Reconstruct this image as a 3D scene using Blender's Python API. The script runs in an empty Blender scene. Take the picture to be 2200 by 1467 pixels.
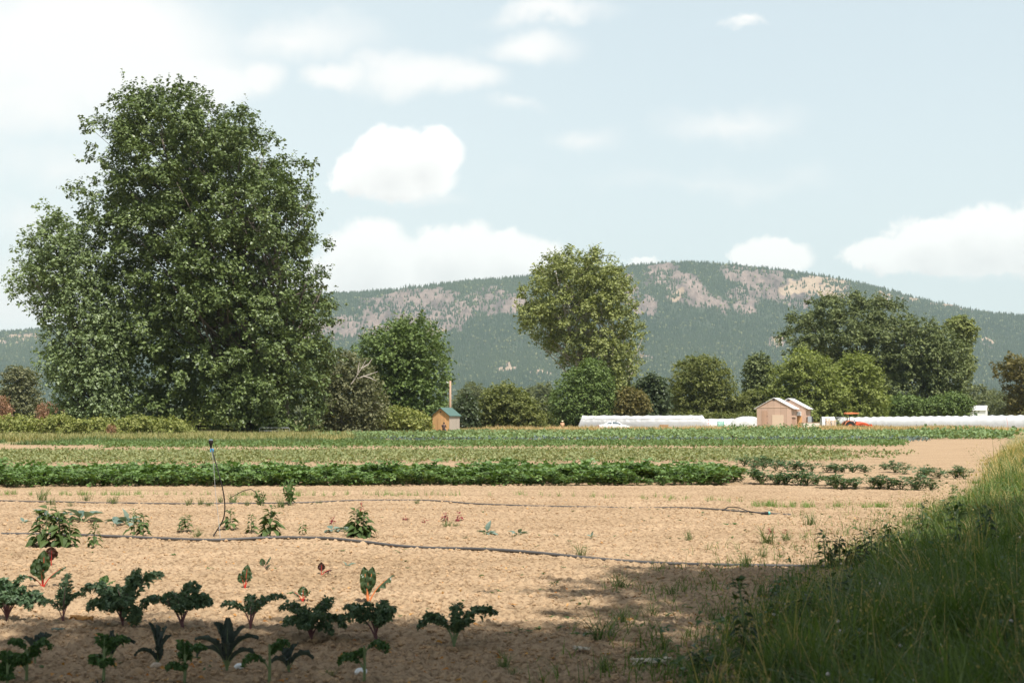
import bpy, bmesh, math, random
import numpy as np
from mathutils import Vector

SC = bpy.context.scene
COL = SC.collection
rng = np.random.default_rng(11)
random.seed(11)
PI = math.pi
rad = math.radians

# ------------------------------------------------------------------ camera
F = 2200 * 50 / 36.0          # focal length in photo pixels (50 mm lens, 36 mm sensor)
EYE = 1.9
HOR = 897.0
PITCH = math.atan((HOR - 733.5) / F)
cam_d = bpy.data.cameras.new("camera")
cam_d.lens = 50
cam_d.sensor_width = 36
cam_d.clip_start = 0.1
cam_d.clip_end = 30000
cam_d.dof.use_dof = True
cam_d.dof.focus_distance = 42
cam_d.dof.aperture_fstop = 4.0
cam = bpy.data.objects.new("camera", cam_d)
COL.objects.link(cam)
cam.location = (0, 0, EYE)
cam.rotation_euler = (PI / 2 + PITCH, 0, 0)
SC.camera = cam

# ------------------------------------------------------------------ light
SUN_EL = 60.0
SUN_AZ = 28.0                 # degrees to the right of straight behind the camera
sun_dir = Vector((math.sin(rad(SUN_AZ)) * math.cos(rad(SUN_EL)),
                  -math.cos(rad(SUN_AZ)) * math.cos(rad(SUN_EL)),
                  math.sin(rad(SUN_EL))))
sl = bpy.data.lights.new("sun", 'SUN')
sl.energy = 4.8
sl.angle = rad(0.55)
sl.color = (1.0, 0.965, 0.91)
so = bpy.data.objects.new("sun", sl)
COL.objects.link(so)
so.rotation_euler = (-sun_dir).to_track_quat('-Z', 'Y').to_euler()
so.location = (30, -60, 120)

SC.view_settings.view_transform = 'Standard'
SC.view_settings.look = 'None'
SC.view_settings.exposure = 0.5
SC.view_settings.gamma = 1.0
try:
    SC.cycles.use_denoising = True
    SC.cycles.denoiser = 'OPENIMAGEDENOISE'
    SC.cycles.max_bounces = 6
    SC.cycles.diffuse_bounces = 3
    SC.cycles.transmission_bounces = 6
    SC.cycles.transparent_max_bounces = 8
    SC.cycles.volume_bounces = 0
    SC.cycles.sample_clamp_indirect = 6
except Exception:
    pass


def px_u(px):
    return (px - 1100) / F


def px_v(py):
    return (HOR - py) / F


def at(px, py, Y):
    """world point on the line of sight of photo pixel (px,py) at distance Y"""
    a = (px - 1100) / F
    b = -(py - 733.5) / F
    dy = math.cos(PITCH) - b * math.sin(PITCH)
    dz = math.sin(PITCH) + b * math.cos(PITCH)
    s = Y / dy
    return np.array([a * s, Y, EYE + dz * s])


def gp(px, py):
    """world point on the flat field at photo pixel (px,py)"""
    a = (px - 1100) / F
    b = -(py - 733.5) / F
    dy = math.cos(PITCH) - b * math.sin(PITCH)
    dz = math.sin(PITCH) + b * math.cos(PITCH)
    s = -EYE / dz
    return np.array([a * s, dy * s, 0.0])


# ------------------------------------------------------------------ world: Nishita sky + clouds by direction
W = bpy.data.worlds.new("World")
SC.world = W
W.use_nodes = True


def build_world():
    nt = W.node_tree
    nt.nodes.clear()
    N = nt.nodes.new
    L = nt.links.new
    out = N('ShaderNodeOutputWorld')
    bg = N('ShaderNodeBackground')
    bg.inputs['Strength'].default_value = 0.1
    sky = N('ShaderNodeTexSky')
    sky.sky_type = 'NISHITA'
    sky.sun_disc = False
    sky.sun_elevation = rad(SUN_EL)
    sky.sun_rotation = rad(180 - SUN_AZ)
    sky.altitude = 50
    sky.air_density = 1.0
    sky.dust_density = 2.0
    sky.ozone_density = 1.0

    # density group: input a point on the tangent plane (u,v), output signed cloud density
    # blobs are given by their place in the sky: (px, py, rx, ry, weight)
    CUM = [(850, 345, 125, 82, 1), (930, 330, 70, 65, 1), (775, 375, 80, 55, 1), (860, 385, 130, 50, 1),
           (800, 560, 130, 88, 1), (980, 545, 120, 80, 1), (1110, 560, 130, 70, 1), (900, 600, 280, 70, 1),
           (700, 600, 90, 60, 1), (640, 640, 200, 60, .9),
           (2140, 510, 130, 80, 1), (2010, 530, 130, 66, 1), (1900, 548, 95, 46, 1), (2250, 515, 150, 95, 1),
           (2080, 560, 260, 36, .9),
           (1665, 550, 95, 46, .95), (1610, 556, 50, 34, .9), (1365, 566, 60, 14, .8)]
    SOFT = [(540, 145, 85, 66, 1.1), (440, 160, 170, 80, 1.2), (150, 90, 460, 190, 1.3), (330, 130, 300, 95, 1), (60, 200, 260, 120, .9), (620, 60, 260, 75, .62),
            (900, 140, 190, 70, .95), (1000, 160, 110, 62, 1), (730, 150, 95, 38, .95), (1130, 80, 150, 52, .85),
            (1250, 290, 110, 45, .5), (1600, 250, 190, 55, .52), (1620, 44, 42, 13, .75), (1180, 10, 190, 30, .7),
            (60, 620, 220, 140, .85), (120, 350, 260, 90, .5), (60, 480, 200, 90, .6), (2140, 575, 260, 40, .75),
            (700, 630, 320, 60, .8), (880, 420, 150, 30, .6), (1500, 380, 420, 40, .3), (1100, 225, 90, 22, .45)]

    def density_group(name, blobs, n_scale, n_amp, detail, warp):
        g = bpy.data.node_groups.new(name, 'ShaderNodeTree')
        g.interface.new_socket('P', in_out='INPUT', socket_type='NodeSocketVector')
        g.interface.new_socket('D', in_out='OUTPUT', socket_type='NodeSocketFloat')
        gi = g.nodes.new('NodeGroupInput')
        go = g.nodes.new('NodeGroupOutput')
        no = g.nodes.new('ShaderNodeTexNoise')
        no.inputs['Scale'].default_value = n_scale
        no.inputs['Detail'].default_value = detail
        no.inputs['Roughness'].default_value = 0.58
        g.links.new(gi.outputs['P'], no.inputs['Vector'])
        # domain warp gives puffy edges
        sub = g.nodes.new('ShaderNodeVectorMath'); sub.operation = 'SUBTRACT'
        sub.inputs[1].default_value = (0.5, 0.5, 0.5)
        g.links.new(no.outputs['Color'], sub.inputs[0])
        scl = g.nodes.new('ShaderNodeVectorMath'); scl.operation = 'SCALE'
        scl.inputs['Scale'].default_value = warp
        g.links.new(sub.outputs[0], scl.inputs[0])
        add = g.nodes.new('ShaderNodeVectorMath'); add.operation = 'ADD'
        g.links.new(gi.outputs['P'], add.inputs[0])
        g.links.new(scl.outputs[0], add.inputs[1])
        prev = None
        for (px, py, rx, ry, w) in blobs:
            s1 = g.nodes.new('ShaderNodeVectorMath'); s1.operation = 'SUBTRACT'
            s1.inputs[1].default_value = (px_u(px), px_v(py), 0)
            g.links.new(add.outputs[0], s1.inputs[0])
            s2 = g.nodes.new('ShaderNodeVectorMath'); s2.operation = 'MULTIPLY'
            s2.inputs[1].default_value = (F / rx, F / ry, 0)
            g.links.new(s1.outputs[0], s2.inputs[0])
            ln = g.nodes.new('ShaderNodeVectorMath'); ln.operation = 'LENGTH'
            g.links.new(s2.outputs[0], ln.inputs[0])
            d = g.nodes.new('ShaderNodeMath'); d.operation = 'MULTIPLY_ADD'
            d.inputs[1].default_value = -w
            d.inputs[2].default_value = w
            g.links.new(ln.outputs['Value'], d.inputs[0])
            if prev is None:
                prev = d
            else:
                m = g.nodes.new('ShaderNodeMath'); m.operation = 'SMOOTH_MAX'
                m.inputs[2].default_value = 0.12
                g.links.new(prev.outputs[0], m.inputs[0])
                g.links.new(d.outputs[0], m.inputs[1])
                prev = m
        n2 = g.nodes.new('ShaderNodeMath'); n2.operation = 'MULTIPLY_ADD'
        n2.inputs[1].default_value = n_amp
        n2.inputs[2].default_value = -0.5 * n_amp
        g.links.new(no.outputs['Fac'], n2.inputs[0])
        fin = g.nodes.new('ShaderNodeMath'); fin.operation = 'ADD'
        g.links.new(prev.outputs[0], fin.inputs[0])
        g.links.new(n2.outputs[0], fin.inputs[1])
        g.links.new(fin.outputs[0], go.inputs['D'])
        return g

    g1 = density_group('cumulus_density', CUM, 36.0, 0.62, 8, 0.026)
    g2 = density_group('soft_density', SOFT, 11.0, 0.95, 8, 0.06)

    tc = N('ShaderNodeTexCoord')
    sep = N('ShaderNodeSeparateXYZ')
    L(tc.outputs['Generated'], sep.inputs[0])
    ymax = N('ShaderNodeMath'); ymax.operation = 'MAXIMUM'; ymax.inputs[1].default_value = 0.15
    L(sep.outputs['Y'], ymax.inputs[0])
    du = N('ShaderNodeMath'); du.operation = 'DIVIDE'
    L(sep.outputs['X'], du.inputs[0]); L(ymax.outputs[0], du.inputs[1])
    dv = N('ShaderNodeMath'); dv.operation = 'DIVIDE'
    L(sep.outputs['Z'], dv.inputs[0]); L(ymax.outputs[0], dv.inputs[1])
    P = N('ShaderNodeCombineXYZ')
    L(du.outputs[0], P.inputs[0]); L(dv.outputs[0], P.inputs[1])
    up = N('ShaderNodeVectorMath'); up.operation = 'ADD'
    up.inputs[1].default_value = (0.006, 0.017, 0)
    L(P.outputs[0], up.inputs[0])

    def call(g, vec):
        n = N('ShaderNodeGroup'); n.node_tree = g
        L(vec, n.inputs[0])
        return n.outputs[0]

    dc = call(g1, P.outputs[0]); dcu = call(g1, up.outputs[0])
    ds = call(g2, P.outputs[0])

    def ramp(sock, a, b, smooth=True):
        m = N('ShaderNodeMapRange')
        m.interpolation_type = 'SMOOTHSTEP' if smooth else 'LINEAR'
        m.inputs['From Min'].default_value = a
        m.inputs['From Max'].default_value = b
        L(sock, m.inputs['Value'])
        return m.outputs['Result']

    mc = ramp(dc, -0.05, 0.26)
    ms = ramp(ds, -0.05, 0.75)
    shade = ramp(dcu, 0.15, 1.0, False)
    # thin veil of high haze over the whole sky, whiter to the left and to the horizon
    base_white = N('ShaderNodeMix'); base_white.data_type = 'RGBA'
    base_white.inputs['Factor'].default_value = 0.68
    base_white.inputs['B'].default_value = (6.5, 7.3, 7.4, 1)
    L(sky.outputs['Color'], base_white.inputs['A'])
    fade = N('ShaderNodeMapRange'); fade.inputs['From Min'].default_value = 0.30; fade.inputs['From Max'].default_value = 0.62
    fade.inputs['To Min'].default_value = 0.68; fade.inputs['To Max'].default_value = 0.10
    L(sep.outputs['Z'], fade.inputs['Value'])
    L(fade.outputs['Result'], base_white.inputs['Factor'])
    hz = N('ShaderNodeMath'); hz.operation = 'MULTIPLY'
    L(ramp(dv.outputs[0], 0.33, 0.0), hz.inputs[0]); hz.inputs[1].default_value = 0.45
    hz2 = N('ShaderNodeMath'); hz2.operation = 'MULTIPLY_ADD'
    L(ramp(du.outputs[0], 0.15, -0.4), hz2.inputs[0]); hz2.inputs[1].default_value = 0.3
    L(hz.outputs[0], hz2.inputs[2])
    m0 = N('ShaderNodeMix'); m0.data_type = 'RGBA'
    L(hz2.outputs[0], m0.inputs['Factor'])
    L(base_white.outputs['Result'], m0.inputs['A'])
    m0.inputs['B'].default_value = (7.6, 8.0, 7.8, 1)
    # soft cloud
    m1 = N('ShaderNodeMix'); m1.data_type = 'RGBA'
    ms9 = N('ShaderNodeMath'); ms9.operation = 'MULTIPLY'; ms9.inputs[1].default_value = 0.88
    L(ms, ms9.inputs[0])
    L(ms9.outputs[0], m1.inputs['Factor'])
    L(m0.outputs['Result'], m1.inputs['A'])
    m1.inputs['B'].default_value = (8.2, 8.0, 7.8, 1)
    # cumulus, sunlit tops and grey bases
    cc = N('ShaderNodeMix'); cc.data_type = 'RGBA'
    L(shade, cc.inputs['Factor'])
    cc.inputs['A'].default_value = (9.0, 8.75, 8.45, 1)
    cc.inputs['B'].default_value = (7.3, 7.15, 7.0, 1)
    m2 = N('ShaderNodeMix'); m2.data_type = 'RGBA'
    L(mc, m2.inputs['Factor'])
    L(m1.outputs['Result'], m2.inputs['A'])
    L(cc.outputs['Result'], m2.inputs['B'])
    L(m2.outputs['Result'], bg.inputs['Color'])
    L(bg.outputs[0], out.inputs[0])


build_world()

# ------------------------------------------------------------------ noise
def _hash(ix, iy, seed):
    n = (ix.astype(np.int64) * 374761393 + iy.astype(np.int64) * 668265263 + seed * 974711) & 0xffffffff
    n = ((n ^ (n >> 13)) * 1274126177) & 0xffffffff
    n = ((n ^ (n >> 16)) * 2246822519) & 0xffffffff
    return ((n ^ (n >> 15)) & 0xffffff) / float(0xffffff)


def vnoise(x, y, seed=0):
    x = np.asarray(x, float); y = np.asarray(y, float)
    ix = np.floor(x); iy = np.floor(y)
    fx = x - ix; fy = y - iy
    fx = fx * fx * (3 - 2 * fx); fy = fy * fy * (3 - 2 * fy)
    a = _hash(ix, iy, seed); b = _hash(ix + 1, iy, seed)
    c = _hash(ix, iy + 1, seed); d = _hash(ix + 1, iy + 1, seed)
    return (a + (b - a) * fx) * (1 - fy) + (c + (d - c) * fx) * fy


def fbm(x, y, seed=0, octv=4):
    s = 0; a = 0.5; t = 0
    for k in range(octv):
        s = s + a * vnoise(x, y, seed + 17 * k)
        t += a
        x = x * 2.03 + 3.1; y = y * 2.03 + 1.7; a *= 0.5
    return s / t


# ------------------------------------------------------------------ object helpers
def tag(o, label=None, cat=None, group=None, kind=None):
    if label: o['label'] = label
    if cat: o['category'] = cat
    if group: o['group'] = group
    if kind: o['kind'] = kind
    return o


def empty(name, loc=(0, 0, 0), rz=0.0):
    o = bpy.data.objects.new(name, None)
    o.empty_display_size = 0.3
    o.location = loc
    o.rotation_euler = (0, 0, rz)
    COL.objects.link(o)
    return o


def thing(name, label, cat, loc=(0, 0, 0), rz=0.0, group=None):
    return tag(empty(name, loc, rz), label, cat, group)


def unit(v):
    v = np.asarray(v, float)
    return v / np.maximum(np.linalg.norm(v, axis=-1, keepdims=True), 1e-9)


class G:
    """collects geometry, then links it as ONE mesh object"""
    def __init__(s):
        s.V = []; s.F = []; s.M = []; s.n = 0; s.attr = []

    def add(s, V, Fc, m=0, tint=None):
        V = np.asarray(V, float).reshape(-1, 3)
        if isinstance(Fc, np.ndarray):
            s.F.append(Fc.astype(np.int64) + s.n); s.M.append(np.full(len(Fc), m))
        else:
            for f in Fc:
                s.F.append(np.asarray([f], np.int64) + s.n); s.M.append(np.array([m]))
        s.V.append(V); s.n += len(V)
        s.attr.append(np.full(len(V), 0.5) if tint is None else np.broadcast_to(np.asarray(tint, float), (len(V),)))
        return s

    def build(s, name, mats, parent=None, smooth=False, origin=None, tint=False):
        V = np.concatenate(s.V)
        if origin is not None:
            V = V - np.asarray(origin, float)
        me = bpy.data.meshes.new(name)
        me.vertices.add(len(V))
        me.vertices.foreach_set('co', V.astype(np.float32).ravel())
        tot = np.concatenate([np.full(len(f), f.shape[1]) for f in s.F])
        loops = np.concatenate([f.ravel() for f in s.F])
        me.loops.add(len(loops))
        me.loops.foreach_set('vertex_index', loops.astype(np.int32))
        me.polygons.add(len(tot))
        st = np.concatenate([[0], np.cumsum(tot)[:-1]])
        me.polygons.foreach_set('loop_start', st.astype(np.int32))
        if not isinstance(mats, (list, tuple)):
            mats = [mats]
        for mt in mats:
            me.materials.append(mt)
        if len(mats) > 1:
            me.polygons.foreach_set('material_index', np.concatenate(s.M).astype(np.int32))
        me.polygons.foreach_set('use_smooth', np.full(len(tot), bool(smooth)))
        if tint:
            a = me.attributes.new('tint', 'FLOAT', 'POINT')
            a.data.foreach_set('value', np.concatenate(s.attr).astype(np.float32))
        me.update(calc_edges=True)
        me.validate()
        o = bpy.data.objects.new(name, me)
        COL.objects.link(o)
        if parent is not None:
            o.parent = parent
        return o

    # ---- solids
    def box(s, c, sz, m=0, rz=0.0, taper=1.0):
        x, y, z = np.array(sz) / 2.0
        V = np.array([[-x, -y, -z], [x, -y, -z], [x, y, -z], [-x, y, -z],
                      [-x * taper, -y * taper, z], [x * taper, -y * taper, z], [x * taper, y * taper, z], [-x * taper, y * taper, z]])
        if rz:
            cz, sz_ = math.cos(rz), math.sin(rz)
            V = V @ np.array([[cz, sz_, 0], [-sz_, cz, 0], [0, 0, 1]])
        Fq = np.array([[0, 3, 2, 1], [4, 5, 6, 7], [0, 1, 5, 4], [1, 2, 6, 5], [2, 3, 7, 6], [3, 0, 4, 7]])
        return s.add(V + np.array(c), Fq, m)

    def tube(s, path, radii, sides=6, m=0, cap=True):
        path = np.asarray(path, float); k = len(path)
        radii = np.broadcast_to(np.asarray(radii, float), (k,))
        T = unit(np.gradient(path, axis=0))
        ref = np.array([0.31, 0.17, 0.93]) if abs(T[0][2]) < 0.8 else np.array([0.95, 0.2, 0.1])
        A = unit(np.cross(T, ref)); B = np.cross(T, A)
        th = np.linspace(0, 2 * PI, sides, endpoint=False)
        V = path[:, None, :] + radii[:, None, None] * (np.cos(th)[None, :, None] * A[:, None, :] + np.sin(th)[None, :, None] * B[:, None, :])
        i = np.arange(k - 1)[:, None] * sides; j = np.arange(sides)[None, :]; j2 = (j + 1) % sides
        Fq = np.stack([i + j, i + j2, i + sides + j2, i + sides + j], -1).reshape(-1, 4)
        s.add(V.reshape(-1, 3), Fq, m)
        if cap:
            base = s.n - k * sides
            s.F.append(np.array([list(range(base, base + sides))[::-1]], np.int64)); s.M.append(np.array([m]))
            e = base + (k - 1) * sides
            s.F.append(np.array([list(range(e, e + sides))], np.int64)); s.M.append(np.array([m]))
        return s

    def lathe(s, c, prof, sides=14, m=0):
        prof = np.asarray(prof, float); k = len(prof)
        th = np.linspace(0, 2 * PI, sides, endpoint=False)
        V = np.stack([prof[:, None, 0] * np.cos(th), prof[:, None, 0] * np.sin(th), np.repeat(prof[:, 1:2], sides, 1)], -1) + np.array(c)
        i = np.arange(k - 1)[:, None] * sides; j = np.arange(sides)[None, :]; j2 = (j + 1) % sides
        Fq = np.stack([i + j, i + j2, i + sides + j2, i + sides + j], -1).reshape(-1, 4)
        s.add(V.reshape(-1, 3), Fq, m)
        base = s.n - k * sides
        s.F.append(np.array([list(range(base, base + sides))[::-1]], np.int64)); s.M.append(np.array([m]))
        e = base + (k - 1) * sides
        s.F.append(np.array([list(range(e, e + sides))], np.int64)); s.M.append(np.array([m]))
        return s

    def wheel(s, c, r, w, m=0, sides=20, inner=0.0):
        """a disc/tyre whose axle runs along y"""
        if inner:
            prof = [(inner, -w / 2), (r * .9, -w / 2), (r, -w / 3), (r, w / 3), (r * .9, w / 2), (inner, w / 2), (inner, -w / 2)]
        else:
            prof = [(0.001, -w / 2), (r * .85, -w / 2), (r, -w / 3), (r, w / 3), (r * .85, w / 2), (0.001, w / 2)]
        prof = np.array(prof); k = len(prof)
        th = np.linspace(0, 2 * PI, sides, endpoint=False)
        V = np.stack([prof[:, None, 0] * np.cos(th), np.repeat(prof[:, 1:2], sides, 1), prof[:, None, 0] * np.sin(th)], -1) + np.array(c)
        i = np.arange(k - 1)[:, None] * sides; j = np.arange(sides)[None, :]; j2 = (j + 1) % sides
        Fq = np.stack([i + j, i + j2, i + sides + j2, i + sides + j], -1).reshape(-1, 4)
        return s.add(V.reshape(-1, 3), Fq, m)

    def prism(s, prof, y0, y1, m=0):
        """polygon prof in (x,z) extruded along y"""
        p = np.asarray(prof, float); k = len(p)
        V = np.concatenate([np.stack([p[:, 0], np.full(k, y0), p[:, 1]], 1), np.stack([p[:, 0], np.full(k, y1), p[:, 1]], 1)])
        Fs = [list(range(k)), list(range(2 * k - 1, k - 1, -1))]
        for i in range(k):
            j = (i + 1) % k
            Fs.append([i, i + k, j + k, j])
        return s.add(V, Fs, m)

    # ---- leaves
    def rhomb(s, P, D, N, L, Wd, fold=0.15, m=0, tint=None):
        """n four-cornered leaves: base at P, along D, face normal N"""
        n = len(P)
        L = np.broadcast_to(L, (n,))[:, None]; Wd = np.broadcast_to(Wd, (n,))[:, None]
        D = unit(D - N * np.sum(D * N, 1, keepdims=True)); B = np.cross(N, D)
        mid = P + D * L * 0.45
        V = np.stack([P, mid + B * Wd / 2 + N * Wd * fold, P + D * L, mid - B * Wd / 2 + N * Wd * fold], 1).reshape(-1, 3)
        i = np.arange(n)[:, None] * 4
        tt = None if tint is None else np.repeat(tint, 4)
        # split along the midrib so the leaf is folded
        Ft = np.concatenate([i + np.array([[0, 2, 1]]), i + np.array([[0, 3, 2]])], 1).reshape(-1, 3)
        return s.add(V, Ft, m, tt)

    def ovate(s, P, D, N, L, Wd, droop=0.25, fold=0.18, m=0):
        """n pointed oval leaves of five segments, drooping towards the tip"""
        n = len(P)
        L = np.broadcast_to(L, (n,))[:, None]; Wd = np.broadcast_to(Wd, (n,))[:, None]
        D = unit(D - N * np.sum(D * N, 1, keepdims=True)); B = np.cross(N, D)
        ts = [0.0, 0.18, 0.42, 0.72, 1.0]; ws = [0.06, 0.72, 1.0, 0.62, 0.03]
        rows = []
        for t, w in zip(ts, ws):
            c = P + D * L * t - N * L * droop * t * t
            rows += [c + B * Wd / 2 * w + N * Wd * fold * w, c, c - B * Wd / 2 * w + N * Wd * fold * w]
        V = np.stack(rows, 1).reshape(-1, 3)
        i = np.arange(n)[:, None, None] * 15
        q = []
        for k in range(4):
            a = k * 3
            q += [[a, a + 1, a + 4, a + 3], [a + 1, a + 2, a + 5, a + 4]]
        Fq = (i + np.array(q)[None]).reshape(-1, 4)
        return s.add(V, Fq, m)

    def blades(s, P, h, w, lean, az, segs=3, m=0, tint=None, curl=1.6):
        """n grass blades, each a tapering bent strip"""
        n = len(P)
        h = np.broadcast_to(h, (n,)); w = np.broadcast_to(w, (n,)); lean = np.broadcast_to(lean, (n,))
        d = np.stack([np.cos(az), np.sin(az), np.zeros(n)], 1)
        sd = np.stack([-np.sin(az), np.cos(az), np.zeros(n)], 1)
        tw = rng.uniform(-1, 1, n)[:, None]
        sd = unit(sd + d * tw)
        rows = []
        for k in range(segs + 1):
            t = k / segs
            c = P + d * (h * lean * t ** curl)[:, None] + np.array([0, 0, 1.0]) * (h * (t - 0.35 * lean * t * t))[:, None]
            ww = (w * (1 - t) ** 0.7 + 0.0006)[:, None] / 2
            rows += [c - sd * ww, c + sd * ww]
        V = np.stack(rows, 1).reshape(-1, 3)
        i = np.arange(n)[:, None, None] * (2 * (segs + 1))
        q = np.array([[2 * k, 2 * k + 1, 2 * k + 3, 2 * k + 2] for k in range(segs)])[None]
        tt = None if tint is None else np.repeat(tint, 2 * (segs + 1))
        return s.add(V, (i + q).reshape(-1, 4), m, tt)


# ------------------------------------------------------------------ materials
def new_mat(name):
    m = bpy.data.materials.new(name)
    m.use_nodes = True
    nt = m.node_tree
    nt.nodes.clear()
    o = nt.nodes.new('ShaderNodeOutputMaterial')
    return m, nt, o


def plain(name, col, rough=0.6, metal=0.0, noise=0.0, nscale=6.0, spec=0.4, bump=0.0, stretch=(1, 1, 1)):
    m, nt, o = new_mat(name)
    p = nt.nodes.new('ShaderNodeBsdfPrincipled')
    p.inputs['Base Color'].default_value = (*col, 1)
    p.inputs['Roughness'].default_value = rough
    p.inputs['Metallic'].default_value = metal
    p.inputs['Specular IOR Level'].default_value = spec
    nt.links.new(p.outputs[0], o.inputs['Surface'])
    if noise or bump:
        tc = nt.nodes.new('ShaderNodeTexCoord')
        mp = nt.nodes.new('ShaderNodeMapping'); mp.inputs['Scale'].default_value = stretch
        nt.links.new(tc.outputs['Object'], mp.inputs[0])
        n = nt.nodes.new('ShaderNodeTexNoise')
        n.inputs['Scale'].default_value = nscale
        n.inputs['Detail'].default_value = 6
        nt.links.new(mp.outputs[0], n.inputs['Vector'])
        mx = nt.nodes.new('ShaderNodeMix'); mx.data_type = 'RGBA'
        mx.inputs['A'].default_value = (*[c * (1 - noise) for c in col], 1)
        mx.inputs['B'].default_value = (*[min(1, c * (1 + noise)) for c in col], 1)
        nt.links.new(n.outputs['Fac'], mx.inputs['Factor'])
        nt.links.new(mx.outputs['Result'], p.inputs['Base Color'])
        if bump:
            b = nt.nodes.new('ShaderNodeBump'); b.inputs['Strength'].default_value = bump
            b.inputs['Distance'].default_value = 0.02
            nt.links.new(n.outputs['Fac'], b.inputs['Height'])
            nt.links.new(b.outputs[0], p.inputs['Normal'])
    return m


def leaf_mat(name, c1, c2, transl=0.3, rough=0.55, by='island', spec=0.25, c3=None):
    """foliage: colour differs from leaf to leaf, light passes through"""
    m, nt, o = new_mat(name)
    p = nt.nodes.new('ShaderNodeBsdfPrincipled')
    p.inputs['Roughness'].default_value = rough
    p.inputs['Specular IOR Level'].default_value = spec
    if by == 'island':
        g = nt.nodes.new('ShaderNodeNewGeometry'); fac = g.outputs['Random Per Island']
    else:
        a = nt.nodes.new('ShaderNodeAttribute'); a.attribute_name = 'tint'; fac = a.outputs['Fac']
    cr = nt.nodes.new('ShaderNodeValToRGB')
    cr.color_ramp.elements[0].color = (*c1, 1)
    cr.color_ramp.elements[1].color = (*c2, 1)
    if c3 is not None:
        cr.color_ramp.elements[1].position = 0.9
        e = cr.color_ramp.elements.new(1.0); e.color = (*c3, 1)
    nt.links.new(fac, cr.inputs[0])
    nt.links.new(cr.outputs[0], p.inputs['Base Color'])
    t = nt.nodes.new('ShaderNodeBsdfTranslucent')
    tm = nt.nodes.new('ShaderNodeMix'); tm.data_type = 'RGBA'; tm.blend_type = 'MULTIPLY'
    tm.inputs['Factor'].default_value = 1.0
    tm.inputs['B'].default_value = (1.25, 1.35, 0.55, 1)
    nt.links.new(cr.outputs[0], tm.inputs['A'])
    nt.links.new(tm.outputs['Result'], t.inputs['Color'])
    mx = nt.nodes.new('ShaderNodeMixShader'); mx.inputs[0].default_value = transl
    nt.links.new(p.outputs[0], mx.inputs[1]); nt.links.new(t.outputs[0], mx.inputs[2])
    nt.links.new(mx.outputs[0], o.inputs['Surface'])
    return m


def planks(name, col, width=0.2, vary=0.25, rough=0.75, axis='X'):
    """boards with seams, knots and grain, in object space"""
    m, nt, o = new_mat(name)
    N = nt.nodes.new; L = nt.links.new
    p = N('ShaderNodeBsdfPrincipled'); p.inputs['Roughness'].default_value = rough
    p.inputs['Specular IOR Level'].default_value = 0.25
    tc = N('ShaderNodeTexCoord'); sp = N('ShaderNodeSeparateXYZ'); L(tc.outputs['Object'], sp.inputs[0])
    ad = N('ShaderNodeMath'); ad.operation = 'ADD'
    L(sp.outputs['X'], ad.inputs[0]); L(sp.outputs['Y'], ad.inputs[1])
    dv = N('ShaderNodeMath'); dv.operation = 'DIVIDE'; dv.inputs[1].default_value = width
    L(ad.outputs[0], dv.inputs[0])
    fl = N('ShaderNodeMath'); fl.operation = 'FLOOR'; L(dv.outputs[0], fl.inputs[0])
    wn = N('ShaderNodeTexWhiteNoise'); wn.noise_dimensions = '1D'; L(fl.outputs[0], wn.inputs['W'])
    fr = N('ShaderNodeMath'); fr.operation = 'FRACT'; L(dv.outputs[0], fr.inputs[0])
    seam = N('ShaderNodeMath'); seam.operation = 'LESS_THAN'; seam.inputs[1].default_value = 0.06
    L(fr.outputs[0], seam.inputs[0])
    mp = N('ShaderNodeMapping'); mp.inputs['Scale'].default_value = (9, 9, 0.8)
    L(tc.outputs['Object'], mp.inputs[0])
    gr = N('ShaderNodeTexNoise'); gr.inputs['Scale'].default_value = 3; gr.inputs['Detail'].default_value = 5
    L(mp.outputs[0], gr.inputs['Vector'])
    a2 = N('ShaderNodeMath'); a2.operation = 'ADD'; L(wn.outputs['Value'], a2.inputs[0]); L(gr.outputs['Fac'], a2.inputs[1])
    hf = N('ShaderNodeMath'); hf.operation = 'MULTIPLY'; hf.inputs[1].default_value = 0.5; L(a2.outputs[0], hf.inputs[0])
    mx = N('ShaderNodeMix'); mx.data_type = 'RGBA'
    mx.inputs['A'].default_value = (*[c * (1 - vary) for c in col], 1)
    mx.inputs['B'].default_value = (*[min(1, c * (1 + vary)) for c in col], 1)
    L(hf.outputs[0], mx.inputs['Factor'])
    m2 = N('ShaderNodeMix'); m2.data_type = 'RGBA'
    L(seam.outputs[0], m2.inputs['Factor']); L(mx.outputs['Result'], m2.inputs['A'])
    m2.inputs['B'].default_value = (*[c * 0.72 for c in col], 1)
    L(m2.outputs['Result'], p.inputs['Base Color'])
    L(p.outputs[0], o.inputs['Surface'])
    return m


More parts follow.
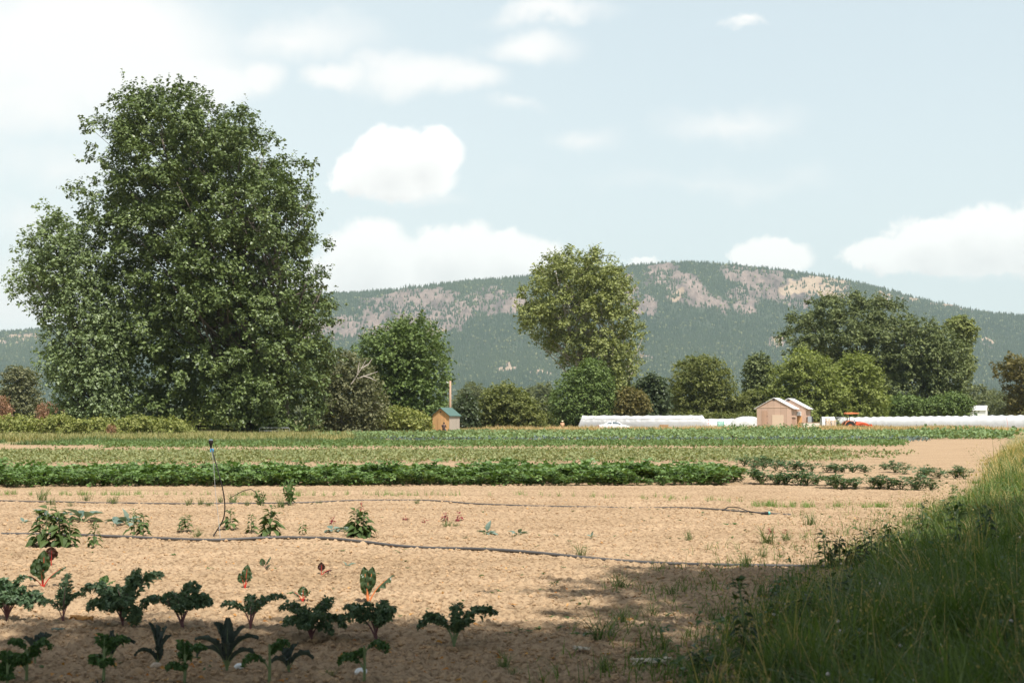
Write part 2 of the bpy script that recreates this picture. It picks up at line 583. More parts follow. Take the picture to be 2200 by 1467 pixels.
def film(name, col, transl=0.5, clear=0.0):
    """woven plastic sheet of a tunnel: scatters light through"""
    m, nt, o = new_mat(name)
    N = nt.nodes.new; L = nt.links.new
    p = N('ShaderNodeBsdfPrincipled'); p.inputs['Roughness'].default_value = 0.35
    p.inputs['Specular IOR Level'].default_value = 0.5
    tc = N('ShaderNodeTexCoord')
    n = N('ShaderNodeTexNoise'); n.inputs['Scale'].default_value = 1.3; n.inputs['Detail'].default_value = 6
    L(tc.outputs['Object'], n.inputs['Vector'])
    mx = N('ShaderNodeMix'); mx.data_type = 'RGBA'
    mx.inputs['A'].default_value = (*[c * 0.86 for c in col], 1); mx.inputs['B'].default_value = (*col, 1)
    L(n.outputs['Fac'], mx.inputs['Factor']); L(mx.outputs['Result'], p.inputs['Base Color'])
    b = N('ShaderNodeBump'); b.inputs['Strength'].default_value = 0.5; b.inputs['Distance'].default_value = 0.15
    L(n.outputs['Fac'], b.inputs['Height']); L(b.outputs[0], p.inputs['Normal'])
    t = N('ShaderNodeBsdfTranslucent'); t.inputs['Color'].default_value = (*col, 1)
    ms = N('ShaderNodeMixShader'); ms.inputs[0].default_value = transl
    L(p.outputs[0], ms.inputs[1]); L(t.outputs[0], ms.inputs[2])
    last = ms
    if clear:
        tr = N('ShaderNodeBsdfTransparent'); tr.inputs['Color'].default_value = (0.95, 0.95, 0.95, 1)
        m3 = N('ShaderNodeMixShader'); m3.inputs[0].default_value = clear
        L(ms.outputs[0], m3.inputs[1]); L(tr.outputs[0], m3.inputs[2]); last = m3
    L(last.outputs[0], o.inputs['Surface'])
    return m


M = {}
M['leaf_dark'] = leaf_mat('leaf_dark', (0.06, 0.09, 0.022), (0.16, 0.205, 0.065), 0.14, 0.42, spec=0.4)
M['leaf_left'] = leaf_mat('leaf_left', (0.12, 0.165, 0.065), (0.245, 0.30, 0.135), 0.22, 0.45, spec=0.4)
M['leaf_mid'] = leaf_mat('leaf_mid', (0.075, 0.12, 0.026), (0.165, 0.22, 0.06), 0.2, spec=0.35)
M['leaf_olive'] = leaf_mat('leaf_olive', (0.13, 0.155, 0.036), (0.30, 0.32, 0.105), 0.18, 0.5, spec=0.35)
M['leaf_willow'] = leaf_mat('leaf_willow', (0.10, 0.11, 0.05), (0.21, 0.205, 0.105), 0.25)
M['leaf_lime'] = leaf_mat('leaf_lime', (0.14, 0.17, 0.04), (0.28, 0.31, 0.09), 0.3)
M['leaf_deep'] = leaf_mat('leaf_deep', (0.04, 0.06, 0.025), (0.10, 0.125, 0.05), 0.2, 0.4, spec=0.4)
M['leaf_grey'] = leaf_mat('leaf_grey', (0.08, 0.105, 0.034), (0.19, 0.215, 0.08), 0.16)
M['leaf_bush'] = leaf_mat('leaf_bush', (0.095, 0.115, 0.03), (0.21, 0.22, 0.065), 0.28)
M['leaf_bramble'] = leaf_mat('leaf_bramble', (0.15, 0.18, 0.045), (0.36, 0.36, 0.12), 0.28)
M['leaf_autumn'] = leaf_mat('leaf_autumn', (0.11, 0.10, 0.035), (0.22, 0.18, 0.06), 0.3)
M['leaf_rust'] = leaf_mat('leaf_rust', (0.22, 0.11, 0.065), (0.34, 0.2, 0.12), 0.25)
M['leaf_far'] = leaf_mat('leaf_far', (0.085, 0.10, 0.04), (0.17, 0.18, 0.07), 0.25)
M['potato'] = leaf_mat('potato_leaf', (0.06, 0.115, 0.024), (0.19, 0.28, 0.09), 0.22, 0.45, spec=0.35)
M['potato_sp'] = leaf_mat('potato_leaf_pale', (0.04, 0.08, 0.03), (0.095, 0.15, 0.06), 0.22, 0.45, spec=0.35)
M['bean'] = leaf_mat('bean_leaf', (0.14, 0.17, 0.065), (0.29, 0.30, 0.14), 0.25)
M['squash'] = leaf_mat('squash_leaf', (0.10, 0.16, 0.06), (0.24, 0.32, 0.14), 0.25)
M['lowgreen'] = leaf_mat('low_crop_leaf', (0.07, 0.13, 0.035), (0.16, 0.22, 0.075), 0.25)
M['brassica'] = leaf_mat('brassica_leaf', (0.09, 0.14, 0.11), (0.2, 0.26, 0.21), 0.15, 0.5)
M['kale_row'] = leaf_mat('brassica_row_leaf', (0.05, 0.085, 0.075), (0.15, 0.2, 0.18), 0.15, 0.5)
M['carrot'] = leaf_mat('carrot_leaf', (0.12, 0.2, 0.05), (0.24, 0.32, 0.10), 0.3)
M['straw'] = leaf_mat('straw_grass', (0.38, 0.28, 0.13), (0.58, 0.43, 0.22), 0.3, 0.7)
M['straw_green'] = leaf_mat('straw_green_grass', (0.16, 0.19, 0.065), (0.42, 0.35, 0.16), 0.3, 0.7)
M['green_grass'] = leaf_mat('green_grass', (0.07, 0.11, 0.035), (0.15, 0.19, 0.07), 0.3, 0.5)
M['verge'] = leaf_mat('verge_grass', (0.065, 0.112, 0.024), (0.17, 0.225, 0.065), 0.35, 0.45, by='tint', c3=(0.42, 0.32, 0.14))
M['weed'] = leaf_mat('weed_leaf', (0.05, 0.1, 0.03), (0.11, 0.17, 0.055), 0.3, 0.45)
M['weed_dark'] = leaf_mat('weed_dark_leaf', (0.03, 0.055, 0.018), (0.065, 0.095, 0.032), 0.25, 0.45)
M['amaranth'] = leaf_mat('amaranth_leaf', (0.05, 0.085, 0.022), (0.105, 0.15, 0.045), 0.25, 0.6)
M['orach'] = leaf_mat('orach_leaf', (0.12, 0.012, 0.02), (0.26, 0.04, 0.05), 0.3)
M['kale'] = leaf_mat('kale_leaf', (0.045, 0.088, 0.042), (0.135, 0.195, 0.10), 0.14, 0.42)
M['lacinato'] = leaf_mat('lacinato_leaf', (0.03, 0.045, 0.038), (0.07, 0.09, 0.078), 0.1, 0.55)
M['kale_green'] = leaf_mat('green_kale_leaf', (0.035, 0.085, 0.02), (0.085, 0.15, 0.045), 0.2, 0.5)
M['chard'] = leaf_mat('chard_leaf', (0.04, 0.07, 0.03), (0.075, 0.11, 0.045), 0.3, 0.3, spec=0.5)
M['chard_red'] = leaf_mat('red_chard_leaf', (0.05, 0.02, 0.02), (0.08, 0.04, 0.03), 0.3, 0.35)
M['stalk_red'] = plain('red_stalk', (0.5, 0.03, 0.02), 0.4, noise=0.2)
M['stalk_orange'] = plain('orange_stalk', (0.62, 0.2, 0.07), 0.4, noise=0.2)
M['stalk_purple'] = plain('purple_stalk', (0.13, 0.05, 0.055), 0.5, noise=0.25)
M['stalk_green'] = plain('green_stalk', (0.16, 0.22, 0.09), 0.5, noise=0.2)
M['bark'] = plain('bark', (0.13, 0.105, 0.085), 0.9, noise=0.4, nscale=3, bump=0.5, stretch=(3, 3, 0.6))
M['bark_pale'] = plain('pale_bark', (0.42, 0.37, 0.31), 0.85, noise=0.25, nscale=3)
M['litter'] = leaf_mat('leaf_litter', (0.4, 0.14, 0.03), (0.6, 0.34, 0.12), 0.15, 0.7)
M['pipe'] = plain('irrigation_pipe_plastic', (0.075, 0.07, 0.066), 0.55, noise=0.35, nscale=5)
M['black_plastic'] = plain('black_plastic', (0.02, 0.019, 0.018), 0.6, spec=0.2)
M['blue_plastic'] = plain('blue_plastic', (0.03, 0.33, 0.62), 0.4)
M['teal_plastic'] = plain('teal_plastic', (0.05, 0.36, 0.31), 0.4)
M['wood_pink'] = planks('barn_boards', (0.54, 0.37, 0.275), 0.9, 0.2)
M['wood_pink_v'] = planks('barn_side_boards', (0.46, 0.29, 0.2), 0.18, 0.2)
M['ply'] = plain('plywood_panel', (0.66, 0.5, 0.36), 0.6, noise=0.08, nscale=2)
M['wood_orange'] = planks('shed_boards', (0.64, 0.37, 0.17), 0.28, 0.2)
M['wood_grey'] = planks('weathered_boards', (0.42, 0.35, 0.28), 0.24, 0.15)
M['wood_crate'] = plain('crate_wood', (0.42, 0.24, 0.11), 0.75, noise=0.35)
M['wood_pale'] = plain('pale_wood', (0.6, 0.42, 0.25), 0.7, noise=0.25)
M['wood_pole'] = plain('pole_wood', (0.42, 0.28, 0.19), 0.8, noise=0.2, nscale=4)
M['roof_white'] = plain('white_metal_roof', (0.8, 0.79, 0.77), 0.35, noise=0.04)
M['roof_green'] = plain('green_metal_roof', (0.085, 0.145, 0.12), 0.5, noise=0.12)
M['film'] = film('tunnel_film', (0.9, 0.9, 0.89), 0.28)
M['film_clear'] = film('tunnel_side_film', (0.75, 0.75, 0.75), 0.4, 0.35)
M['hoop'] = plain('galvanised_hoop', (0.45, 0.46, 0.47), 0.4, 0.6)
M['car_paint'] = plain('white_car_paint', (0.82, 0.82, 0.81), 0.2, spec=0.6)
M['glass_dark'] = plain('car_glass', (0.10, 0.13, 0.14), 0.08, spec=0.8)
M['tyre'] = plain('tyre_rubber', (0.02, 0.02, 0.02), 0.8)
M['rim'] = plain('wheel_rim', (0.5, 0.5, 0.5), 0.3, 0.7)
M['red_lamp'] = plain('tail_lamp', (0.6, 0.03, 0.02), 0.2)
M['orange_paint'] = plain('orange_paint', (0.72, 0.10, 0.025), 0.35, spec=0.5, noise=0.06)
M['orange_pale'] = plain('sun_faded_orange', (0.7, 0.22, 0.09), 0.5)
M['dark_metal'] = plain('dark_metal', (0.05, 0.05, 0.055), 0.5, 0.4)
M['white_paint'] = plain('white_paint', (0.8, 0.79, 0.76), 0.5, noise=0.04)
M['cream_paint'] = plain('cream_paint', (0.74, 0.66, 0.55), 0.5, noise=0.06)
M['grey_metal'] = plain('grey_metal', (0.42, 0.44, 0.45), 0.45, 0.3)
M['green_plastic'] = plain('green_plastic', (0.07, 0.42, 0.27), 0.45)
M['pink_plastic'] = plain('pink_plastic', (0.72, 0.35, 0.33), 0.45)
M['white_plastic'] = plain('white_plastic', (0.75, 0.75, 0.74), 0.45)
M['skin'] = plain('skin', (0.42, 0.25, 0.17), 0.5)
M['hair'] = plain('dark_hair', (0.02, 0.016, 0.014), 0.5)
M['shirt_dark'] = plain('dark_shirt', (0.07, 0.045, 0.04), 0.8)
M['shirt_orange'] = plain('peach_shirt', (0.75, 0.42, 0.25), 0.8, noise=0.1)
M['trousers'] = plain('trousers', (0.12, 0.12, 0.14), 0.8)
M['straw_hat'] = plain('straw_hat', (0.72, 0.6, 0.4), 0.8)
M['stone'] = plain('stone', (0.5, 0.4, 0.3), 0.85, noise=0.25)
M['dead_leaf'] = plain('dead_leaf', (0.55, 0.47, 0.36), 0.8, noise=0.25)
M['rust'] = plain('rusty_red_post', (0.22, 0.07, 0.04), 0.8)


# ------------------------------------------------------------------ ground
def verge_edge(Y):
    """x of the left edge of the grassy bank on the right"""
    return np.interp(Y, [0, 9, 10.2, 13, 17.5, 22, 27, 36, 70, 150, 400], [0.6, 1.0, 1.3, 2.1, 4.0, 5.75, 7.8, 11.6, 24, 52.5, 140])


def ground_z(x, y):
    """smooth relief of the field (no clods)"""
    x = np.asarray(x, float); y = np.asarray(y, float)
    e = x - verge_edge(y)
    bank = 0.30 * np.clip((e + 0.3) / 2.6, 0, 1) ** 1.3 * np.clip((160 - y) / 80, 0, 1)
    beds = 0.03 * np.sin((y + 0.02 * x) * 2 * PI / 2.4) * np.clip((60 - y) / 30, 0, 1)
    return bank + beds + 0.03 * (fbm(x * 0.35, y * 0.35, 5, 3) - 0.5)


def build_ground():
    def geo(a, b, r):
        n = int(math.log(b / a) / math.log(r)) + 1
        return a * r ** np.arange(n)
    Ys = np.concatenate([np.linspace(-120, 1.5, 30), geo(2, 8, 1.015), geo(8, 60, 1.0036), geo(60, 400, 1.012), geo(400, 12000, 1.07)])
    u = np.concatenate([[-14, -8, -4.5, -2.6, -1.7, -1.25], np.linspace(-1, 1, 860), [1.25, 1.7, 2.6, 4.5, 8, 14]])
    Yg, Ug = np.meshgrid(Ys, u, indexing='ij')
    Wd = np.maximum(Yg, 11) * 0.5
    X = Ug * Wd
    soil = np.clip((verge_edge(Yg) - X + 0.4) / 0.8, 0, 1)
    Z = ground_z(X, Yg)
    near = np.clip((70 - Yg) / 45, 0, 1) * np.clip(Yg / 5, 0, 1) * (np.abs(Ug) <= 1)
    n1 = fbm(X * 9, Yg * 9, 1, 3); n2 = fbm(X * 23, Yg * 23, 2, 3)
    n3 = vnoise(X * 55, Yg * 30, 6)
    cl = np.clip(n1 - 0.5, 0, 1) * 0.085 + np.clip(n2 - 0.48, 0, 1) * 0.10 + n3 * 0.012 + (fbm(X * 1.6, Yg * 1.6, 4, 3) - 0.5) * 0.035
    Z = Z + cl * near * (0.3 + 0.7 * soil)
    far = np.clip((Yg - 170) / 40, 0, 1)
    # grass share of the surface: verge, left headland, straw beyond the crops
    px = 1100 + X / np.maximum(Yg, 1) * F
    left = np.clip((640 - px) / 60, 0, 1) * np.clip((Yg - 100) / 6, 0, 1)
    gfac = np.clip(np.maximum(np.maximum((1 - soil) * np.clip((170 - Yg) / 20, 0, 1), far), left), 0, 1)
    V = np.stack([X, Yg, Z], -1).reshape(-1, 3)
    r, c = Yg.shape
    i = np.arange(r - 1)[:, None] * c + np.arange(c - 1)[None, :]
    Fq = np.stack([i, i + 1, i + c + 1, i + c], -1).reshape(-1, 4)
    g = G(); g.add(V, Fq, 0, gfac.reshape(-1))
    m, nt, o = new_mat('field_soil')
    N = nt.nodes.new; L = nt.links.new
    p = N('ShaderNodeBsdfPrincipled'); p.inputs['Roughness'].default_value = 0.95
    p.inputs['Specular IOR Level'].default_value = 0.1
    tc = N('ShaderNodeTexCoord')

    def noise(scale, det, stretch=(1, 1, 1)):
        mp = N('ShaderNodeMapping'); mp.inputs['Scale'].default_value = stretch
        L(tc.outputs['Object'], mp.inputs[0])
        n = N('ShaderNodeTexNoise'); n.inputs['Scale'].default_value = scale; n.inputs['Detail'].default_value = det
        L(mp.outputs[0], n.inputs['Vector']); return n
    a = noise(0.4, 7, (0.7, 2.6, 1)); b = noise(16, 6); d = noise(60, 3)
    r1 = N('ShaderNodeValToRGB')
    r1.color_ramp.elements[0].color = (0.325, 0.224, 0.131, 1); r1.color_ramp.elements[0].position = 0.3
    r1.color_ramp.elements[1].color = (0.44, 0.312, 0.193, 1); r1.color_ramp.elements[1].position = 0.7
    L(a.outputs['Fac'], r1.inputs[0])
    r2 = N('ShaderNodeValToRGB')
    r2.color_ramp.elements[0].color = (0.42, 0.37, 0.32, 1); r2.color_ramp.elements[0].position = 0.34
    r2.color_ramp.elements[1].color = (1.12, 1.12, 1.12, 1); r2.color_ramp.elements[1].position = 0.56
    L(b.outputs['Fac'], r2.inputs[0])
    mul = N('ShaderNodeMix'); mul.data_type = 'RGBA'; mul.blend_type = 'MULTIPLY'; mul.inputs['Factor'].default_value = 0.8
    L(r1.outputs[0], mul.inputs['A']); L(r2.outputs[0], mul.inputs['B'])
    at_ = N('ShaderNodeAttribute'); at_.attribute_name = 'tint'
    gn = noise(0.6, 6, (0.5, 1, 1))
    r3 = N('ShaderNodeValToRGB')
    r3.color_ramp.elements[0].color = (0.11, 0.13, 0.05, 1); r3.color_ramp.elements[0].position = 0.35
    r3.color_ramp.elements[1].color = (0.36, 0.28, 0.14, 1); r3.color_ramp.elements[1].position = 0.65
    L(gn.outputs['Fac'], r3.inputs[0])
    mx = N('ShaderNodeMix'); mx.data_type = 'RGBA'
    L(at_.outputs['Fac'], mx.inputs['Factor']); L(mul.outputs['Result'], mx.inputs['A']); L(r3.outputs[0], mx.inputs['B'])
    L(mx.outputs['Result'], p.inputs['Base Color'])
    bp = N('ShaderNodeBump'); bp.inputs['Strength'].default_value = 0.7; bp.inputs['Distance'].default_value = 0.03
    ad = N('ShaderNodeMath'); ad.operation = 'ADD'; L(b.outputs['Fac'], ad.inputs[0]); L(d.outputs['Fac'], ad.inputs[1])
    L(ad.outputs[0], bp.inputs['Height']); L(bp.outputs[0], p.inputs['Normal'])
    L(p.outputs[0], o.inputs['Surface'])
    M['soil'] = m
    ob = g.build('ground', m, smooth=True, tint=True)
    tag(ob, kind='structure')
    # loose clods
    ico = np.array([[0, 0, 1], [.894, 0, .447], [.276, .851, .447], [-.724, .526, .447], [-.724, -.526, .447], [.276, -.851, .447],
                    [.724, .526, -.447], [-.276, .851, -.447], [-.894, 0, -.447], [-.276, -.851, -.447], [.724, -.526, -.447], [0, 0, -1]])
    icf = np.array([[0, 1, 2], [0, 2, 3], [0, 3, 4], [0, 4, 5], [0, 5, 1], [1, 6, 2], [2, 7, 3], [3, 8, 4], [4, 9, 5], [5, 10, 1],
                    [1, 10, 6], [2, 6, 7], [3, 7, 8], [4, 8, 9], [5, 9, 10], [11, 7, 6], [11, 8, 7], [11, 9, 8], [11, 10, 9], [11, 6, 10]])
    n = 42000
    Y = 8.5 * (34 / 8.5) ** rng.random(n)
    X = rng.uniform(-0.42, 0.42, n) * Y
    keep = X < verge_edge(Y) + 0.6
    X, Y = X[keep], Y[keep]; n = len(X)
    s = 0.006 + 0.016 * rng.random(n) ** 2.5 + 0.016 * (rng.random(n) > 0.985)
    V = ico[None] * rng.uniform(0.7, 1.25, (n, 12, 1)) * s[:, None, None] * np.array([1.2, 1.2, 0.8])
    V = V + np.stack([X, Y, ground_z(X, Y) + 0.014 + s * 0.3], 1)[:, None, :]
    Fc = (np.arange(n)[:, None, None] * 12 + icf[None]).reshape(-1, 3)
    gc = G(); gc.add(V.reshape(-1, 3), Fc)
    cm = plain('clod_soil', (0.41, 0.28, 0.165), 0.95, noise=0.35, nscale=3, spec=0.1)
    tag(gc.build('soil_clods', cm), 'loose crumbs of dry tan earth over the field', 'soil', kind='stuff')


build_ground()


# ------------------------------------------------------------------ mountain
RIDGE = [(-2600, 830), (-1200, 760), (-600, 730), (-200, 722), (0, 716), (60, 712), (150, 702), (350, 668), (600, 640), (690, 634), (800, 628), (900, 617), (1000, 606), (1120, 596),
         (1240, 585), (1330, 574), (1400, 567), (1480, 563), (1600, 571), (1700, 583), (1800, 599), (1900, 622), (1970, 641), (2060, 661),
         (2110, 672), (2200, 680), (2400, 700), (3000, 760), (4800, 850)]
# rock faces by their place on the slope: (px, py, rx, ry, tilt deg, tan?)
ROCKS = [(905, 655, 75, 30, 18, 0), (960, 668, 50, 34, 30, 0), (840, 675, 70, 26, 8, 0), (880, 700, 70, 22, 10, 0), (770, 700, 45, 20, 5, 0),
         (700, 712, 55, 20, 0, 0), (1070, 645, 62, 24, 5, 0), (1030, 640, 30, 18, 0, 0), (1050, 660, 30, 16, 10, 0), (940, 720, 22, 16, 20, 1),
         (1350, 620, 22, 30, 10, 0), (1385, 655, 20, 18, 0, 0), (1440, 590, 42, 22, 20, 0), (1470, 612, 55, 30, 35, 0), (1530, 645, 40, 14, 40, 0),
         (1450, 632, 18, 14, 0, 1), (1400, 600, 14, 10, 0, 0), (1590, 585, 34, 18, 15, 0), (1630, 605, 50, 26, 30, 0), (1600, 645, 36, 20, 20, 0),
         (1660, 620, 40, 18, 30, 0), (1730, 612, 45, 12, -4, 1), (1790, 604, 48, 11, 5, 1), (1760, 628, 70, 9, 5, 1), (1700, 640, 40, 14, 20, 0), (1660, 590, 30, 10, 20, 0),
         (1905, 640, 26, 10, 15, 1), (1960, 632, 26, 10, 15, 1), (2030, 650, 36, 9, 12, 1), (2060, 656, 26, 7, 12, 1),
         (1085, 790, 22, 7, 0, 1), (1160, 802, 30, 6, 4, 1), (1390, 766, 20, 5, 6, 1), (1668, 733, 14, 7, 0, 1), (2085, 735, 12, 9, 40, 1), (2125, 740, 14, 7, 20, 1),
         (30, 728, 45, 7, -5, 1), (-60, 735, 50, 8, 0, 1)]


def build_mountain():
    px = np.linspace(-2600, 4800, 760)
    ts = np.concatenate([np.linspace(0, 1, 150), 1 + np.linspace(0.02, 0.9, 22)])
    T, PX = np.meshgrid(ts, px, indexing='ij')
    py_r = np.interp(px, [r[0] for r in RIDGE], [r[1] for r in RIDGE])
    el = (HOR - py_r) / F
    Y = 3750 + 1600 * T
    tf = np.minimum(T, 1)
    prof = np.interp(tf, [0, .12, .3, .5, .62, .72, .82, .92, 1], [-.01, .09, .26, .46, .59, .72, .86, .95, 1.0])
    back = np.clip(T - 1, 0, 1)
    Z = EYE + (Y * el[None, :] * prof) * (1 - back * 1.2)
    X = px_u(PX) * Y
    gul = fbm(X / 380 + Y / 1400, Y / 670, 31, 4) - 0.5
    Z = Z + gul * 165 * np.sin(PI * np.clip(tf, 0, 1)) * np.clip(el[None, :] / 0.08, 0, 1)
    Z = Z + (fbm(X / 90, Y / 90, 33, 3) - 0.5) * 22 * np.sin(PI * np.clip(tf * 0.96, 0, 1))
    # rock mask
    ipx = 1100 + X / Y * F; ipy = HOR - (Z - EYE) / Y * F
    wx = (fbm(X / 70, Y / 70, 41, 5) - 0.5) * 50; wy = (fbm(X / 70, Y / 70, 43, 5) - 0.5) * 38
    rock = np.zeros_like(X); tan = np.zeros_like(X)
    for (cx, cy, rx, ry, tl, tn) in ROCKS:
        dx = (ipx + wx - cx) / 1.12; dy = (ipy + wy - cy) / 1.18
        c, s_ = math.cos(rad(tl)), math.sin(rad(tl))
        q = 1 - ((dx * c + dy * s_) / rx) ** 2 - ((-dx * s_ + dy * c) / ry) ** 2
        k = np.clip(q * 2.2 + 0.3, 0, 1) * (T < 1.0)
        if tn: tan = np.maximum(tan, k)
        rock = np.maximum(rock, k)
    # broken faces: stepped ledges
    Z = Z + rock * (np.abs(fbm(X / 40, Y / 28, 51, 4) - 0.5) * 60 - 8)
    V = np.stack([X, Y, Z], -1).reshape(-1, 3)
    r, c = X.shape
    i = np.arange(r - 1)[:, None] * c + np.arange(c - 1)[None, :]
    Fq = np.stack([i, i + 1, i + c + 1, i + c], -1).reshape(-1, 4)
    val = np.where(tan > 0.3, 0.5 + 0.5 * tan, 0.5 * rock)   # 0 forest floor, .5 grey rock, 1 tan grass ledge
    g = G(); g.add(V, Fq, 0, val.reshape(-1))
    m, nt, o = new_mat('mountain_rock')
    N = nt.nodes.new; L = nt.links.new
    p = N('ShaderNodeBsdfPrincipled'); p.inputs['Roughness'].default_value = 0.9; p.inputs['Specular IOR Level'].default_value = 0.15
    tc = N('ShaderNodeTexCoord')
    mp = N('ShaderNodeMapping'); mp.inputs['Scale'].default_value = (1, 0.4, 0.35); mp.inputs['Rotation'].default_value = (0, rad(25), 0)
    L(tc.outputs['Object'], mp.inputs[0])
    n = N('ShaderNodeTexNoise'); n.inputs['Scale'].default_value = 0.022; n.inputs['Detail'].default_value = 9; n.inputs['Roughness'].default_value = 0.65
    L(mp.outputs[0], n.inputs['Vector'])
    rr = N('ShaderNodeValToRGB')
    rr.color_ramp.elements[0].color = (0.08, 0.06, 0.053, 1); rr.color_ramp.elements[0].position = 0.36
    rr.color_ramp.elements[1].color = (0.30, 0.218, 0.18, 1); rr.color_ramp.elements[1].position = 0.66
    L(n.outputs['Fac'], rr.inputs[0])
    rt = N('ShaderNodeValToRGB')
    rt.color_ramp.elements[0].color = (0.26, 0.18, 0.12, 1); rt.color_ramp.elements[0].position = 0.3
    rt.color_ramp.elements[1].color = (0.44, 0.33, 0.225, 1); rt.color_ramp.elements[1].position = 0.7
    L(n.outputs['Fac'], rt.inputs[0])
    a = N('ShaderNodeAttribute'); a.attribute_name = 'tint'
    f1 = N('ShaderNodeMapRange'); f1.inputs['From Min'].default_value = 0.08; f1.inputs['From Max'].default_value = 0.3
    L(a.outputs['Fac'], f1.inputs['Value'])
    f2 = N('ShaderNodeMapRange'); f2.inputs['From Min'].default_value = 0.58; f2.inputs['From Max'].default_value = 0.8
    L(a.outputs['Fac'], f2.inputs['Value'])
    m1 = N('ShaderNodeMix'); m1.data_type = 'RGBA'
    m1.inputs['A'].default_value = (0.045, 0.06, 0.03, 1)
    L(f1.outputs['Result'], m1.inputs['Factor']); L(rr.outputs[0], m1.inputs['B'])
    m2 = N('ShaderNodeMix'); m2.data_type = 'RGBA'
    L(f2.outputs['Result'], m2.inputs['Factor']); L(m1.outputs['Result'], m2.inputs['A']); L(rt.outputs[0], m2.inputs['B'])
    L(m2.outputs['Result'], p.inputs['Base Color'])
    b = N('ShaderNodeBump'); b.inputs['Strength'].default_value = 1.0; b.inputs['Distance'].default_value = 14
    L(n.outputs['Fac'], b.inputs['Height']); L(b.outputs[0], p.inputs['Normal'])
    L(p.outputs[0], o.inputs['Surface'])
    tag(g.build('mountain', m, smooth=True, tint=True), kind='structure')

    # forest on it
    def sample(n, seed):
        r_ = np.random.default_rng(seed)
        pp = r_.uniform(-350, 2550, n); tt = r_.uniform(0, 1.06, n)
        fi = np.interp(tt, ts, np.arange(len(ts))); fj = np.interp(pp, px, np.arange(len(px)))
        i0 = np.clip(fi.astype(int), 0, len(ts) - 2); j0 = np.clip(fj.astype(int), 0, len(px) - 2)
        a_ = fi - i0; b_ = fj - j0

        def bl(A):
            return (A[i0, j0] * (1 - a_) * (1 - b_) + A[i0 + 1, j0] * a_ * (1 - b_) + A[i0, j0 + 1] * (1 - a_) * b_ + A[i0 + 1, j0 + 1] * a_ * b_)
        P = np.stack([bl(X), bl(Y), bl(Z)], 1)
        rk = np.maximum(bl(rock), bl(tan))
        kp = r_.random(n) > np.clip(rk * 1.6, 0, 0.93) * (0.55 + 0.45 * (fbm(P[:, 0] / 110, P[:, 1] / 90, 88, 3) > 0.5))
        return P[kp], r_
    # conifers
    P, r_ = sample(135000, 5)
    n = len(P)
    h = r_.uniform(9, 18, n) * (1 + 0.25 * (r_.random(n) > .9)); w = h * r_.uniform(0.19, 0.28, n)
    th = np.linspace(0, 2 * PI, 5, endpoint=False)
    ring = np.stack([np.cos(th), np.sin(th)], 1)
    Vp = np.concatenate([np.c_[ring, np.full(5, 0.08)], np.c_[ring * 0.5, np.full(5, 0.52)], [[0, 0, 1.0]]])
    Vp = Vp[None] * np.stack([w, w, h], 1)[:, None, :] * np.concatenate([r_.uniform(0.7, 1.3, (n, 11, 2)), np.ones((n, 11, 1))], 2)
    Vp = Vp + P[:, None, :] - np.array([0, 0, 0.8])
    fq = []
    for k in range(5):
        k2 = (k + 1) % 5
        fq += [[k, k2, 5 + k2], [k, 5 + k2, 5 + k], [5 + k, 5 + k2, 10]]
    Fc = (np.arange(n)[:, None, None] * 11 + np.array(fq)[None]).reshape(-1, 3)
    zone = fbm(P[:, 0] / 420, P[:, 1] / 320, 61, 4)
    tint = np.clip(zone * 0.9 - 0.1 + r_.uniform(-.25, .25, n), 0, 1)
    g = G(); g.add(Vp.reshape(-1, 3), Fc, 0, np.repeat(tint, 11))
    fm = leaf_mat('conifer_needles', (0.022, 0.044, 0.018), (0.078, 0.10, 0.036), 0.1, 0.7, by='tint', spec=0.1)
    tag(g.build('conifer_forest', fm, tint=True), 'dark conifer forest covering the mountain side', 'forest', kind='stuff')
    # broadleaf crowns, lower slopes and patches
    P, r_ = sample(70000, 9)
    zone = fbm(P[:, 0] / 340 + 7, P[:, 1] / 270, 71, 4)
    low = np.clip((4500 - P[:, 1]) / 800, 0, 1)
    kp = r_.random(len(P)) < np.clip((zone - 0.40) * 3.2, 0, 1) * (0.35 + 0.65 * low) + 0.06
    P = P[kp]; n = len(P)
    bm = bmesh.new(); bmesh.ops.create_icosphere(bm, subdivisions=1, radius=1.0)
    ico = np.array([v.co[:] for v in bm.verts]); icf = np.array([[v.index for v in f.verts] for f in bm.faces]); bm.free()
    kk = len(ico)
    s = r_.uniform(3.0, 6.0, n)
    V = ico[None] * r_.uniform(0.62, 1.2, (n, kk, 1)) * s[:, None, None] * np.array([1, 1, 1.1]) + P[:, None, :] + np.array([0, 0, 3.5])
    Fc = (np.arange(n)[:, None, None] * kk + icf[None]).reshape(-1, 3)
    g = G(); g.add(V.reshape(-1, 3), Fc, 0, np.repeat(r_.random(n), kk))
    bmat = leaf_mat('broadleaf_canopy', (0.085, 0.105, 0.04), (0.21, 0.21, 0.09), 0.15, 0.7, by='tint', spec=0.1)
    tag(g.build('broadleaf_forest', bmat, tint=True), 'paler broadleaf woodland patched through the conifers on the slope', 'forest', kind='stuff')


build_mountain()


# ------------------------------------------------------------------ trees
def seg_dist(P, poly):
    d = np.full(len(P), 1e9)
    k = len(poly)
    for i in range(k):
        a = poly[i]; b = poly[(i + 1) % k]
        ab = b - a
        t = np.clip(((P - a) @ ab) / max(ab @ ab, 1e-9), 0, 1)
        d = np.minimum(d, np.linalg.norm(P - (a + t[:, None] * ab), axis=1))
    return d


def inside(P, poly):
    x, y = P[:, 0], P[:, 1]; c = np.zeros(len(P), bool); k = len(poly); j = k - 1
    for i in range(k):
        xi, yi = poly[i]; xj, yj = poly[j]
        t = ((yi > y) != (yj > y)) & (x < (xj - xi) * (y - yi) / (yj - yi + 1e-12) + xi)
        c ^= t; j = i
    return c


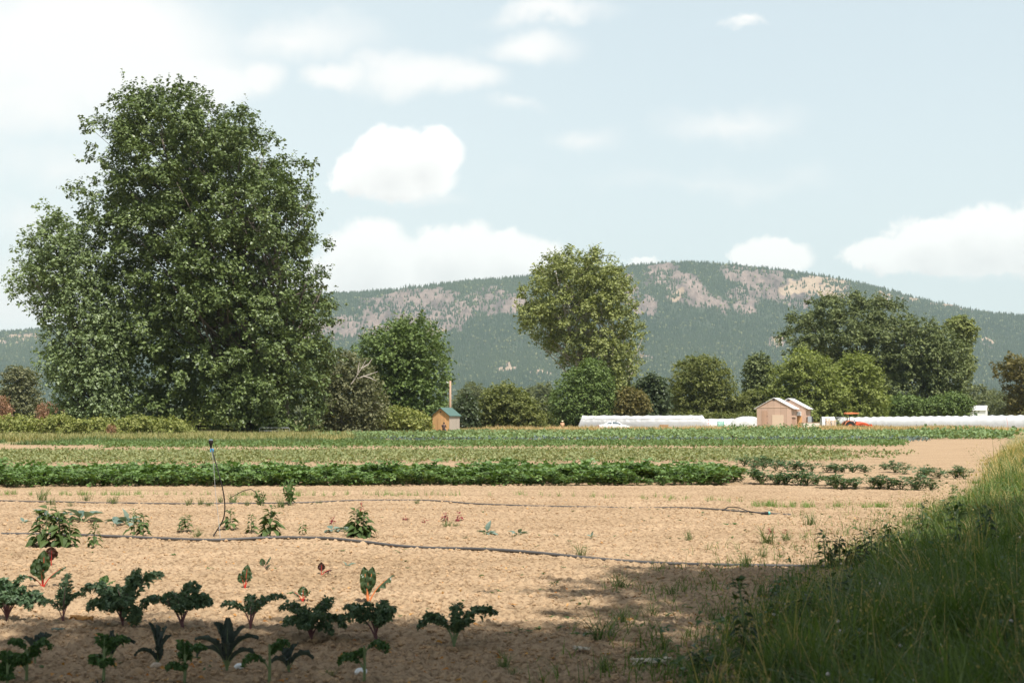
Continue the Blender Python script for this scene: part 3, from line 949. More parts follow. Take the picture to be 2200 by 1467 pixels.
def tree(name, label, cat, poly_px, Y, base_px, mat, clump=1.4, leaves=20000, leaf=0.34, depth=None, bark='bark', trunk_r=0.4,
         seed=1, spacing=1.05, group=None, limbs=16, droop=0.0, flat=0.8, base_z=0.0, stems=1, twig=0.18, shell=0.5, poly_world=None, up=0.55, parts=('crown', 'trunk')):
    r_ = np.random.default_rng(seed)
    poly = np.array([at(px, py, Y)[[0, 2]] for px, py in poly_px]) if poly_world is None else np.array(poly_world, float)
    if poly_world is None:
        lowz = min(at(0, 884, Y)[2], 0.3 * poly[:, 1].max())
        poly[:, 1] = np.where(poly[:, 1] < lowz, base_z - 0.7 * clump, poly[:, 1])
    poly[:, 1] = np.maximum(poly[:, 1], base_z - 0.7 * clump)
    bx = at(base_px, 897, Y)[0] if poly_world is None else base_px
    base = np.array([bx, Y, base_z])
    r_ = np.random.default_rng(seed)
    lo, hi = poly.min(0), poly.max(0)
    cand = r_.uniform(lo, hi, (26000, 2)); cand = cand[inside(cand, poly)]
    d = seg_dist(cand, poly); dm = d.max()
    if depth is None:
        depth = 0.5 * (hi[0] - lo[0])
    T = depth * np.sqrt(np.clip(1 - (1 - d / dm) ** 2, 0, 1))
    yy = T * np.sign(r_.uniform(-1, 1, len(d))) * r_.random(len(d)) ** 0.32
    # prune to a minimum spacing, edges first so that the outline keeps its lobes
    C = np.stack([cand[:, 0], yy, cand[:, 1]], 1)
    order = np.argsort(d + r_.uniform(0, dm * 0.9, len(d)))
    cell = {}
    keep = []
    ms = clump * spacing
    for i in order:
        c = C[i]
        k = tuple(np.floor(c / ms).astype(int))
        ok = True
        for dx in (-1, 0, 1):
            for dy in (-1, 0, 1):
                for dz in (-1, 0, 1):
                    q = cell.get((k[0] + dx, k[1] + dy, k[2] + dz))
                    if q is not None and np.sum((C[q] - c) ** 2) < ms * ms:
                        ok = False
        if ok and k not in cell:
            cell[k] = i; keep.append(i)
    Cc = C[keep]; dd = d[keep]
    R = clump * r_.uniform(0.75, 1.25, len(Cc))
    R = np.minimum(R, dd * 0.9 + clump * 0.42)
    axis = np.array([np.median(Cc[:, 0]), 0, np.median(Cc[:, 2]) - 0.15 * (hi[1] - lo[1])])
    outw = unit(Cc - axis)
    # every bough (lobe) carries leaf tufts on its upper, outer side
    ns = np.maximum(5, (15 * (R / clump) ** 1.6).astype(int))
    li = np.repeat(np.arange(len(Cc)), ns); k = len(li)
    D0 = unit(r_.normal(size=(k, 3)) + np.array([0, 0, 0.75]) + 0.7 * outw[li])
    S = Cc[li] + D0 * (R[li] * r_.uniform(0.65, 1.1, k))[:, None] * np.array([1, 1, flat])
    r0 = R[li] * r_.uniform(0.18, 0.38, k)
    wgt = r0 ** 2 / np.sum(r0 ** 2)
    idx = r_.choice(k, leaves, p=wgt)
    D = unit(r_.normal(size=(leaves, 3)) + 0.35 * D0[idx] + np.array([0, 0, 0.25]))
    rr = np.where(r_.random(leaves) < shell, r_.uniform(0.72, 1.08, leaves), r_.random(leaves) ** 0.5)
    off = D * (r0[idx] * rr)[:, None] * np.array([1, 1, flat])
    # twig sprays: leaves strung along a shoot that sticks out of the tuft
    tw = r_.random(leaves) < twig
    ray = unit(D0 + np.array([0, 0, 0.45]) + 0.4 * r_.normal(size=(k, 3)))
    ln = r_.random(leaves)
    spray = ray[idx] * (r0[idx] * (0.6 + 2.0 * ln))[:, None] + r_.normal(size=(leaves, 3)) * (0.16 * r0[idx] * (1.25 - ln))[:, None]
    off = np.where(tw[:, None], spray, off)
    if droop:
        off[:, 2] -= droop * np.linalg.norm(off[:, :2], axis=1) ** 1.5
    P = S[idx] + off
    under = P[:, 2] < base_z + 0.1
    P[:, 2] = np.where(under, base_z + 0.1 + 0.5 * (base_z + 0.1 - P[:, 2]), P[:, 2])
    P[:, 1] += Y
    N_ = unit(0.5 * D + 0.4 * D0[idx] + up * np.array([0, 0, 1]) + 0.42 * r_.normal(size=(leaves, 3)))
    Dd = r_.normal(size=(leaves, 3)) + np.array([0, 0, -0.5])
    sz = leaf * np.clip(r_.lognormal(-0.08, 0.36, leaves), 0.4, 1.9)
    g = G(); g.rhomb(P, Dd, N_, sz, sz * r_.uniform(0.6, 0.95, leaves))
    root = thing(name, label, cat, base, 0, group)
    g.build(parts[0], mat, root, origin=base)
    # trunk and limbs
    t = G()
    top = hi[1] - 0.12 * (hi[1] - lo[1])
    for s_ in range(stems):
        ox = (s_ - (stems - 1) / 2) * trunk_r * 3.0
        zs = np.linspace(base_z - 0.2, base_z + (top - base_z) * (1 - 0.12 * s_), 9)
        cx = np.array([np.median(Cc[np.abs(Cc[:, 2] - z) < 0.2 * (hi[1] - lo[1]) + 0.5][:, 0]) if np.any(np.abs(Cc[:, 2] - z) < 0.2 * (hi[1] - lo[1]) + 0.5) else bx for z in zs])
        f = np.linspace(0, 1, 9)
        pth = np.stack([bx + ox + (cx - bx) * f * (0.7 + .1 * s_) + ox * 2 * f + r_.normal(0, trunk_r * 0.25, 9) * f, Y + r_.normal(0, trunk_r * 0.3, 9) + (s_ - stems / 2) * trunk_r * 2 * f, zs], 1)
        t.tube(pth, trunk_r * (1 - 0.3 * (s_ > 0)) * np.concatenate([[1.35], np.linspace(1, 0.14, 8)]), 9)
        pool = np.where(Cc[:, 2] > base_z + 0.3 * (top - base_z))[0]
        pool = pool if len(pool) else np.arange(len(Cc))
        sel = r_.choice(pool, min(limbs, len(pool)), replace=False)
        for q in sel:
            e = Cc[q] + np.array([0, Y, 0])
            hfr = np.clip((e[2] - base_z) / max(top - base_z, 1e-3) - 0.12 - 0.22 * r_.random(), 0.14, 0.9)
            st = np.array([np.interp(hfr, f, pth[:, k]) for k in range(3)])
            mid = st * 0.5 + e * 0.5 + np.array([0, 0, -0.06 * np.linalg.norm(e - st)])
            ss = np.linspace(0, 1, 5)[:, None]
            pl = st * (1 - ss) ** 2 + 2 * mid * ss * (1 - ss) + e * ss ** 2 + r_.normal(0, 0.05 * clump, (5, 3)) * ss
            r0 = trunk_r * (1 - 0.8 * hfr) * 0.42
            t.tube(pl, np.linspace(r0, r0 * 0.18, 5), 5)
    t.build(parts[1], M[bark], root, smooth=True, origin=base)
    return root


BIG = [(425, 200), (450, 210), (465, 246), (505, 250), (520, 245), (545, 262), (550, 290), (580, 292), (592, 310), (590, 350), (625, 355), (650, 348),
       (672, 380), (668, 420), (660, 465), (690, 470), (712, 500), (700, 530), (670, 545), (668, 585), (698, 600), (690, 625), (665, 640), (700, 645),
       (702, 690), (680, 700), (672, 715), (690, 740), (694, 800), (685, 860), (668, 915), (600, 922), (515, 918), (505, 888), (470, 878), (430, 884), (415, 915),
       (330, 912), (300, 890), (280, 850), (278, 780), (272, 700), (252, 640), (232, 560), (214, 500), (176, 430), (176, 408), (205, 405), (235, 395),
       (205, 372), (195, 350), (212, 335), (230, 325), (202, 300), (210, 270), (235, 240), (255, 248), (275, 226), (320, 212), (340, 204), (360, 216), (380, 204), (400, 208)]
tree('cottonwood_tree', 'huge dark green domed cottonwood, tallest tree at the left of the field', 'tree', BIG, 150, 575, M['leaf_dark'],
     clump=2.2, leaves=250000, leaf=0.29, depth=9.5, trunk_r=0.62, seed=3, limbs=40, stems=3, spacing=1.24, twig=0.2)
LEFT = [(98, 425), (106, 455), (122, 470), (138, 465), (150, 490), (172, 498), (198, 535), (228, 590), (256, 650), (282, 715), (290, 800), (285, 870), (262, 905), (150, 895), (110, 850),
        (92, 805), (88, 765), (108, 740), (90, 695), (66, 660), (32, 650), (28, 612), (12, 600), (52, 580), (18, 550), (56, 535), (42, 500), (66, 515), (80, 530), (86, 480), (92, 440)]
tree('poplar_tree', 'lighter grey-green tree with feathery pointed top leaning against the huge cottonwood', 'tree', LEFT, 144, 190, M['leaf_left'],
     clump=1.0, leaves=56000, leaf=0.27, depth=3.6, trunk_r=0.35, seed=4, limbs=24, twig=0.4, flat=1.2, stems=2, spacing=1.15)
tree('willow_thicket', 'greyish willow thicket with thin pale twigs between the huge cottonwood and a green tree', 'shrub',
     [(688, 775), (705, 755), (730, 760), (760, 768), (790, 785), (815, 830), (832, 880), (805, 922), (690, 928), (665, 905), (675, 830)], 168, 745, M['leaf_willow'],
     clump=1.0, leaves=26000, leaf=0.27, depth=4, trunk_r=0.16, seed=5, limbs=22, stems=3, bark='bark_pale', twig=0.45, parts=('foliage', 'stems'))
tree('walnut_tree', 'mid green spreading tree with upswept branches beside the small shed', 'tree',
     [(770, 745), (800, 715), (835, 705), (862, 688), (885, 700), (905, 683), (930, 705), (950, 725), (945, 745), (960, 755), (942, 770), (972, 780), (960, 800), (966, 820),
      (950, 832), (962, 850), (952, 880), (930, 905), (860, 915), (800, 905), (785, 830), (775, 790), (755, 775)], 182, 870, M['leaf_mid'],
     clump=1.5, leaves=46000, leaf=0.32, depth=6, trunk_r=0.28, seed=6, limbs=30, twig=0.45, up=0.7, flat=0.6, stems=2)
tree('bramble_bush', 'low bramble mound at the foot of the spreading green tree left of the shed', 'shrub',
     [(690, 905), (740, 880), (800, 885), (850, 878), (900, 885), (925, 905), (930, 922), (800, 928), (690, 930)], 172, 820, M['leaf_bramble'],
     clump=0.7, leaves=15000, leaf=0.25, depth=2.2, trunk_r=0.06, seed=7, limbs=8, twig=0.4, parts=('foliage', 'stems'))
tree('fir_sapling', 'narrow dark young evergreen rising just right of the shed', 'tree',
     [(1003, 838), (1012, 855), (1022, 870), (1030, 900), (1034, 918), (968, 918), (972, 880), (985, 862), (995, 855)], 200, 1002, M['leaf_deep'],
     clump=0.75, leaves=9000, leaf=0.28, depth=2.4, trunk_r=0.12, seed=8, limbs=10, parts=('crown', 'trunk'))
tree('hawthorn_bush', 'broad sunlit olive bush right of the shed and its pole', 'shrub',
     [(1030, 860), (1050, 835), (1085, 822), (1115, 833), (1132, 850), (1160, 880), (1178, 912), (1100, 920), (1030, 918)], 205, 1090, M['leaf_bush'],
     clump=0.95, leaves=22000, leaf=0.3, depth=4, trunk_r=0.15, seed=9, limbs=14, flat=0.6, up=0.7, parts=('foliage', 'stems'))
CEN = [(1200, 546), (1230, 538), (1270, 542), (1310, 557), (1325, 570), (1345, 600), (1352, 630), (1367, 650), (1360, 680), (1368, 700), (1386, 722), (1380, 748), (1360, 758),
       (1374, 780), (1368, 803), (1362, 850), (1358, 893), (1225, 893), (1220, 845), (1222, 800), (1212, 785), (1196, 772), (1165, 745), (1130, 722), (1120, 700), (1120, 665), (1115, 640), (1120, 615), (1140, 620), (1150, 590), (1170, 560)]
tree('cottonwood_tree', 'tall olive cottonwood with a rounded crown standing alone against the mountain', 'tree', CEN, 232, 1275, M['leaf_olive'],
     clump=1.9, leaves=110000, leaf=0.31, depth=8, trunk_r=0.5, seed=12, limbs=36, stems=3, bark='bark_pale', spacing=1.32, twig=0.2)
tree('hazel_bush', 'deep green bush at the foot of the lone tall cottonwood', 'shrub',
     [(1190, 830), (1220, 803), (1260, 772), (1300, 782), (1318, 820), (1330, 870), (1325, 895), (1200, 897), (1180, 872)], 218, 1255, M['leaf_mid'],
     clump=1.0, leaves=22000, leaf=0.3, depth=4, trunk_r=0.15, seed=13, limbs=14, parts=('foliage', 'stems'))
tree('elder_bush', 'yellowish green bush under the right side of the lone tall cottonwood', 'shrub',
     [(1325, 845), (1350, 835), (1375, 840), (1392, 862), (1395, 895), (1320, 897)], 216, 1358, M['leaf_autumn'],
     clump=0.8, leaves=8000, leaf=0.28, depth=2.4, trunk_r=0.1, seed=14, limbs=8, parts=('foliage', 'stems'))
tree('maple_tree', 'small dense dark tree behind the middle of the plastic tunnel', 'tree',
     [(1368, 826), (1385, 812), (1402, 806), (1425, 820), (1434, 850), (1434, 888), (1400, 897), (1372, 894), (1364, 860)], 220, 1402, M['leaf_deep'],
     clump=0.9, leaves=14000, leaf=0.38, depth=2.8, trunk_r=0.15, seed=15, limbs=10)
tree('round_tree', 'rounded olive green tree behind the right end of the plastic tunnel', 'tree',
     [(1450, 790), (1470, 780), (1490, 772), (1530, 774), (1560, 790), (1570, 820), (1579, 860), (1582, 894), (1442, 894), (1441, 850), (1448, 820)], 245, 1512, M['leaf_bush'],
     clump=1.6, leaves=36000, leaf=0.34, depth=5.5, trunk_r=0.3, seed=16, limbs=16, spacing=1.0)
tree('ash_tree', 'slender pale grey-green tree just left behind the plywood barn', 'tree',
     [(1605, 775), (1630, 762), (1650, 770), (1662, 800), (1655, 840), (1645, 875), (1605, 875), (1600, 830)], 258, 1628, M['leaf_grey'],
     clump=0.95, leaves=12000, leaf=0.34, depth=2.6, trunk_r=0.18, seed=17, limbs=12, twig=0.35)
tree('lilac_bush', 'pale low bush behind the rounded tunnel end left of the barn', 'shrub',
     [(1578, 868), (1600, 845), (1630, 840), (1655, 850), (1665, 895), (1575, 897)], 240, 1620, M['leaf_bush'],
     clump=0.9, leaves=12000, leaf=0.3, depth=3, trunk_r=0.1, seed=18, limbs=8, parts=('foliage', 'stems'))
tree('lime_tree', 'bright lime green tree directly behind the plywood barns', 'tree',
     [(1650, 832), (1665, 800), (1690, 775), (1722, 745), (1750, 758), (1790, 790), (1812, 830), (1818, 895), (1655, 895)], 236, 1735, M['leaf_lime'],
     clump=1.7, leaves=40000, leaf=0.34, depth=5.5, trunk_r=0.25, seed=19, limbs=18, flat=0.6, up=0.75)
tree('lime_tree', 'bright lime green tree behind the tractor, the more right of the two', 'tree',
     [(1785, 815), (1800, 785), (1830, 763), (1862, 768), (1882, 800), (1897, 840), (1898, 895), (1800, 895)], 240, 1850, M['leaf_lime'],
     clump=1.6, leaves=26000, leaf=0.34, depth=5, trunk_r=0.25, seed=20, limbs=16, flat=0.6, up=0.75)
tree('cottonwood_tree', 'broad dark olive tree rising high behind the lime green trees', 'tree',
     [(1680, 738), (1692, 715), (1705, 690), (1720, 660), (1735, 655), (1755, 648), (1780, 648), (1810, 641), (1840, 640), (1852, 633), (1870, 649), (1890, 652), (1920, 660), (1934, 690),
      (1938, 740), (1930, 800), (1915, 893), (1860, 893), (1790, 820), (1700, 765)], 268, 1850, M['leaf_grey'],
     clump=2.2, leaves=100000, leaf=0.34, depth=9, trunk_r=0.5, seed=21, limbs=26, spacing=1.32)
tree('alder_tree', 'dark leaning grey-green tree with bare lower trunks right of the broad dark tree', 'tree',
     [(1925, 702), (1945, 684), (1975, 683), (2000, 703), (2030, 720), (2062, 742), (2075, 770), (2082, 800), (2062, 850), (2066, 893), (1990, 893), (1960, 830), (1935, 860), (1925, 893), (1895, 893), (1900, 800)], 262, 1975, M['leaf_grey'],
     clump=1.8, leaves=42000, leaf=0.4, depth=6.5, trunk_r=0.4, seed=22, limbs=22, stems=3)
tree('poplar_tree', 'tall thin tree with a small tufted head at the right end of the dark clump', 'tree',
     [(2030, 700), (2045, 688), (2062, 682), (2085, 690), (2097, 715), (2087, 745), (2078, 765), (2088, 790), (2078, 825), (2058, 832), (2058, 780), (2062, 745), (2045, 725)], 275, 2062, M['leaf_olive'],
     clump=0.9, leaves=11000, leaf=0.4, depth=2.4, trunk_r=0.22, seed=23, limbs=12, bark='bark_pale', twig=0.35)
tree('alder_bush', 'dark green undergrowth below the leaning trees behind the long tunnel', 'shrub',
     [(1890, 860), (1940, 850), (1990, 862), (2040, 845), (2075, 858), (2090, 897), (1885, 897)], 250, 1985, M['leaf_mid'],
     clump=0.95, leaves=20000, leaf=0.32, depth=3.5, trunk_r=0.1, seed=24, limbs=8, parts=('foliage', 'stems'))
tree('oak_tree', 'sparse yellow-brown tree cut by the right edge of the photo', 'tree',
     [(2143, 782), (2158, 775), (2170, 767), (2200, 774), (2240, 790), (2255, 850), (2230, 880), (2185, 890), (2163, 886), (2170, 855), (2160, 830), (2147, 806)], 255, 2190, M['leaf_autumn'],
     clump=1.4, leaves=14000, leaf=0.38, depth=4, trunk_r=0.28, seed=25, limbs=20, twig=0.35, spacing=1.3)
tree('willow_tree', 'small pale olive tree alone at the far left edge below the hill', 'tree',
     [(12, 805), (28, 790), (60, 791), (76, 808), (82, 850), (92, 905), (18, 908), (8, 860)], 250, 50, M['leaf_willow'],
     clump=0.95, leaves=14000, leaf=0.36, depth=2.8, trunk_r=0.2, seed=26, limbs=10)
tree('dry_bush', 'rusty brown bush at the far left edge of the photo', 'shrub',
     [(-60, 865), (-20, 850), (10, 858), (22, 880), (25, 910), (-60, 910)], 235, -15, M['leaf_rust'],
     clump=0.7, leaves=8000, leaf=0.26, depth=2, trunk_r=0.06, seed=27, limbs=10, twig=0.5, up=0.2, parts=('foliage', 'stems'))
tree('dry_bush', 'pinkish brown dry bush between the small pale tree and the feathery tree', 'shrub',
     [(82, 878), (95, 866), (118, 870), (140, 890), (142, 910), (80, 910)], 238, 112, M['leaf_rust'],
     clump=0.6, leaves=6000, leaf=0.24, depth=1.6, trunk_r=0.06, seed=28, limbs=10, twig=0.5, up=0.2, parts=('foliage', 'stems'))
tree('sunlit_bush', 'pale sunlit bush seen through the gap under the huge cottonwood', 'shrub',
     [(395, 900), (405, 875), (440, 858), (480, 865), (515, 885), (520, 915), (395, 917)], 215, 455, M['leaf_lime'],
     clump=0.8, leaves=9000, leaf=0.3, depth=2, trunk_r=0.08, seed=29, limbs=6, parts=('foliage', 'stems'))
tree('bramble_hedge', 'low tangled bramble hedge in front of the trees at the far left', 'hedge',
     [(-120, 905), (-60, 893), (-10, 903), (40, 896), (85, 907), (130, 895), (170, 909), (215, 899), (255, 906), (300, 894), (340, 908), (372, 898), (400, 915), (420, 930), (330, 937), (120, 940), (-120, 944)], 134, 150, M['leaf_bramble'],
     clump=0.62, leaves=34000, leaf=0.2, depth=1.6, trunk_r=0.04, seed=30, limbs=20, twig=0.45, parts=('foliage', 'stems'))
tree('hedge', 'long low yellow-green hedge behind the plastic tunnel', 'hedge',
     [(1165, 900), (1178, 886), (1225, 884), (1290, 889), (1400, 891), (1500, 889), (1580, 891), (1640, 889), (1650, 912), (1165, 916)], 228, 1400, M['leaf_bush'],
     clump=0.7, leaves=32000, leaf=0.28, depth=1.8, trunk_r=0.05, seed=31, limbs=16, parts=('foliage', 'stems'))
# dead pale branch that sticks out of the willow thicket
dg = G()
b0 = at(744, 838, 164.5)
for (pts) in ([(744, 838), (762, 815), (776, 792), (786, 774)], [(762, 815), (790, 806), (812, 798)], [(768, 806), (770, 790), (772, 778)], [(776, 792), (792, 782), (800, 770)], [(780, 808), (795, 812), (808, 818)]):
    pth = np.array([at(a, b, 164.5) for a, b in pts])
    dg.tube(pth, np.linspace(0.10, 0.03, len(pth)), 5)
dead = thing('dead_branch', 'bare pale dead branch sticking up out of the willow thicket', 'branch', b0)
dg.build('limb', M['bark_pale'], dead, origin=b0)

# trees far across the fields
FAR = [('hazy grey-green tree beyond the fields, left behind the shed pole', (1018, 838, 42, 58), 520, 41),
       ('hazy far tree peeping over the olive bush, smaller and rounder', (1135, 842, 30, 50), 560, 42),
       ('hazy far tree filling the gap left of the lone cottonwood', (1168, 832, 36, 56), 540, 43),
       ('pale far bush low between the olive bush and the lone cottonwood', (1150, 868, 40, 30), 420, 44),
       ('far green tree between the dark small tree and the rounded tree', (1440, 845, 26, 50), 480, 45),
       ('far green tree behind the white house', (2092, 842, 46, 52), 470, 46),
       ('far olive tree right behind the white house', (2122, 858, 34, 36), 450, 47),
       ('far dark tree above the long tunnel beyond the white house', (2140, 846, 30, 44), 620, 48),
       ('far pale green trees at the right edge behind the yellow-brown tree', (2190, 860, 60, 38), 430, 49),
       ('far green tree at the left edge beside the pale olive tree', (-10, 850, 40, 50), 560, 50)]
for (lab, (cx, cy, rx, ry), Yd, sd) in FAR:
    a = np.linspace(0, 2 * PI, 15)[:-1]
    rr = np.random.default_rng(sd).uniform(0.82, 1.12, 14)
    cy, ry = (cy + 892) / 2, ry * 0.68
    pl = [(cx + rx * math.cos(t) * q, min(cy - ry * math.sin(t) * q * (1 if math.sin(t) > 0 else 0.9), 902)) for t, q in zip(a, rr)]
    tree('far_tree', lab, 'tree', pl, Yd, cx, M['leaf_far'], clump=1.6, leaves=9000, leaf=0.62, trunk_r=0.3, seed=sd, limbs=6)

# a wooded band at the foot of the mountain
def far_band():
    r_ = np.random.default_rng(77)
    n = 420
    px = r_.uniform(-500, 2700, n); Y = r_.uniform(900, 1700, n)
    x = px_u(px) * Y
    h = r_.uniform(9, 19, n) * (0.8 + 0.4 * fbm(px / 120, Y / 300, 3, 2))
    k = 240
    D = unit(r_.normal(size=(n, k, 3))); D[..., 2] = np.abs(D[..., 2])
    P = np.stack([x, Y, np.zeros(n)], 1)[:, None, :] + D * (r_.uniform(0.6, 1.05, (n, k, 1))) * np.stack([h * .5, h * .5, h], 1)[:, None, :]
    P = P.reshape(-1, 3); N_ = unit(D.reshape(-1, 3) + 0.7 * r_.normal(size=P.shape))
    g = G(); sz = r_.uniform(1.1, 2.4, len(P)); g.rhomb(P, r_.normal(size=P.shape), N_, sz, sz * .8)
    tag(g.build('distant_woodland', M['leaf_far']), 'hazy belt of woodland at the foot of the mountain', 'woodland', kind='stuff')


far_band()

# tall trees behind and beside the camera that shade the near soil
def shade_trees():
    spots = [(-13, -3.9, 22, 5.2, 91), (-5.2, -2.7, 23, 5.4, 92), (3.6, -2.4, 23, 5.6, 93), (10.4, 3.6, 22, 4.9, 94), (15.2, 12.0, 19.5, 4.6, 95), (-21, -3, 21, 5, 96)]
    words = ['far left', 'left', 'middle', 'right', 'far right', 'outermost left']
    for (x, y, h, r, sd), wd in zip(spots, words):
        a = np.linspace(0, 2 * PI, 17)[:-1]
        q = np.random.default_rng(sd).uniform(0.85, 1.12, 16)
        zc = h * 0.64
        pl = [(x + r * math.cos(t) * k, zc + (h - zc) * math.sin(t) * k) for t, k in zip(a, q)]
        tree('broadleaf_tree', 'tall leafy tree behind the viewpoint shading near soil, %s of the row' % wd, 'tree', None, y, x, M['leaf_dark'],
             clump=1.3, leaves=48000, leaf=0.27, trunk_r=0.3, seed=sd, limbs=16, poly_world=pl, spacing=1.1, depth=r)


shade_trees()


# ------------------------------------------------------------------ crops across the field
def on_ground(X, Y, dz=0.0):
    return np.stack([X, Y, ground_z(X, Y) + dz], 1)


def row_line(px_a, py_a, px_b, py_b, n, jx=0.0, jy=0.0):
    """n points on the ground along the straight row between two photo points"""
    a = gp(px_a, py_a); b = gp(px_b, py_b)
    t = rng.random(n)
    P = a + (b - a) * t[:, None]
    P[:, 0] += rng.normal(0, jx, n) if jx else 0
    P[:, 1] += rng.normal(0, jy, n) if jy else 0
    P[:, 2] = ground_z(P[:, 0], P[:, 1])
    return P, t


def leafy_rows(name, label, mat, rows, n, h, leaf, spread, up=0.8, gaps=0.0, seed=0, keep=None, ratio=0.8):
    """low crop: leaves gathered into plants along rows given by end points in (x, y)"""
    r_ = np.random.default_rng(seed)
    Ps = []
    for (x0, y0, x1, y1) in rows:
        L_ = math.hypot(x1 - x0, y1 - y0)
        m = int(n * L_)
        t = r_.random(m)
        x = x0 + (x1 - x0) * t; y = y0 + (y1 - y0) * t
        dens = fbm(x / 1.6 + y0 * 3.1, y * 0 + y0 * 1.7, seed + 3, 3)
        kp = dens > gaps
        x, y = x[kp], y[kp]; m = len(x)
        hh = h * (0.55 + 0.8 * fbm(x / 0.9, y * 0 + y0 * 2.3, seed + 9, 2))
        rr = np.sqrt(r_.random(m)); th = r_.uniform(0, 2 * PI, m)
        z = hh * np.sqrt(np.clip(1 - rr ** 2 * 0.75, 0, 1)) * r_.uniform(0.35, 1.05, m)
        Ps.append(np.stack([x + rr * np.cos(th) * spread, y + rr * np.sin(th) * spread, z], 1))
    P = np.concatenate(Ps)
    if keep is not None:
        P = P[keep(P)]
    P[:, 2] += ground_z(P[:, 0], P[:, 1])
    m = len(P)
    N_ = unit(r_.normal(size=(m, 3)) * 0.75 + np.array([0, -0.05, up]))
    g = G(); s = leaf * r_.uniform(0.6, 1.3, m)
    g.rhomb(P, r_.normal(size=(m, 3)), N_, s, s * ratio)
    return tag(g.build(name, mat), label, 'crop', kind='stuff')


def yrow(Y, slope, pxa, pxb):
    xa = px_u(pxa) * Y; xb = px_u(pxb) * Y
    return (xa, Y + slope * xa, xb, Y + slope * xb)


FAR_S = 0.10
bean = [yrow(y, FAR_S, -260, min(2060, 1600 + 420 * rng.random())) for y in np.arange(60, 79, 1.25)]
leafy_rows('bean_rows', 'low yellowish green bean rows behind the potato rows', M['bean'], bean, 60, 0.3, 0.13, 0.42, gaps=0.27, seed=101,
           keep=lambda P: P[:, 0] < verge_edge(P[:, 1]) - 1.5)
low = [yrow(y, FAR_S, -200 if y > 99 else 250, 1960) for y in np.arange(92, 108, 1.5)]
leafy_rows('low_crop_rows', 'short bright green crop rows beyond the pale soil strip', M['lowgreen'], low, 34, 0.28, 0.17, 0.6, gaps=0.2, seed=102,
           keep=lambda P: (P[:, 0] < verge_edge(P[:, 1]) - 5) & (P[:, 0] > -32))
br = [yrow(y, FAR_S, 760, 2020) for y in np.arange(111, 119, 1.6)]
leafy_rows('brassica_rows', 'blue-grey cabbage rows in front of the squash', M['kale_row'], br, 15, 0.34, 0.2, 0.45, gaps=0.3, seed=103,
           keep=lambda P: P[:, 0] < verge_edge(P[:, 1]) - 6)
lg2 = [yrow(y, FAR_S, 560, 2080) for y in np.arange(106, 111, 1.5)]
leafy_rows('herb_rows', 'fine green herb rows beside the cabbage', M['lowgreen'], lg2, 30, 0.25, 0.16, 0.6, gaps=0.2, seed=104,
           keep=lambda P: P[:, 0] < verge_edge(P[:, 1]) - 8)
sq = [yrow(y, 0.06, 640 + 60 * rng.random(), 2170) for y in np.concatenate([np.arange(124, 142, 2.0), np.arange(146, 164, 2.1), np.arange(170, 184, 2.2)])]
leafy_rows('squash_rows', 'wide band of pale big-leaved squash across the middle of the farm', M['squash'], sq, 20, 0.36, 0.28, 1.05, gaps=0.25, seed=105, up=0.95, ratio=0.95)
sq2 = [yrow(y, 0.03, 1290, 1560) for y in (184, 186.5)] + [yrow(164, 0, 925, 1000)]
leafy_rows('squash_patch', 'squash plants reaching up in front of the car', M['squash'], sq2, 22, 0.55, 0.3, 0.9, gaps=0.3, seed=106, up=0.9, ratio=0.95)
sq3 = [yrow(y, 0.03, 1560, 1760) for y in (184, 186.5, 189)] + [yrow(y, 0.0, 1960, 2190) for y in (126, 129, 132)]
leafy_rows('tall_squash_rows', 'taller lush squash plants in front of the barn and at the far right', M['squash'], sq3, 26, 1.05, 0.3, 0.95, gaps=0.3, seed=107, up=0.9, ratio=0.95)

# grass: straw headland, left meadow edge
def grass_patch(name, label, mat, P, h, w, lean, seed, segs=2):
    g = G(); n = len(P)
    r_ = np.random.default_rng(seed)
    hv = 0.35 + 1.3 * fbm(P[:, 0] / 1.7, P[:, 1] / 3.5, seed + 40, 3)
    g.blades(P, h * hv * r_.uniform(0.5, 1.25, n), w * r_.uniform(0.6, 1.4, n), lean * r_.uniform(0.3, 1.4, n), r_.uniform(0, 2 * PI, n), segs)
    return tag(g.build(name, mat), label, 'grass', kind='stuff')


def patch_pts(n, px0, px1, Y0, Y1, noise=0.0, seed=1):
    r_ = np.random.default_rng(seed)
    Y = r_.uniform(Y0, Y1, n); px = r_.uniform(px0, px1, n); X = px_u(px) * Y
    if noise:
        k = fbm(X / 3, Y / 5, seed, 3) > noise
        X, Y = X[k], Y[k]
    return on_ground(X, Y)


grass_patch('dry_grass', 'straw coloured dry grass along the far edge of the crops', M['straw'], patch_pts(60000, 620, 2250, 190, 226, 0.28, 201), 0.74, 0.09, 0.5, 1)
grass_patch('mixed_grass', 'half dry grass below the big tree at the left', M['straw_green'], patch_pts(60000, -150, 760, 112, 150, 0.3, 202), 0.58, 0.075, 0.5, 2)
grass_patch('green_grass', 'green grass strip in front of the half dry grass at the left', M['green_grass'], patch_pts(26000, -150, 820, 99, 124, 0.42, 203), 0.4, 0.07, 0.5, 3)
grass_patch('straw_grass', 'dry straw tufts around the shed', M['straw_green'], patch_pts(30000, 640, 1240, 158, 198, 0.30, 204), 0.42, 0.08, 0.5, 4)
grass_patch('meadow_grass', 'green strips between the squash rows', M['green_grass'], patch_pts(26000, 620, 2170, 140, 186, 0.5, 205), 0.3, 0.08, 0.5, 5)


grass_patch('tall_straw', 'tall dry straw standing in front of the tractor and the long tunnel', M['straw'], patch_pts(15000, 1745, 2120, 194, 206, 0.25, 206), 0.72, 0.07, 0.4, 6)


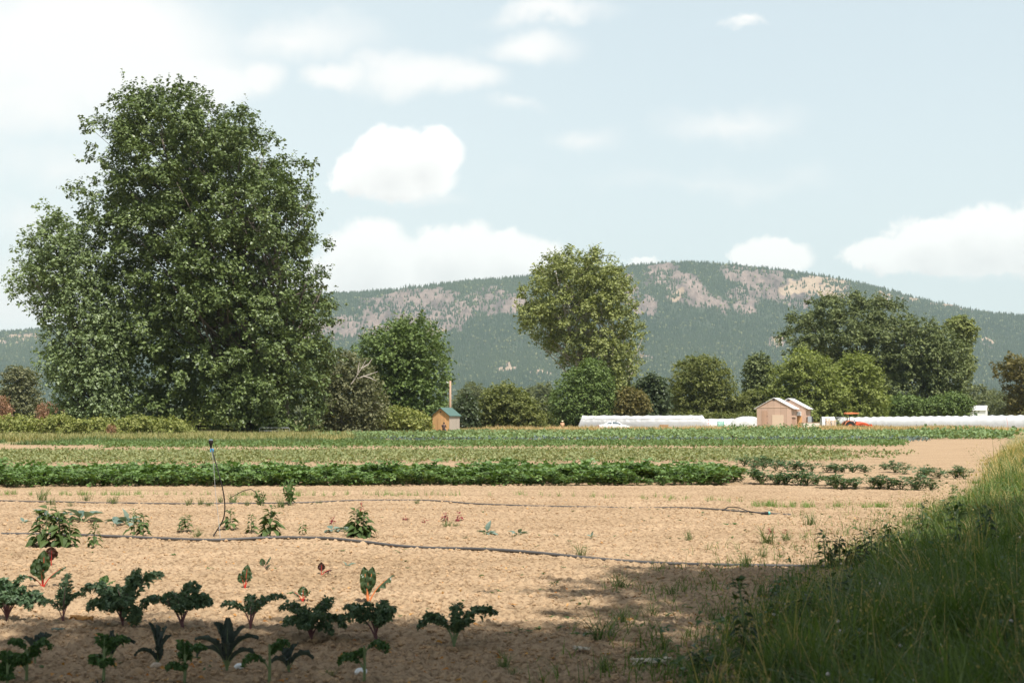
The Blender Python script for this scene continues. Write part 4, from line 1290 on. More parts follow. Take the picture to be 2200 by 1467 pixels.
# potato plants: one mesh per variant, every plant its own object
def potato_mesh(seed, h=0.62, w=0.43, n=250, leaf=0.135, mat='potato'):
    r_ = np.random.default_rng(seed)
    g = G()
    st = 11
    tips = []
    for k in range(st):
        a = r_.uniform(0, 2 * PI); ln = r_.uniform(0.5, 1.0)
        e = np.array([math.cos(a) * w * ln, math.sin(a) * w * ln, h * r_.uniform(0.6, 1.0) * (1.1 - 0.45 * ln)])
        s = np.linspace(0, 1, 5)[:, None]
        pth = s * e * np.array([1, 1, 0]) + np.array([0, 0, 1]) * (e[2] * np.sin(s * PI / 2 * 1.1))
        g.tube(pth, np.linspace(0.009, 0.004, 5), 4, 1)
        tips.append(pth)
    # compound leaves: five leaflets along a drooping rachis
    nl = n // 5
    P = []; D = []; N_ = []; L_ = []
    for k in range(nl):
        pth = tips[r_.integers(st)]
        t = r_.uniform(0.12, 1.0) ** 0.8
        o = np.array([np.interp(t, np.linspace(0, 1, 5), pth[:, q]) for q in range(3)])
        a = r_.uniform(0, 2 * PI)
        d = np.array([math.cos(a), math.sin(a), r_.uniform(-0.15, 0.4)]); d /= np.linalg.norm(d)
        side = np.array([-d[1], d[0], 0.0]); upv = np.cross(d, side); upv = upv if upv[2] > 0 else -upv
        ra = leaf * 1.5
        for (u, s_) in ((0.45, 1), (0.45, -1), (0.8, 1), (0.8, -1), (1.0, 0)):
            P.append(o + d * ra * u - np.array([0, 0, 0.3 * ra * u * u])); D.append(d * (0.5 if s_ else 1.0) + side * s_ * 0.9 - np.array([0, 0, 0.35]))
            N_.append(upv + 0.25 * r_.normal(size=3)); L_.append(leaf * r_.uniform(0.75, 1.2) * (1.15 if s_ == 0 else 0.9))
    g.rhomb(np.array(P), unit(np.array(D)), unit(np.array(N_)), np.array(L_), np.array(L_) * 0.66, 0.16)
    return g


pot_protos = []
for k in range(6):
    o = potato_mesh(300 + k).build('potato_plant', [M['potato'], M['stalk_green']])
    pot_protos.append(o)
sp_protos = []
for k in range(4):
    sp_protos.append(potato_mesh(330 + k, 0.5, 0.4, 200, 0.095).build('potato_plant', [M['potato_sp'], M['stalk_green']]))
used = set()


def place(protos, x, y, s, rz, label, group, cat):
    k = random.randrange(len(protos))
    p = protos[k]
    if id(p) in used:
        o = p.copy(); COL.objects.link(o)
    else:
        o = p; used.add(id(p))
    o.location = (x, y, float(ground_z(x, y)) - 0.01); o.rotation_euler = (0, 0, rz); o.scale = (s, s, s * random.uniform(0.9, 1.12))
    tag(o, label, cat, group)
    return o


# four dense rows running the width of the field
for r in range(4):
    Y0 = 39.5 + r * 0.98
    slope = 0.075
    x = px_u(-30) * Y0 - 0.2 + 0.1 * r
    xe = px_u(1555 + 12 * r) * (Y0 + 1)
    while x < xe:
        y = Y0 + slope * (x + 8) + random.gauss(0, 0.09) - (random.random() * .35 if r == 0 else 0)
        place(pot_protos, x, y, random.uniform(0.88, 1.3) * (random.uniform(.5, .95) if r == 0 else 1), random.uniform(0, 6.28),
              'bushy dark green potato plant in the dense rows across the whole field', 'potato plants in the dense rows', 'potato plant')
        x += random.uniform(0.29, 0.39)
# broken rows towards the verge
for (pa, ya, pb, yb, n) in [(1620, 1010, 1860, 1016, 12), (1625, 1040, 1770, 1043, 9), (1790, 1050, 1890, 1050, 5), (1900, 1010, 1985, 1024, 4),
                            (1908, 1050, 2000, 1054, 5), (1995, 1026, 2070, 1030, 4), (1600, 1002, 1680, 1000, 5)]:
    a = gp(pa, ya); b = gp(pb, yb)
    for t in np.linspace(0, 1, n):
        q = a + (b - a) * t
        place(sp_protos, q[0] + random.gauss(0, .08), q[1] + random.gauss(0, .1), random.uniform(0.8, 1.15), random.uniform(0, 6.28),
              'smaller potato plant in the gappy rows near the grassy bank', 'potato plants in the gappy rows', 'potato plant')


# feathery carrot rows in front of the potatoes
def feathery(name, label, pts_px, n, h, seed):
    r_ = np.random.default_rng(seed)
    P = []
    for (pa, ya, pb, yb, k) in pts_px:
        a = gp(pa, ya); b = gp(pb, yb)
        t = r_.random(k); q = a + (b - a) * t[:, None]; q[:, 1] += r_.normal(0, 0.2, k); q[:, 0] += r_.normal(0, 0.05, k)
        kp = fbm(q[:, 0] / 0.16, q[:, 1] / .3 + pa, seed, 2) > 0.5
        P.append(q[kp])
    P = np.concatenate(P); P[:, 2] = ground_z(P[:, 0], P[:, 1])
    P = np.repeat(P, n, 0); P[:, :2] += r_.normal(0, 0.03, (len(P), 2))
    m = len(P)
    g = G(); g.blades(P, h * r_.uniform(0.4, 1.2, m), 0.009, 0.5 * r_.uniform(0.3, 1.4, m), r_.uniform(0, 2 * PI, m), 2)
    tag(g.build(name, M['carrot']), label, 'crop', kind='stuff')


feathery('carrot_row', 'feathery bright green carrot tops in a thin row in front of the potatoes',
         [(1610, 1086, 2010, 1090, 260), (1560, 1080, 1640, 1084, 40), (0, 1066, 300, 1066, 150), (250, 1066, 1050, 1068, 180), (1050, 1066, 1560, 1074, 60)], 8, 0.17, 210)


# ------------------------------------------------------------------ verge: long grass bank on the right
def verge_grass():
    r_ = np.random.default_rng(401)
    # tufts: blades share a root, a height, a lean and a tint
    nt_ = 6400
    Yt = 4.2 * (75 / 4.2) ** (r_.random(nt_) ** 0.85)
    wd = np.interp(Yt, [4, 10, 30, 75], [2.4, 3.4, 6, 9])
    et = r_.random(nt_) ** 1.2 * wd - 0.15
    et = et + (fbm(Yt * 0.8, Yt * 0 + 2, 8, 3) - 0.5) * 1.2 * np.clip(Yt / 20, 0.4, 1.2)
    kp = r_.random(nt_) < 0.2 + 0.8 * np.clip(et / 0.8, 0, 1)
    Yt, et = Yt[kp], et[kp]; nt_ = len(Yt)
    Xt = verge_edge(Yt) + et
    inn = np.clip(et / 0.9, 0, 1)
    patch = fbm(Xt / 0.8, Yt / 0.9, 12, 3)
    ht = r_.uniform(0.16, 0.72, nt_) * (0.35 + 0.65 * inn) * np.clip(0.5 + patch, 0.5, 1.3) * np.interp(Yt, [4, 10, 16, 24, 34, 75], [0.95, 0.9, 0.75, 0.68, 0.9, 1.35])
    gold = np.clip((Yt - 33) / 12 + (et - 3.0) * 0.1, 0, 1) * (fbm(Xt / 1.5, Yt / 3, 9, 2) > 0.3)
    tt = np.where(r_.random(nt_) < gold * 0.9 + 0.03, 1.0, np.clip(r_.normal(0.4, 0.28, nt_), 0, 0.88))
    at_ = r_.uniform(0, 6.28, nt_); kind = r_.random(nt_)
    m = 19
    idx = np.repeat(np.arange(nt_), m); n = len(idx)
    Y = Yt[idx]; rad_ = np.interp(Yt, [4, 15, 40, 75], [.05, .07, .16, .3])[idx]
    X = Xt[idx] + r_.normal(0, 1, n) * rad_; Y = Y + r_.normal(0, 1, n) * rad_
    h = ht[idx] * r_.uniform(0.45, 1.25, n)
    tint = np.clip(tt[idx] + r_.normal(0, .1, n) * (tt[idx] < .9), 0, 1)
    P = on_ground(X, Y)
    w = np.interp(Y, [4, 15, 40, 75], [0.011, 0.013, 0.02, 0.04]) * r_.uniform(0.5, 1.4, n) * np.where(kind < .2, 1.9, 1.0)[idx]
    g = G()
    az = at_[idx] + r_.normal(0, 1.0, n)
    g.blades(P, h, w, r_.uniform(0.15, 0.8, n) + np.where(kind > .75, .7, 0)[idx], az, 4, 0, tint)
    # seed heads on the tallest stems
    ob = g.build('verge_grass', M['verge'], tint=True)
    tag(ob, 'long tangled grass of the bank on the right, green in front and golden behind', 'grass', kind='stuff')
    # a sprinkle of the same grass out on the soil beside the bank
    n = 5200
    Y = 10 * (32 / 10) ** r_.random(n)
    e = -r_.random(n) ** 1.7 * np.interp(Y, [10, 16, 30], [1.2, 2.3, 2.6])
    X = verge_edge(Y) + e
    k = fbm(X / 0.35, Y / 0.5, 14, 2) > 0.52
    X, Y = X[k], Y[k]; n = len(X)
    g = G(); g.blades(on_ground(X, Y), r_.uniform(0.05, 0.26, n), 0.010, r_.uniform(0.3, 1.0, n), r_.uniform(0, 6.28, n), 3, 0, r_.uniform(0, 0.95, n))
    tag(g.build('creeping_grass', M['verge'], tint=True), 'sparse grass creeping from the bank onto the soil', 'grass', kind='stuff')
    # small white clover heads deep in the grass
    g = G()
    for k in range(36):
        y = 6 * (26 / 6) ** random.random(); x = float(verge_edge(y)) + random.uniform(0.3, 2.6)
        z = float(ground_z(x, y)) + random.uniform(0.12, 0.3)
        g.lathe((x, y, z), [(0.001, 0), (0.011, .004), (0.014, .013), (0.008, .022), (0.001, .025)], 7)
    tag(g.build('clover_flowers', plain('clover_white', (0.62, 0.56, 0.52), 0.8)), 'tiny whitish clover heads dotted through the bank grass', 'flowers', kind='stuff')


verge_grass()


def bank_stalks():
    r_ = np.random.default_rng(611)
    n = 1500
    Y = 6.5 * (60 / 6.5) ** r_.random(n)
    e = r_.random(n) ** 1.1 * np.interp(Y, [6, 20, 60], [2.6, 4.2, 7]) + .1
    X = verge_edge(Y) + e
    h = r_.uniform(.55, 1.15, n) * np.interp(Y, [6, 14, 26, 60], [.8, .75, .85, 1.3])
    P = on_ground(X, Y); az = r_.uniform(0, 6.28, n); lean = r_.uniform(.1, .7, n)
    g = G(); tint = np.where(r_.random(n) < .45, 1.0, r_.uniform(0, .5, n))
    w = np.interp(Y, [6, 30, 60], [.006, .010, .02])
    g.blades(P, h, w, lean, az, 5, 0, tint)
    # drooping seed heads at the tips
    d = np.stack([np.cos(az), np.sin(az), np.zeros(n)], 1)
    tip = P + d * (h * lean)[:, None] * .93 + np.array([0, 0, 1.]) * (h * (.95 - .35 * lean * .9))[:, None]
    k = 7
    T = np.repeat(tip, k, 0) + r_.normal(0, .018, (n * k, 3)) + np.repeat(d, k, 0) * r_.uniform(-.05, .1, (n * k, 1)) * np.array([1, 1, 0]) + np.array([0, 0, 1.]) * r_.uniform(-.08, .06, (n * k, 1))
    sz = r_.uniform(.012, .032, n * k) * np.repeat(np.interp(Y, [6, 30, 60], [.9, 1.3, 2]), k)
    g.rhomb(T, r_.normal(size=T.shape) + [0, 0, .8], unit(r_.normal(size=T.shape)), sz, sz * .4, 0, 0, np.repeat(tint, k))
    tag(g.build('seeding_grass', M['verge'], tint=True), 'tall seeding grass stalks rising out of the bank', 'grass', kind='stuff')


bank_stalks()


def bank_weeds():
    r_ = np.random.default_rng(621)
    n = 620
    Y = 6 * (34 / 6) ** r_.random(n)
    e = r_.random(n) * np.interp(Y, [6, 20, 34], [2.8, 4.5, 5]) - .25
    X = verge_edge(Y) + e
    k = fbm(X / .9, Y / 1.2, 63, 2) > .5
    X, Y = X[k], Y[k]; n = len(X)
    h = r_.uniform(.12, .5, n)
    m = 14
    i = np.repeat(np.arange(n), m); u = r_.random(n * m)
    a = r_.uniform(0, 6.28, n * m)
    d = unit(np.stack([np.cos(a), np.sin(a), r_.uniform(-.1, .7, n * m)], 1))
    P = on_ground(X, Y)[i] + np.array([0, 0, 1.]) * (h[i] * u)[:, None] + d * .02 + r_.normal(0, .03, (n * m, 3)) * [1, 1, 0]
    L_ = r_.uniform(.04, .11, n * m) * (1.1 - .5 * u) * np.interp(Y[i], [6, 34], [.9, 1.6])
    g = G(); g.ovate(P, d, unit(np.stack([-d[:, 0] * .4, -d[:, 1] * .4, np.ones(n * m)], 1) + .35 * r_.normal(size=(n * m, 3))), L_, L_ * .5, .6)
    tag(g.build('bank_weeds', M['weed']), 'broad-leaved weeds mixed through the bank grass', 'weeds', kind='stuff')


bank_weeds()


# ------------------------------------------------------------------ individual plants
def put(root, x, y, rz=None, s=1.0):
    root.location = (x, y, float(ground_z(x, y)))
    root.rotation_euler = (0, 0, random.uniform(0, 6.28) if rz is None else rz)
    root.scale = (s, s, s)


def herb(px, py, hpx, label, mat='amaranth', stem='stalk_green', stems=1, leafr=0.3, n=30, seed=0, name='pigweed_plant', cat='weed', spread=0.18, tilt=0.15, lw=0.72, group=None):
    """upright plant with pointed leaves set around one or more stems"""
    b = gp(px, py); Y = b[1]
    h = hpx / (F / Y)
    r_ = np.random.default_rng(seed + int(px) * 7)
    t = thing(name, label, cat, (b[0], b[1], float(ground_z(b[0], b[1]))), 0, group)
    gs = G(); gl = G()
    for k in range(stems):
        ox = (k - (stems - 1) / 2) * spread * h / max(1, stems - 1) * 2 if stems > 1 else 0
        hh = h * r_.uniform(0.7, 1.0) if stems > 1 else h
        lean = r_.normal(0, tilt, 2) * hh * 0.4
        s = np.linspace(0, 1, 6)
        pth = np.stack([ox + lean[0] * s ** 1.5, r_.normal(0, 0.03) * h + lean[1] * s ** 1.5, hh * s], 1)
        gs.tube(pth, np.linspace(0.018, 0.006, 6) * h / 0.4 * 0.6, 5)
        m = int(n * 1.5)
        u = np.sort(r_.uniform(0.08, 1.0, m))
        o = np.stack([np.interp(u, s, pth[:, q]) for q in range(3)], 1)
        a = np.arange(m) * 2.4 + r_.normal(0, 0.3, m)
        d = np.stack([np.cos(a), np.sin(a), 0.15 + 0.75 * u ** 2 + r_.normal(0, 0.12, m)], 1)
        d = unit(d)
        pet = leafr * h * (0.22 + 0.3 * r_.random(m)) * (1.1 - 0.6 * u)
        P = o + d * pet[:, None]
        L_ = leafr * h * (1.15 - 0.65 * u) * r_.uniform(0.65, 1.15, m)
        N_ = unit(np.stack([-d[:, 0] * d[:, 2], -d[:, 1] * d[:, 2], 1 - d[:, 2] ** 2 + 0.1], 1) + 0.3 * r_.normal(size=(m, 3)))
        gl.ovate(P, d, N_, L_, L_ * lw, 0.75)
        for q in range(m):
            gs.tube([o[q], P[q]], 0.004 * h, 3, cap=False)
    gl.build('leaves', M[mat], t)
    gs.build('stem', M[stem], t)
    return t


herb(85, 1172, 78, 'left of three bushy pigweeds growing against the near pipe', stems=1, seed=1, n=26)
herb(112, 1173, 88, 'tallest middle one of three bushy pigweeds growing against the near pipe', stems=2, seed=2, n=26)
herb(138, 1172, 70, 'right one of three bushy pigweeds growing against the near pipe', stems=2, seed=3, n=24)
herb(200, 1175, 62, 'slender pigweed standing alone in front of the near pipe', seed=4, n=20, leafr=0.26)
herb(297, 1150, 56, 'bushy pigweed right beside a grey-green cabbage sprout', stems=2, seed=5, n=24)
herb(396, 1142, 42, 'small leaning pigweed alone between cabbage sprout and sprinkler riser', stems=2, seed=6, n=18, tilt=0.5)
herb(494, 1140, 48, 'pigweed with wide leaves just right of the sprinkler riser', seed=7, n=18, leafr=0.36)
herb(540, 1144, 40, 'lesser pigweed touching the left side of a taller one', seed=8, n=18, leafr=0.33)
herb(580, 1157, 66, 'tall broad pigweed right of the sprinkler riser', seed=9, n=34, leafr=0.34)
herb(650, 1146, 30, 'tiny seedling weed in open soil between two larger pigweeds', seed=10, n=10, leafr=0.36)
herb(775, 1160, 66, 'large bright green pigweed by the bend of the near pipe', stems=2, seed=11, n=32, leafr=0.34, spread=.1)
herb(775, 1101, 26, 'thin red flowering stem rising behind the large bright green pigweed', mat='orach', stem='stalk_red', seed=12, n=12, leafr=0.26, name='orach_plant')
herb(716, 1122, 16, 'small purple orach left of the large bright green pigweed', mat='orach', stem='stalk_red', seed=13, n=8, leafr=0.5, name='orach_plant')
herb(871, 1118, 13, 'little dark purple orach sprout, left one in the middle of the soil', mat='orach', stem='stalk_red', seed=14, n=7, leafr=0.6, name='orach_plant')
herb(912, 1121, 12, 'reddish orange orach sprout beside a dark purple sprout', mat='orach', stem='stalk_orange', seed=15, n=7, leafr=0.6, name='orach_plant')
herb(957, 1119, 18, 'purple orach sprout growing in a grass tuft, left of a pair', mat='orach', stem='stalk_red', seed=16, n=9, leafr=0.5, name='orach_plant')
herb(986, 1119, 18, 'purple orach sprout growing in a grass tuft, right of a pair', mat='orach', stem='stalk_red', seed=17, n=9, leafr=0.5, name='orach_plant')
herb(1655, 1146, 18, 'dark red orach sprout, left of two near the grassy bank', mat='orach', stem='stalk_red', seed=18, n=9, leafr=0.5, name='orach_plant')
herb(1687, 1147, 14, 'dark red orach sprout, right of two near the grassy bank', mat='orach', stem='stalk_red', seed=19, n=8, leafr=0.5, name='orach_plant')
herb(1774, 1228, 76, 'dark pigweed standing at the left end of the weeds along the bank', mat='weed_dark', seed=20, n=24, leafr=0.28)
herb(1838, 1226, 84, 'bushy dark pigweed, middle of the weeds along the bank', mat='weed_dark', stems=3, seed=21, n=26, leafr=0.24, spread=0.4)
herb(1895, 1215, 84, 'wide dark pigweed with long leaves in the bank grass', mat='weed_dark', stems=3, seed=22, n=20, leafr=0.26, spread=0.4)
herb(1945, 1220, 92, 'tall dark pigweed deepest in the bank grass', mat='weed_dark', stems=2, seed=23, n=18, leafr=0.3, spread=0.3)
herb(1604, 1452, 190, 'tall dark spire of a weed in the shaded soil near the bottom edge', mat='weed_dark', seed=24, n=44, leafr=0.14, name='lambsquarters_plant')
herb(1500, 1462, 70, 'low dark weed left of the tall weed spire', mat='weed_dark', stems=2, seed=25, n=16, leafr=0.3, name='lambsquarters_plant')
# wiry weeds by the far pipe
def wiry(px, py, hpx, label, seed):
    b = gp(px, py); h = hpx / (F / b[1]); r_ = np.random.default_rng(seed)
    t = thing('wiry_weed', label, 'weed', (b[0], b[1], float(ground_z(b[0], b[1]))))
    gs = G(); P = []; D = []
    for k in range(9):
        a = r_.uniform(0, 6.28); e = np.array([math.cos(a) * .32 * h, math.sin(a) * .32 * h, h * r_.uniform(.55, 1)])
        s = np.linspace(0, 1, 5)[:, None]
        pth = np.array([0, 0, 1]) * e[2] * s + e * np.array([1, 1, 0]) * s ** 1.6
        gs.tube(pth, 0.006, 4)
        for q in range(12):
            u = r_.uniform(.25, 1); P.append([np.interp(u, s[:, 0], pth[:, c]) for c in range(3)]); D.append(r_.normal(size=3))
    n = len(P); D = unit(np.array(D)); P = np.array(P) + D * 0.03
    gl = G(); gl.rhomb(P, D, unit(r_.normal(size=(n, 3)) + [0, 0, .8]), 0.10 * h / .5, 0.045 * h / .5)
    gl.build('leaves', M['weed'], t); gs.build('stem', M['stalk_green'], t)


wiry(560, 1088, 38, 'wiry branching weed over the far pipe, left and lower of two', 1)
wiry(625, 1085, 58, 'taller wiry weed with tiny leaves over the far pipe', 2)


# broad-leaved rosettes: grey cabbage sprouts
def rosette(px, py, hpx, label, mat, n=8, seed=0, w=0.5, name='cabbage_plant', cat='cabbage', stem='stalk_green', upright=0.9):
    b = gp(px, py); h = hpx / (F / b[1]); r_ = np.random.default_rng(seed + int(px))
    t = thing(name, label, cat, (b[0], b[1], float(ground_z(b[0], b[1]))))
    gl = G(); gs = G()
    a = np.arange(n) * 2.4 + r_.normal(0, .3, n)
    el = r_.uniform(0.35, 1.15, n) * upright
    d = np.stack([np.cos(a) * np.cos(el), np.sin(a) * np.cos(el), np.sin(el)], 1)
    L_ = h * r_.uniform(0.65, 1.0, n)
    P = d * (L_ * 0.3)[:, None] + np.array([0, 0, .02])
    N_ = unit(np.stack([-d[:, 0] * d[:, 2], -d[:, 1] * d[:, 2], 1 - d[:, 2] ** 2 + .15], 1) + .2 * r_.normal(size=(n, 3)))
    gl.ovate(P, d, N_, L_ * 0.85, L_ * w, 0.35, 0.22)
    for k in range(n):
        gs.tube([(0, 0, 0), P[k] * 0.6, P[k] + d[k] * 0.02], [0.02 * h, 0.018 * h, .012 * h], 4)
    gl.build('leaves', M[mat], t); gs.build('stalks', M[stem], t)
    return t


rosette(176, 1120, 52, 'blue-grey cabbage sprout with stiff wide leaves between the two pipes', 'brassica', 10, 1)
rosette(115, 1130, 52, 'dark cabbage sprout behind the three bushy pigweeds', 'kale_row', 9, 2)
rosette(252, 1130, 32, 'flat grey-green cabbage sprout at the left of a bushy pigweed', 'brassica', 9, 3, 0.65, upright=0.7)
rosette(275, 1133, 36, 'grey-green cabbage sprout squeezed between another and a pigweed', 'brassica', 8, 4, 0.6)
rosette(52, 1126, 16, 'tiny pale cabbage sprout near the left edge', 'brassica', 6, 5)
rosette(716, 1142, 24, 'low grey-green sprout under a purple orach, left of a pair', 'brassica', 8, 6, 0.6, upright=.7)
rosette(742, 1142, 24, 'low grey-green sprout touching the large bright green pigweed', 'brassica', 8, 7, 0.6, upright=.7)
rosette(1043, 1147, 30, 'pale silvery cabbage sprout alone in the middle of the soil', 'brassica', 9, 8, 0.42)
rosette(1113, 1154, 24, 'smaller silvery cabbage sprout right of the pale one', 'brassica', 7, 9, 0.42)
rosette(1270, 1161, 14, 'tiny greyish sprout farthest right of the silvery sprouts', 'brassica', 6, 10)
rosette(1195, 1158, 9, 'tiny sprout nearly buried beside a pale clod', 'brassica', 5, 11)
rosette(1568, 1131, 20, 'wilted green plant lying flat below the fallen sprinkler', 'weed', 9, 12, 0.4, name='wilted_plant', cat='weed', upright=0.3)
rosette(1250, 1378, 34, 'low dark green dock rosette in the shaded soil', 'weed', 8, 14, 0.35, name='dock_plant', cat='weed', upright=0.6)
rosette(1372, 1402, 26, 'flat green weed rosette right of the dock in the shade', 'weed', 9, 15, 0.35, name='dock_plant', cat='weed', upright=0.35)
rosette(1205, 1440, 24, 'dark low weed near the bottom edge below the dock rosettes', 'weed_dark', 8, 16, 0.4, name='dock_plant', cat='weed', upright=0.35)
rosette(1192, 1255, 16, 'small dark two-leaved sprout at the edge of the shade', 'weed_dark', 5, 17, 0.5, name='sprout', cat='weed')
rosette(448, 1232, 16, 'tiny green seedling alone in sunlit soil left of the chards', 'weed', 3, 18, 0.45, name='sprout', cat='weed')
rosette(745, 1222, 20, 'little pale seedling below the bend of the near pipe', 'brassica', 4, 19, 0.5, name='sprout', cat='weed')


herb(2010, 1180, 90, 'dark nettle-like weed between pigweeds and golden grass', mat='weed_dark', stems=2, seed=31, n=20, leafr=.22, spread=.3, name='nettle_plant')
herb(2085, 1230, 120, 'tall dark nettle-like weed deep in the bank near the right edge', mat='weed_dark', stems=2, seed=32, n=24, leafr=.2, spread=.25, name='nettle_plant')
herb(1830, 1330, 100, 'shaded nettle-like weed on the bank below the row of pigweeds', mat='weed_dark', stems=3, seed=33, n=20, leafr=.22, spread=.4, name='nettle_plant')
herb(1700, 1370, 80, 'shaded nettle-like weed at the ragged foot of the bank', mat='weed_dark', stems=3, seed=34, n=18, leafr=.25, spread=.4, name='nettle_plant')
rosette(2165, 1450, 110, 'broad-leaved dock plant in the bottom right corner', 'weed', 9, 41, .5, name='dock_plant', cat='weed')
rosette(2120, 1330, 80, 'broad-leaved dock plant up the bank at the right edge', 'weed', 8, 42, .5, name='dock_plant', cat='weed')


# chard: smooth wide leaves on bright stalks
def sheet_leaf(g, pth, width, nrm_side, ruffle=0.0, freq=3.0, cup=0.15, seed=0, m=0, nv=7, lobes=0.0, curl=0.0):
    """leaf blade along path pth; width(t) half-width; ruffled edges"""
    k = len(pth); r_ = np.random.default_rng(seed)
    T = unit(np.gradient(pth, axis=0))
    side = np.asarray(nrm_side, float)
    B = unit(side - T * np.sum(T * side, 1, keepdims=True)); N_ = np.cross(B, T)
    v = np.linspace(-1, 1, nv); t = np.linspace(0, 1, k)
    ph = r_.uniform(0, 6.28, 2)
    W_ = np.asarray(width)[:, None] * np.abs(v)[None, :] * np.sign(v)[None, :]
    jag = 1 + lobes * (0.45 * np.sin(t * freq * 11 + ph[0])[:, None] * np.abs(v)[None] ** 2 + 0.9 * r_.normal(size=(k, nv)) * np.abs(v)[None] ** 2)
    W_ = W_ * jag
    off = np.asarray(width)[:, None] * (cup * np.abs(v)[None] ** 2 - curl * np.abs(v)[None] ** 3)
    side_ph = np.where(v < 0, ph[0], ph[1])[None]
    off = off + ruffle * np.abs(v)[None] ** 1.6 * np.sin(t[:, None] * freq * 2 * PI + side_ph + 1.5 * v[None]) * (np.asarray(width)[:, None] > 1e-4)
    off = off + ruffle * 0.35 * r_.normal(size=(k, nv)) * np.abs(v)[None] ** 1.5
    V = pth[:, None, :] + B[:, None, :] * W_[..., None] + N_[:, None, :] * off[..., None]
    i = np.arange(k - 1)[:, None] * nv + np.arange(nv - 1)[None]
    Fq = np.stack([i, i + 1, i + nv + 1, i + nv], -1).reshape(-1, 4)
    g.add(V.reshape(-1, 3), Fq, m)


def chard(px, py, leaves, label, stalk='stalk_red', mat='chard', seed=0, name='chard_plant'):
    """leaves: (azimuth deg: 0 right, 90 away; lean 0..1; total length px; width px)"""
    b = gp(px, py); sc = b[1] / F; r_ = np.random.default_rng(seed)
    t = thing(name, label, 'chard', (b[0], b[1], float(ground_z(b[0], b[1]))))
    gl = G(); gs = G()
    for k, (az, lean, ln, w) in enumerate(leaves):
        a = rad(az); L_ = ln * sc; hw = w * sc / 2
        d = np.array([math.cos(a), math.sin(a), 0])
        s = np.linspace(0, 1, 22)
        th = PI / 2 - lean * (0.35 + 0.95 * s)          # bends over along its length
        step = L_ / 21
        pth = np.zeros((22, 3))
        for q in range(1, 22):
            pth[q] = pth[q - 1] + step * (d * math.cos(th[q]) + np.array([0, 0, math.sin(th[q])]))
        side = np.array([-d[1], d[0], 0]); 
        side = np.array([1.0, 0.15, 0]) if abs(d[1]) > abs(d[0]) or lean < .45 else side
        u = np.clip((s - 0.4) / 0.6, 0, 1)
        wd = hw * np.sin(PI * u ** 0.75) ** 0.7 * (u > 0)
        wd[-1] = 0.0005
        q0 = 8
        sheet_leaf(gl, pth[q0:], wd[q0:], side, ruffle=0.26 * hw, freq=3.3, cup=0.5, seed=seed * 31 + k, nv=9)
        gs.tube(pth[:18] + 0.0015, np.linspace(0.010, 0.003, 18) * max(0.6, ln / 80), 6)
    gl.build('leaves', M[mat], t)
    gs.build('stalks', M[stalk], t)
    return t


chard(92, 1258, [(95, 0.1, 82, 30), (170, 0.35, 66, 34), (10, 0.95, 68, 22), (180, 1.15, 55, 16), (250, 0.25, 45, 16)], 'large red-stalked chard with dark leaves at the left', seed=1)
chard(110, 1212, [(90, 0.05, 42, 30), (160, .2, 30, 18)], 'red chard with brownish leaves standing before the pigweeds', mat='chard_red', seed=2)
chard(526, 1263, [(60, 0.2, 54, 20), (185, 0.4, 38, 18), (40, .5, 40, 14)], 'small bright red-stalked chard in the open soil', seed=3)
chard(566, 1231, [(150, .25, 27, 13), (30, .6, 34, 9), (0, 1.0, 22, 10)], 'little green chard behind the bright red-stalked one', stalk='stalk_purple', seed=4)
chard(690, 1241, [(90, .1, 30, 16), (10, 1.25, 30, 12)], 'tiny dark maroon chard with one leaf on the ground', mat='chard_red', seed=5)
chard(650, 1297, [(90, .25, 34, 22), (175, .95, 34, 10), (10, .7, 30, 14)], 'small chard behind the middle of the kale row', seed=6)
chard(222, 1262, [(120, .6, 30, 14), (60, .4, 32, 16), (10, 1.1, 34, 14), (180, 1.0, 26, 10)], 'small pale green chard tucked behind the kale row', stalk='stalk_green', mat='weed', seed=7)
chard(790, 1302, [(140, .18, 84, 26), (60, .25, 84, 24), (15, .85, 88, 28), (150, .35, 60, 16), (95, .1, 60, 18)], 'tall orange-stalked chard rising behind the kale row', stalk='stalk_orange', seed=8)
chard(797, 1252, [(90, .1, 30, 18)], 'single green chard leaf on orange stalk behind the tall orange chard', stalk='stalk_orange', mat='weed', seed=9)


# kale: arching frilled leaves
def lacy_leaf(g, pth, wd, side, seed):
    """curly kale blade: crowded ruffled lobes down both sides of the midrib"""
    r_ = np.random.default_rng(seed); k = len(pth)
    T = unit(np.gradient(pth, axis=0)); B = unit(side - T * np.sum(T * side, 1, keepdims=True)); N_ = np.cross(B, T)
    N_ = N_ * np.where(N_[:, 2:3] < 0, -1, 1)
    P = []; D = []; Nn = []; L_ = []
    m = 78
    for q in range(m):
        f = (q + r_.random()) / m * (k - 1); i = min(int(f), k - 2); a = f - i
        o = pth[i] * (1 - a) + pth[i + 1] * a; w = wd[i] * (1 - a) + wd[i + 1] * a
        for s in (-1, 1):
            u = r_.uniform(0.0, 0.75)
            up_ = r_.normal(0, .28)
            d = s * B[i] * 1.0 + T[i] * r_.uniform(.1, .9) + N_[i] * (up_ - .25 * u)
            P.append(o + s * B[i] * w * u + N_[i] * w * (.18 * r_.normal() - .22 * u * u)); D.append(d)
            Nn.append(N_[i] + .75 * r_.normal(size=3)); L_.append(w * r_.uniform(.3, .62) + .004)
    L_ = np.array(L_)
    g.ovate(np.array(P), unit(np.array(D)), unit(np.array(Nn)), L_, L_ * r_.uniform(.55, .95, len(L_)), .5, .3)


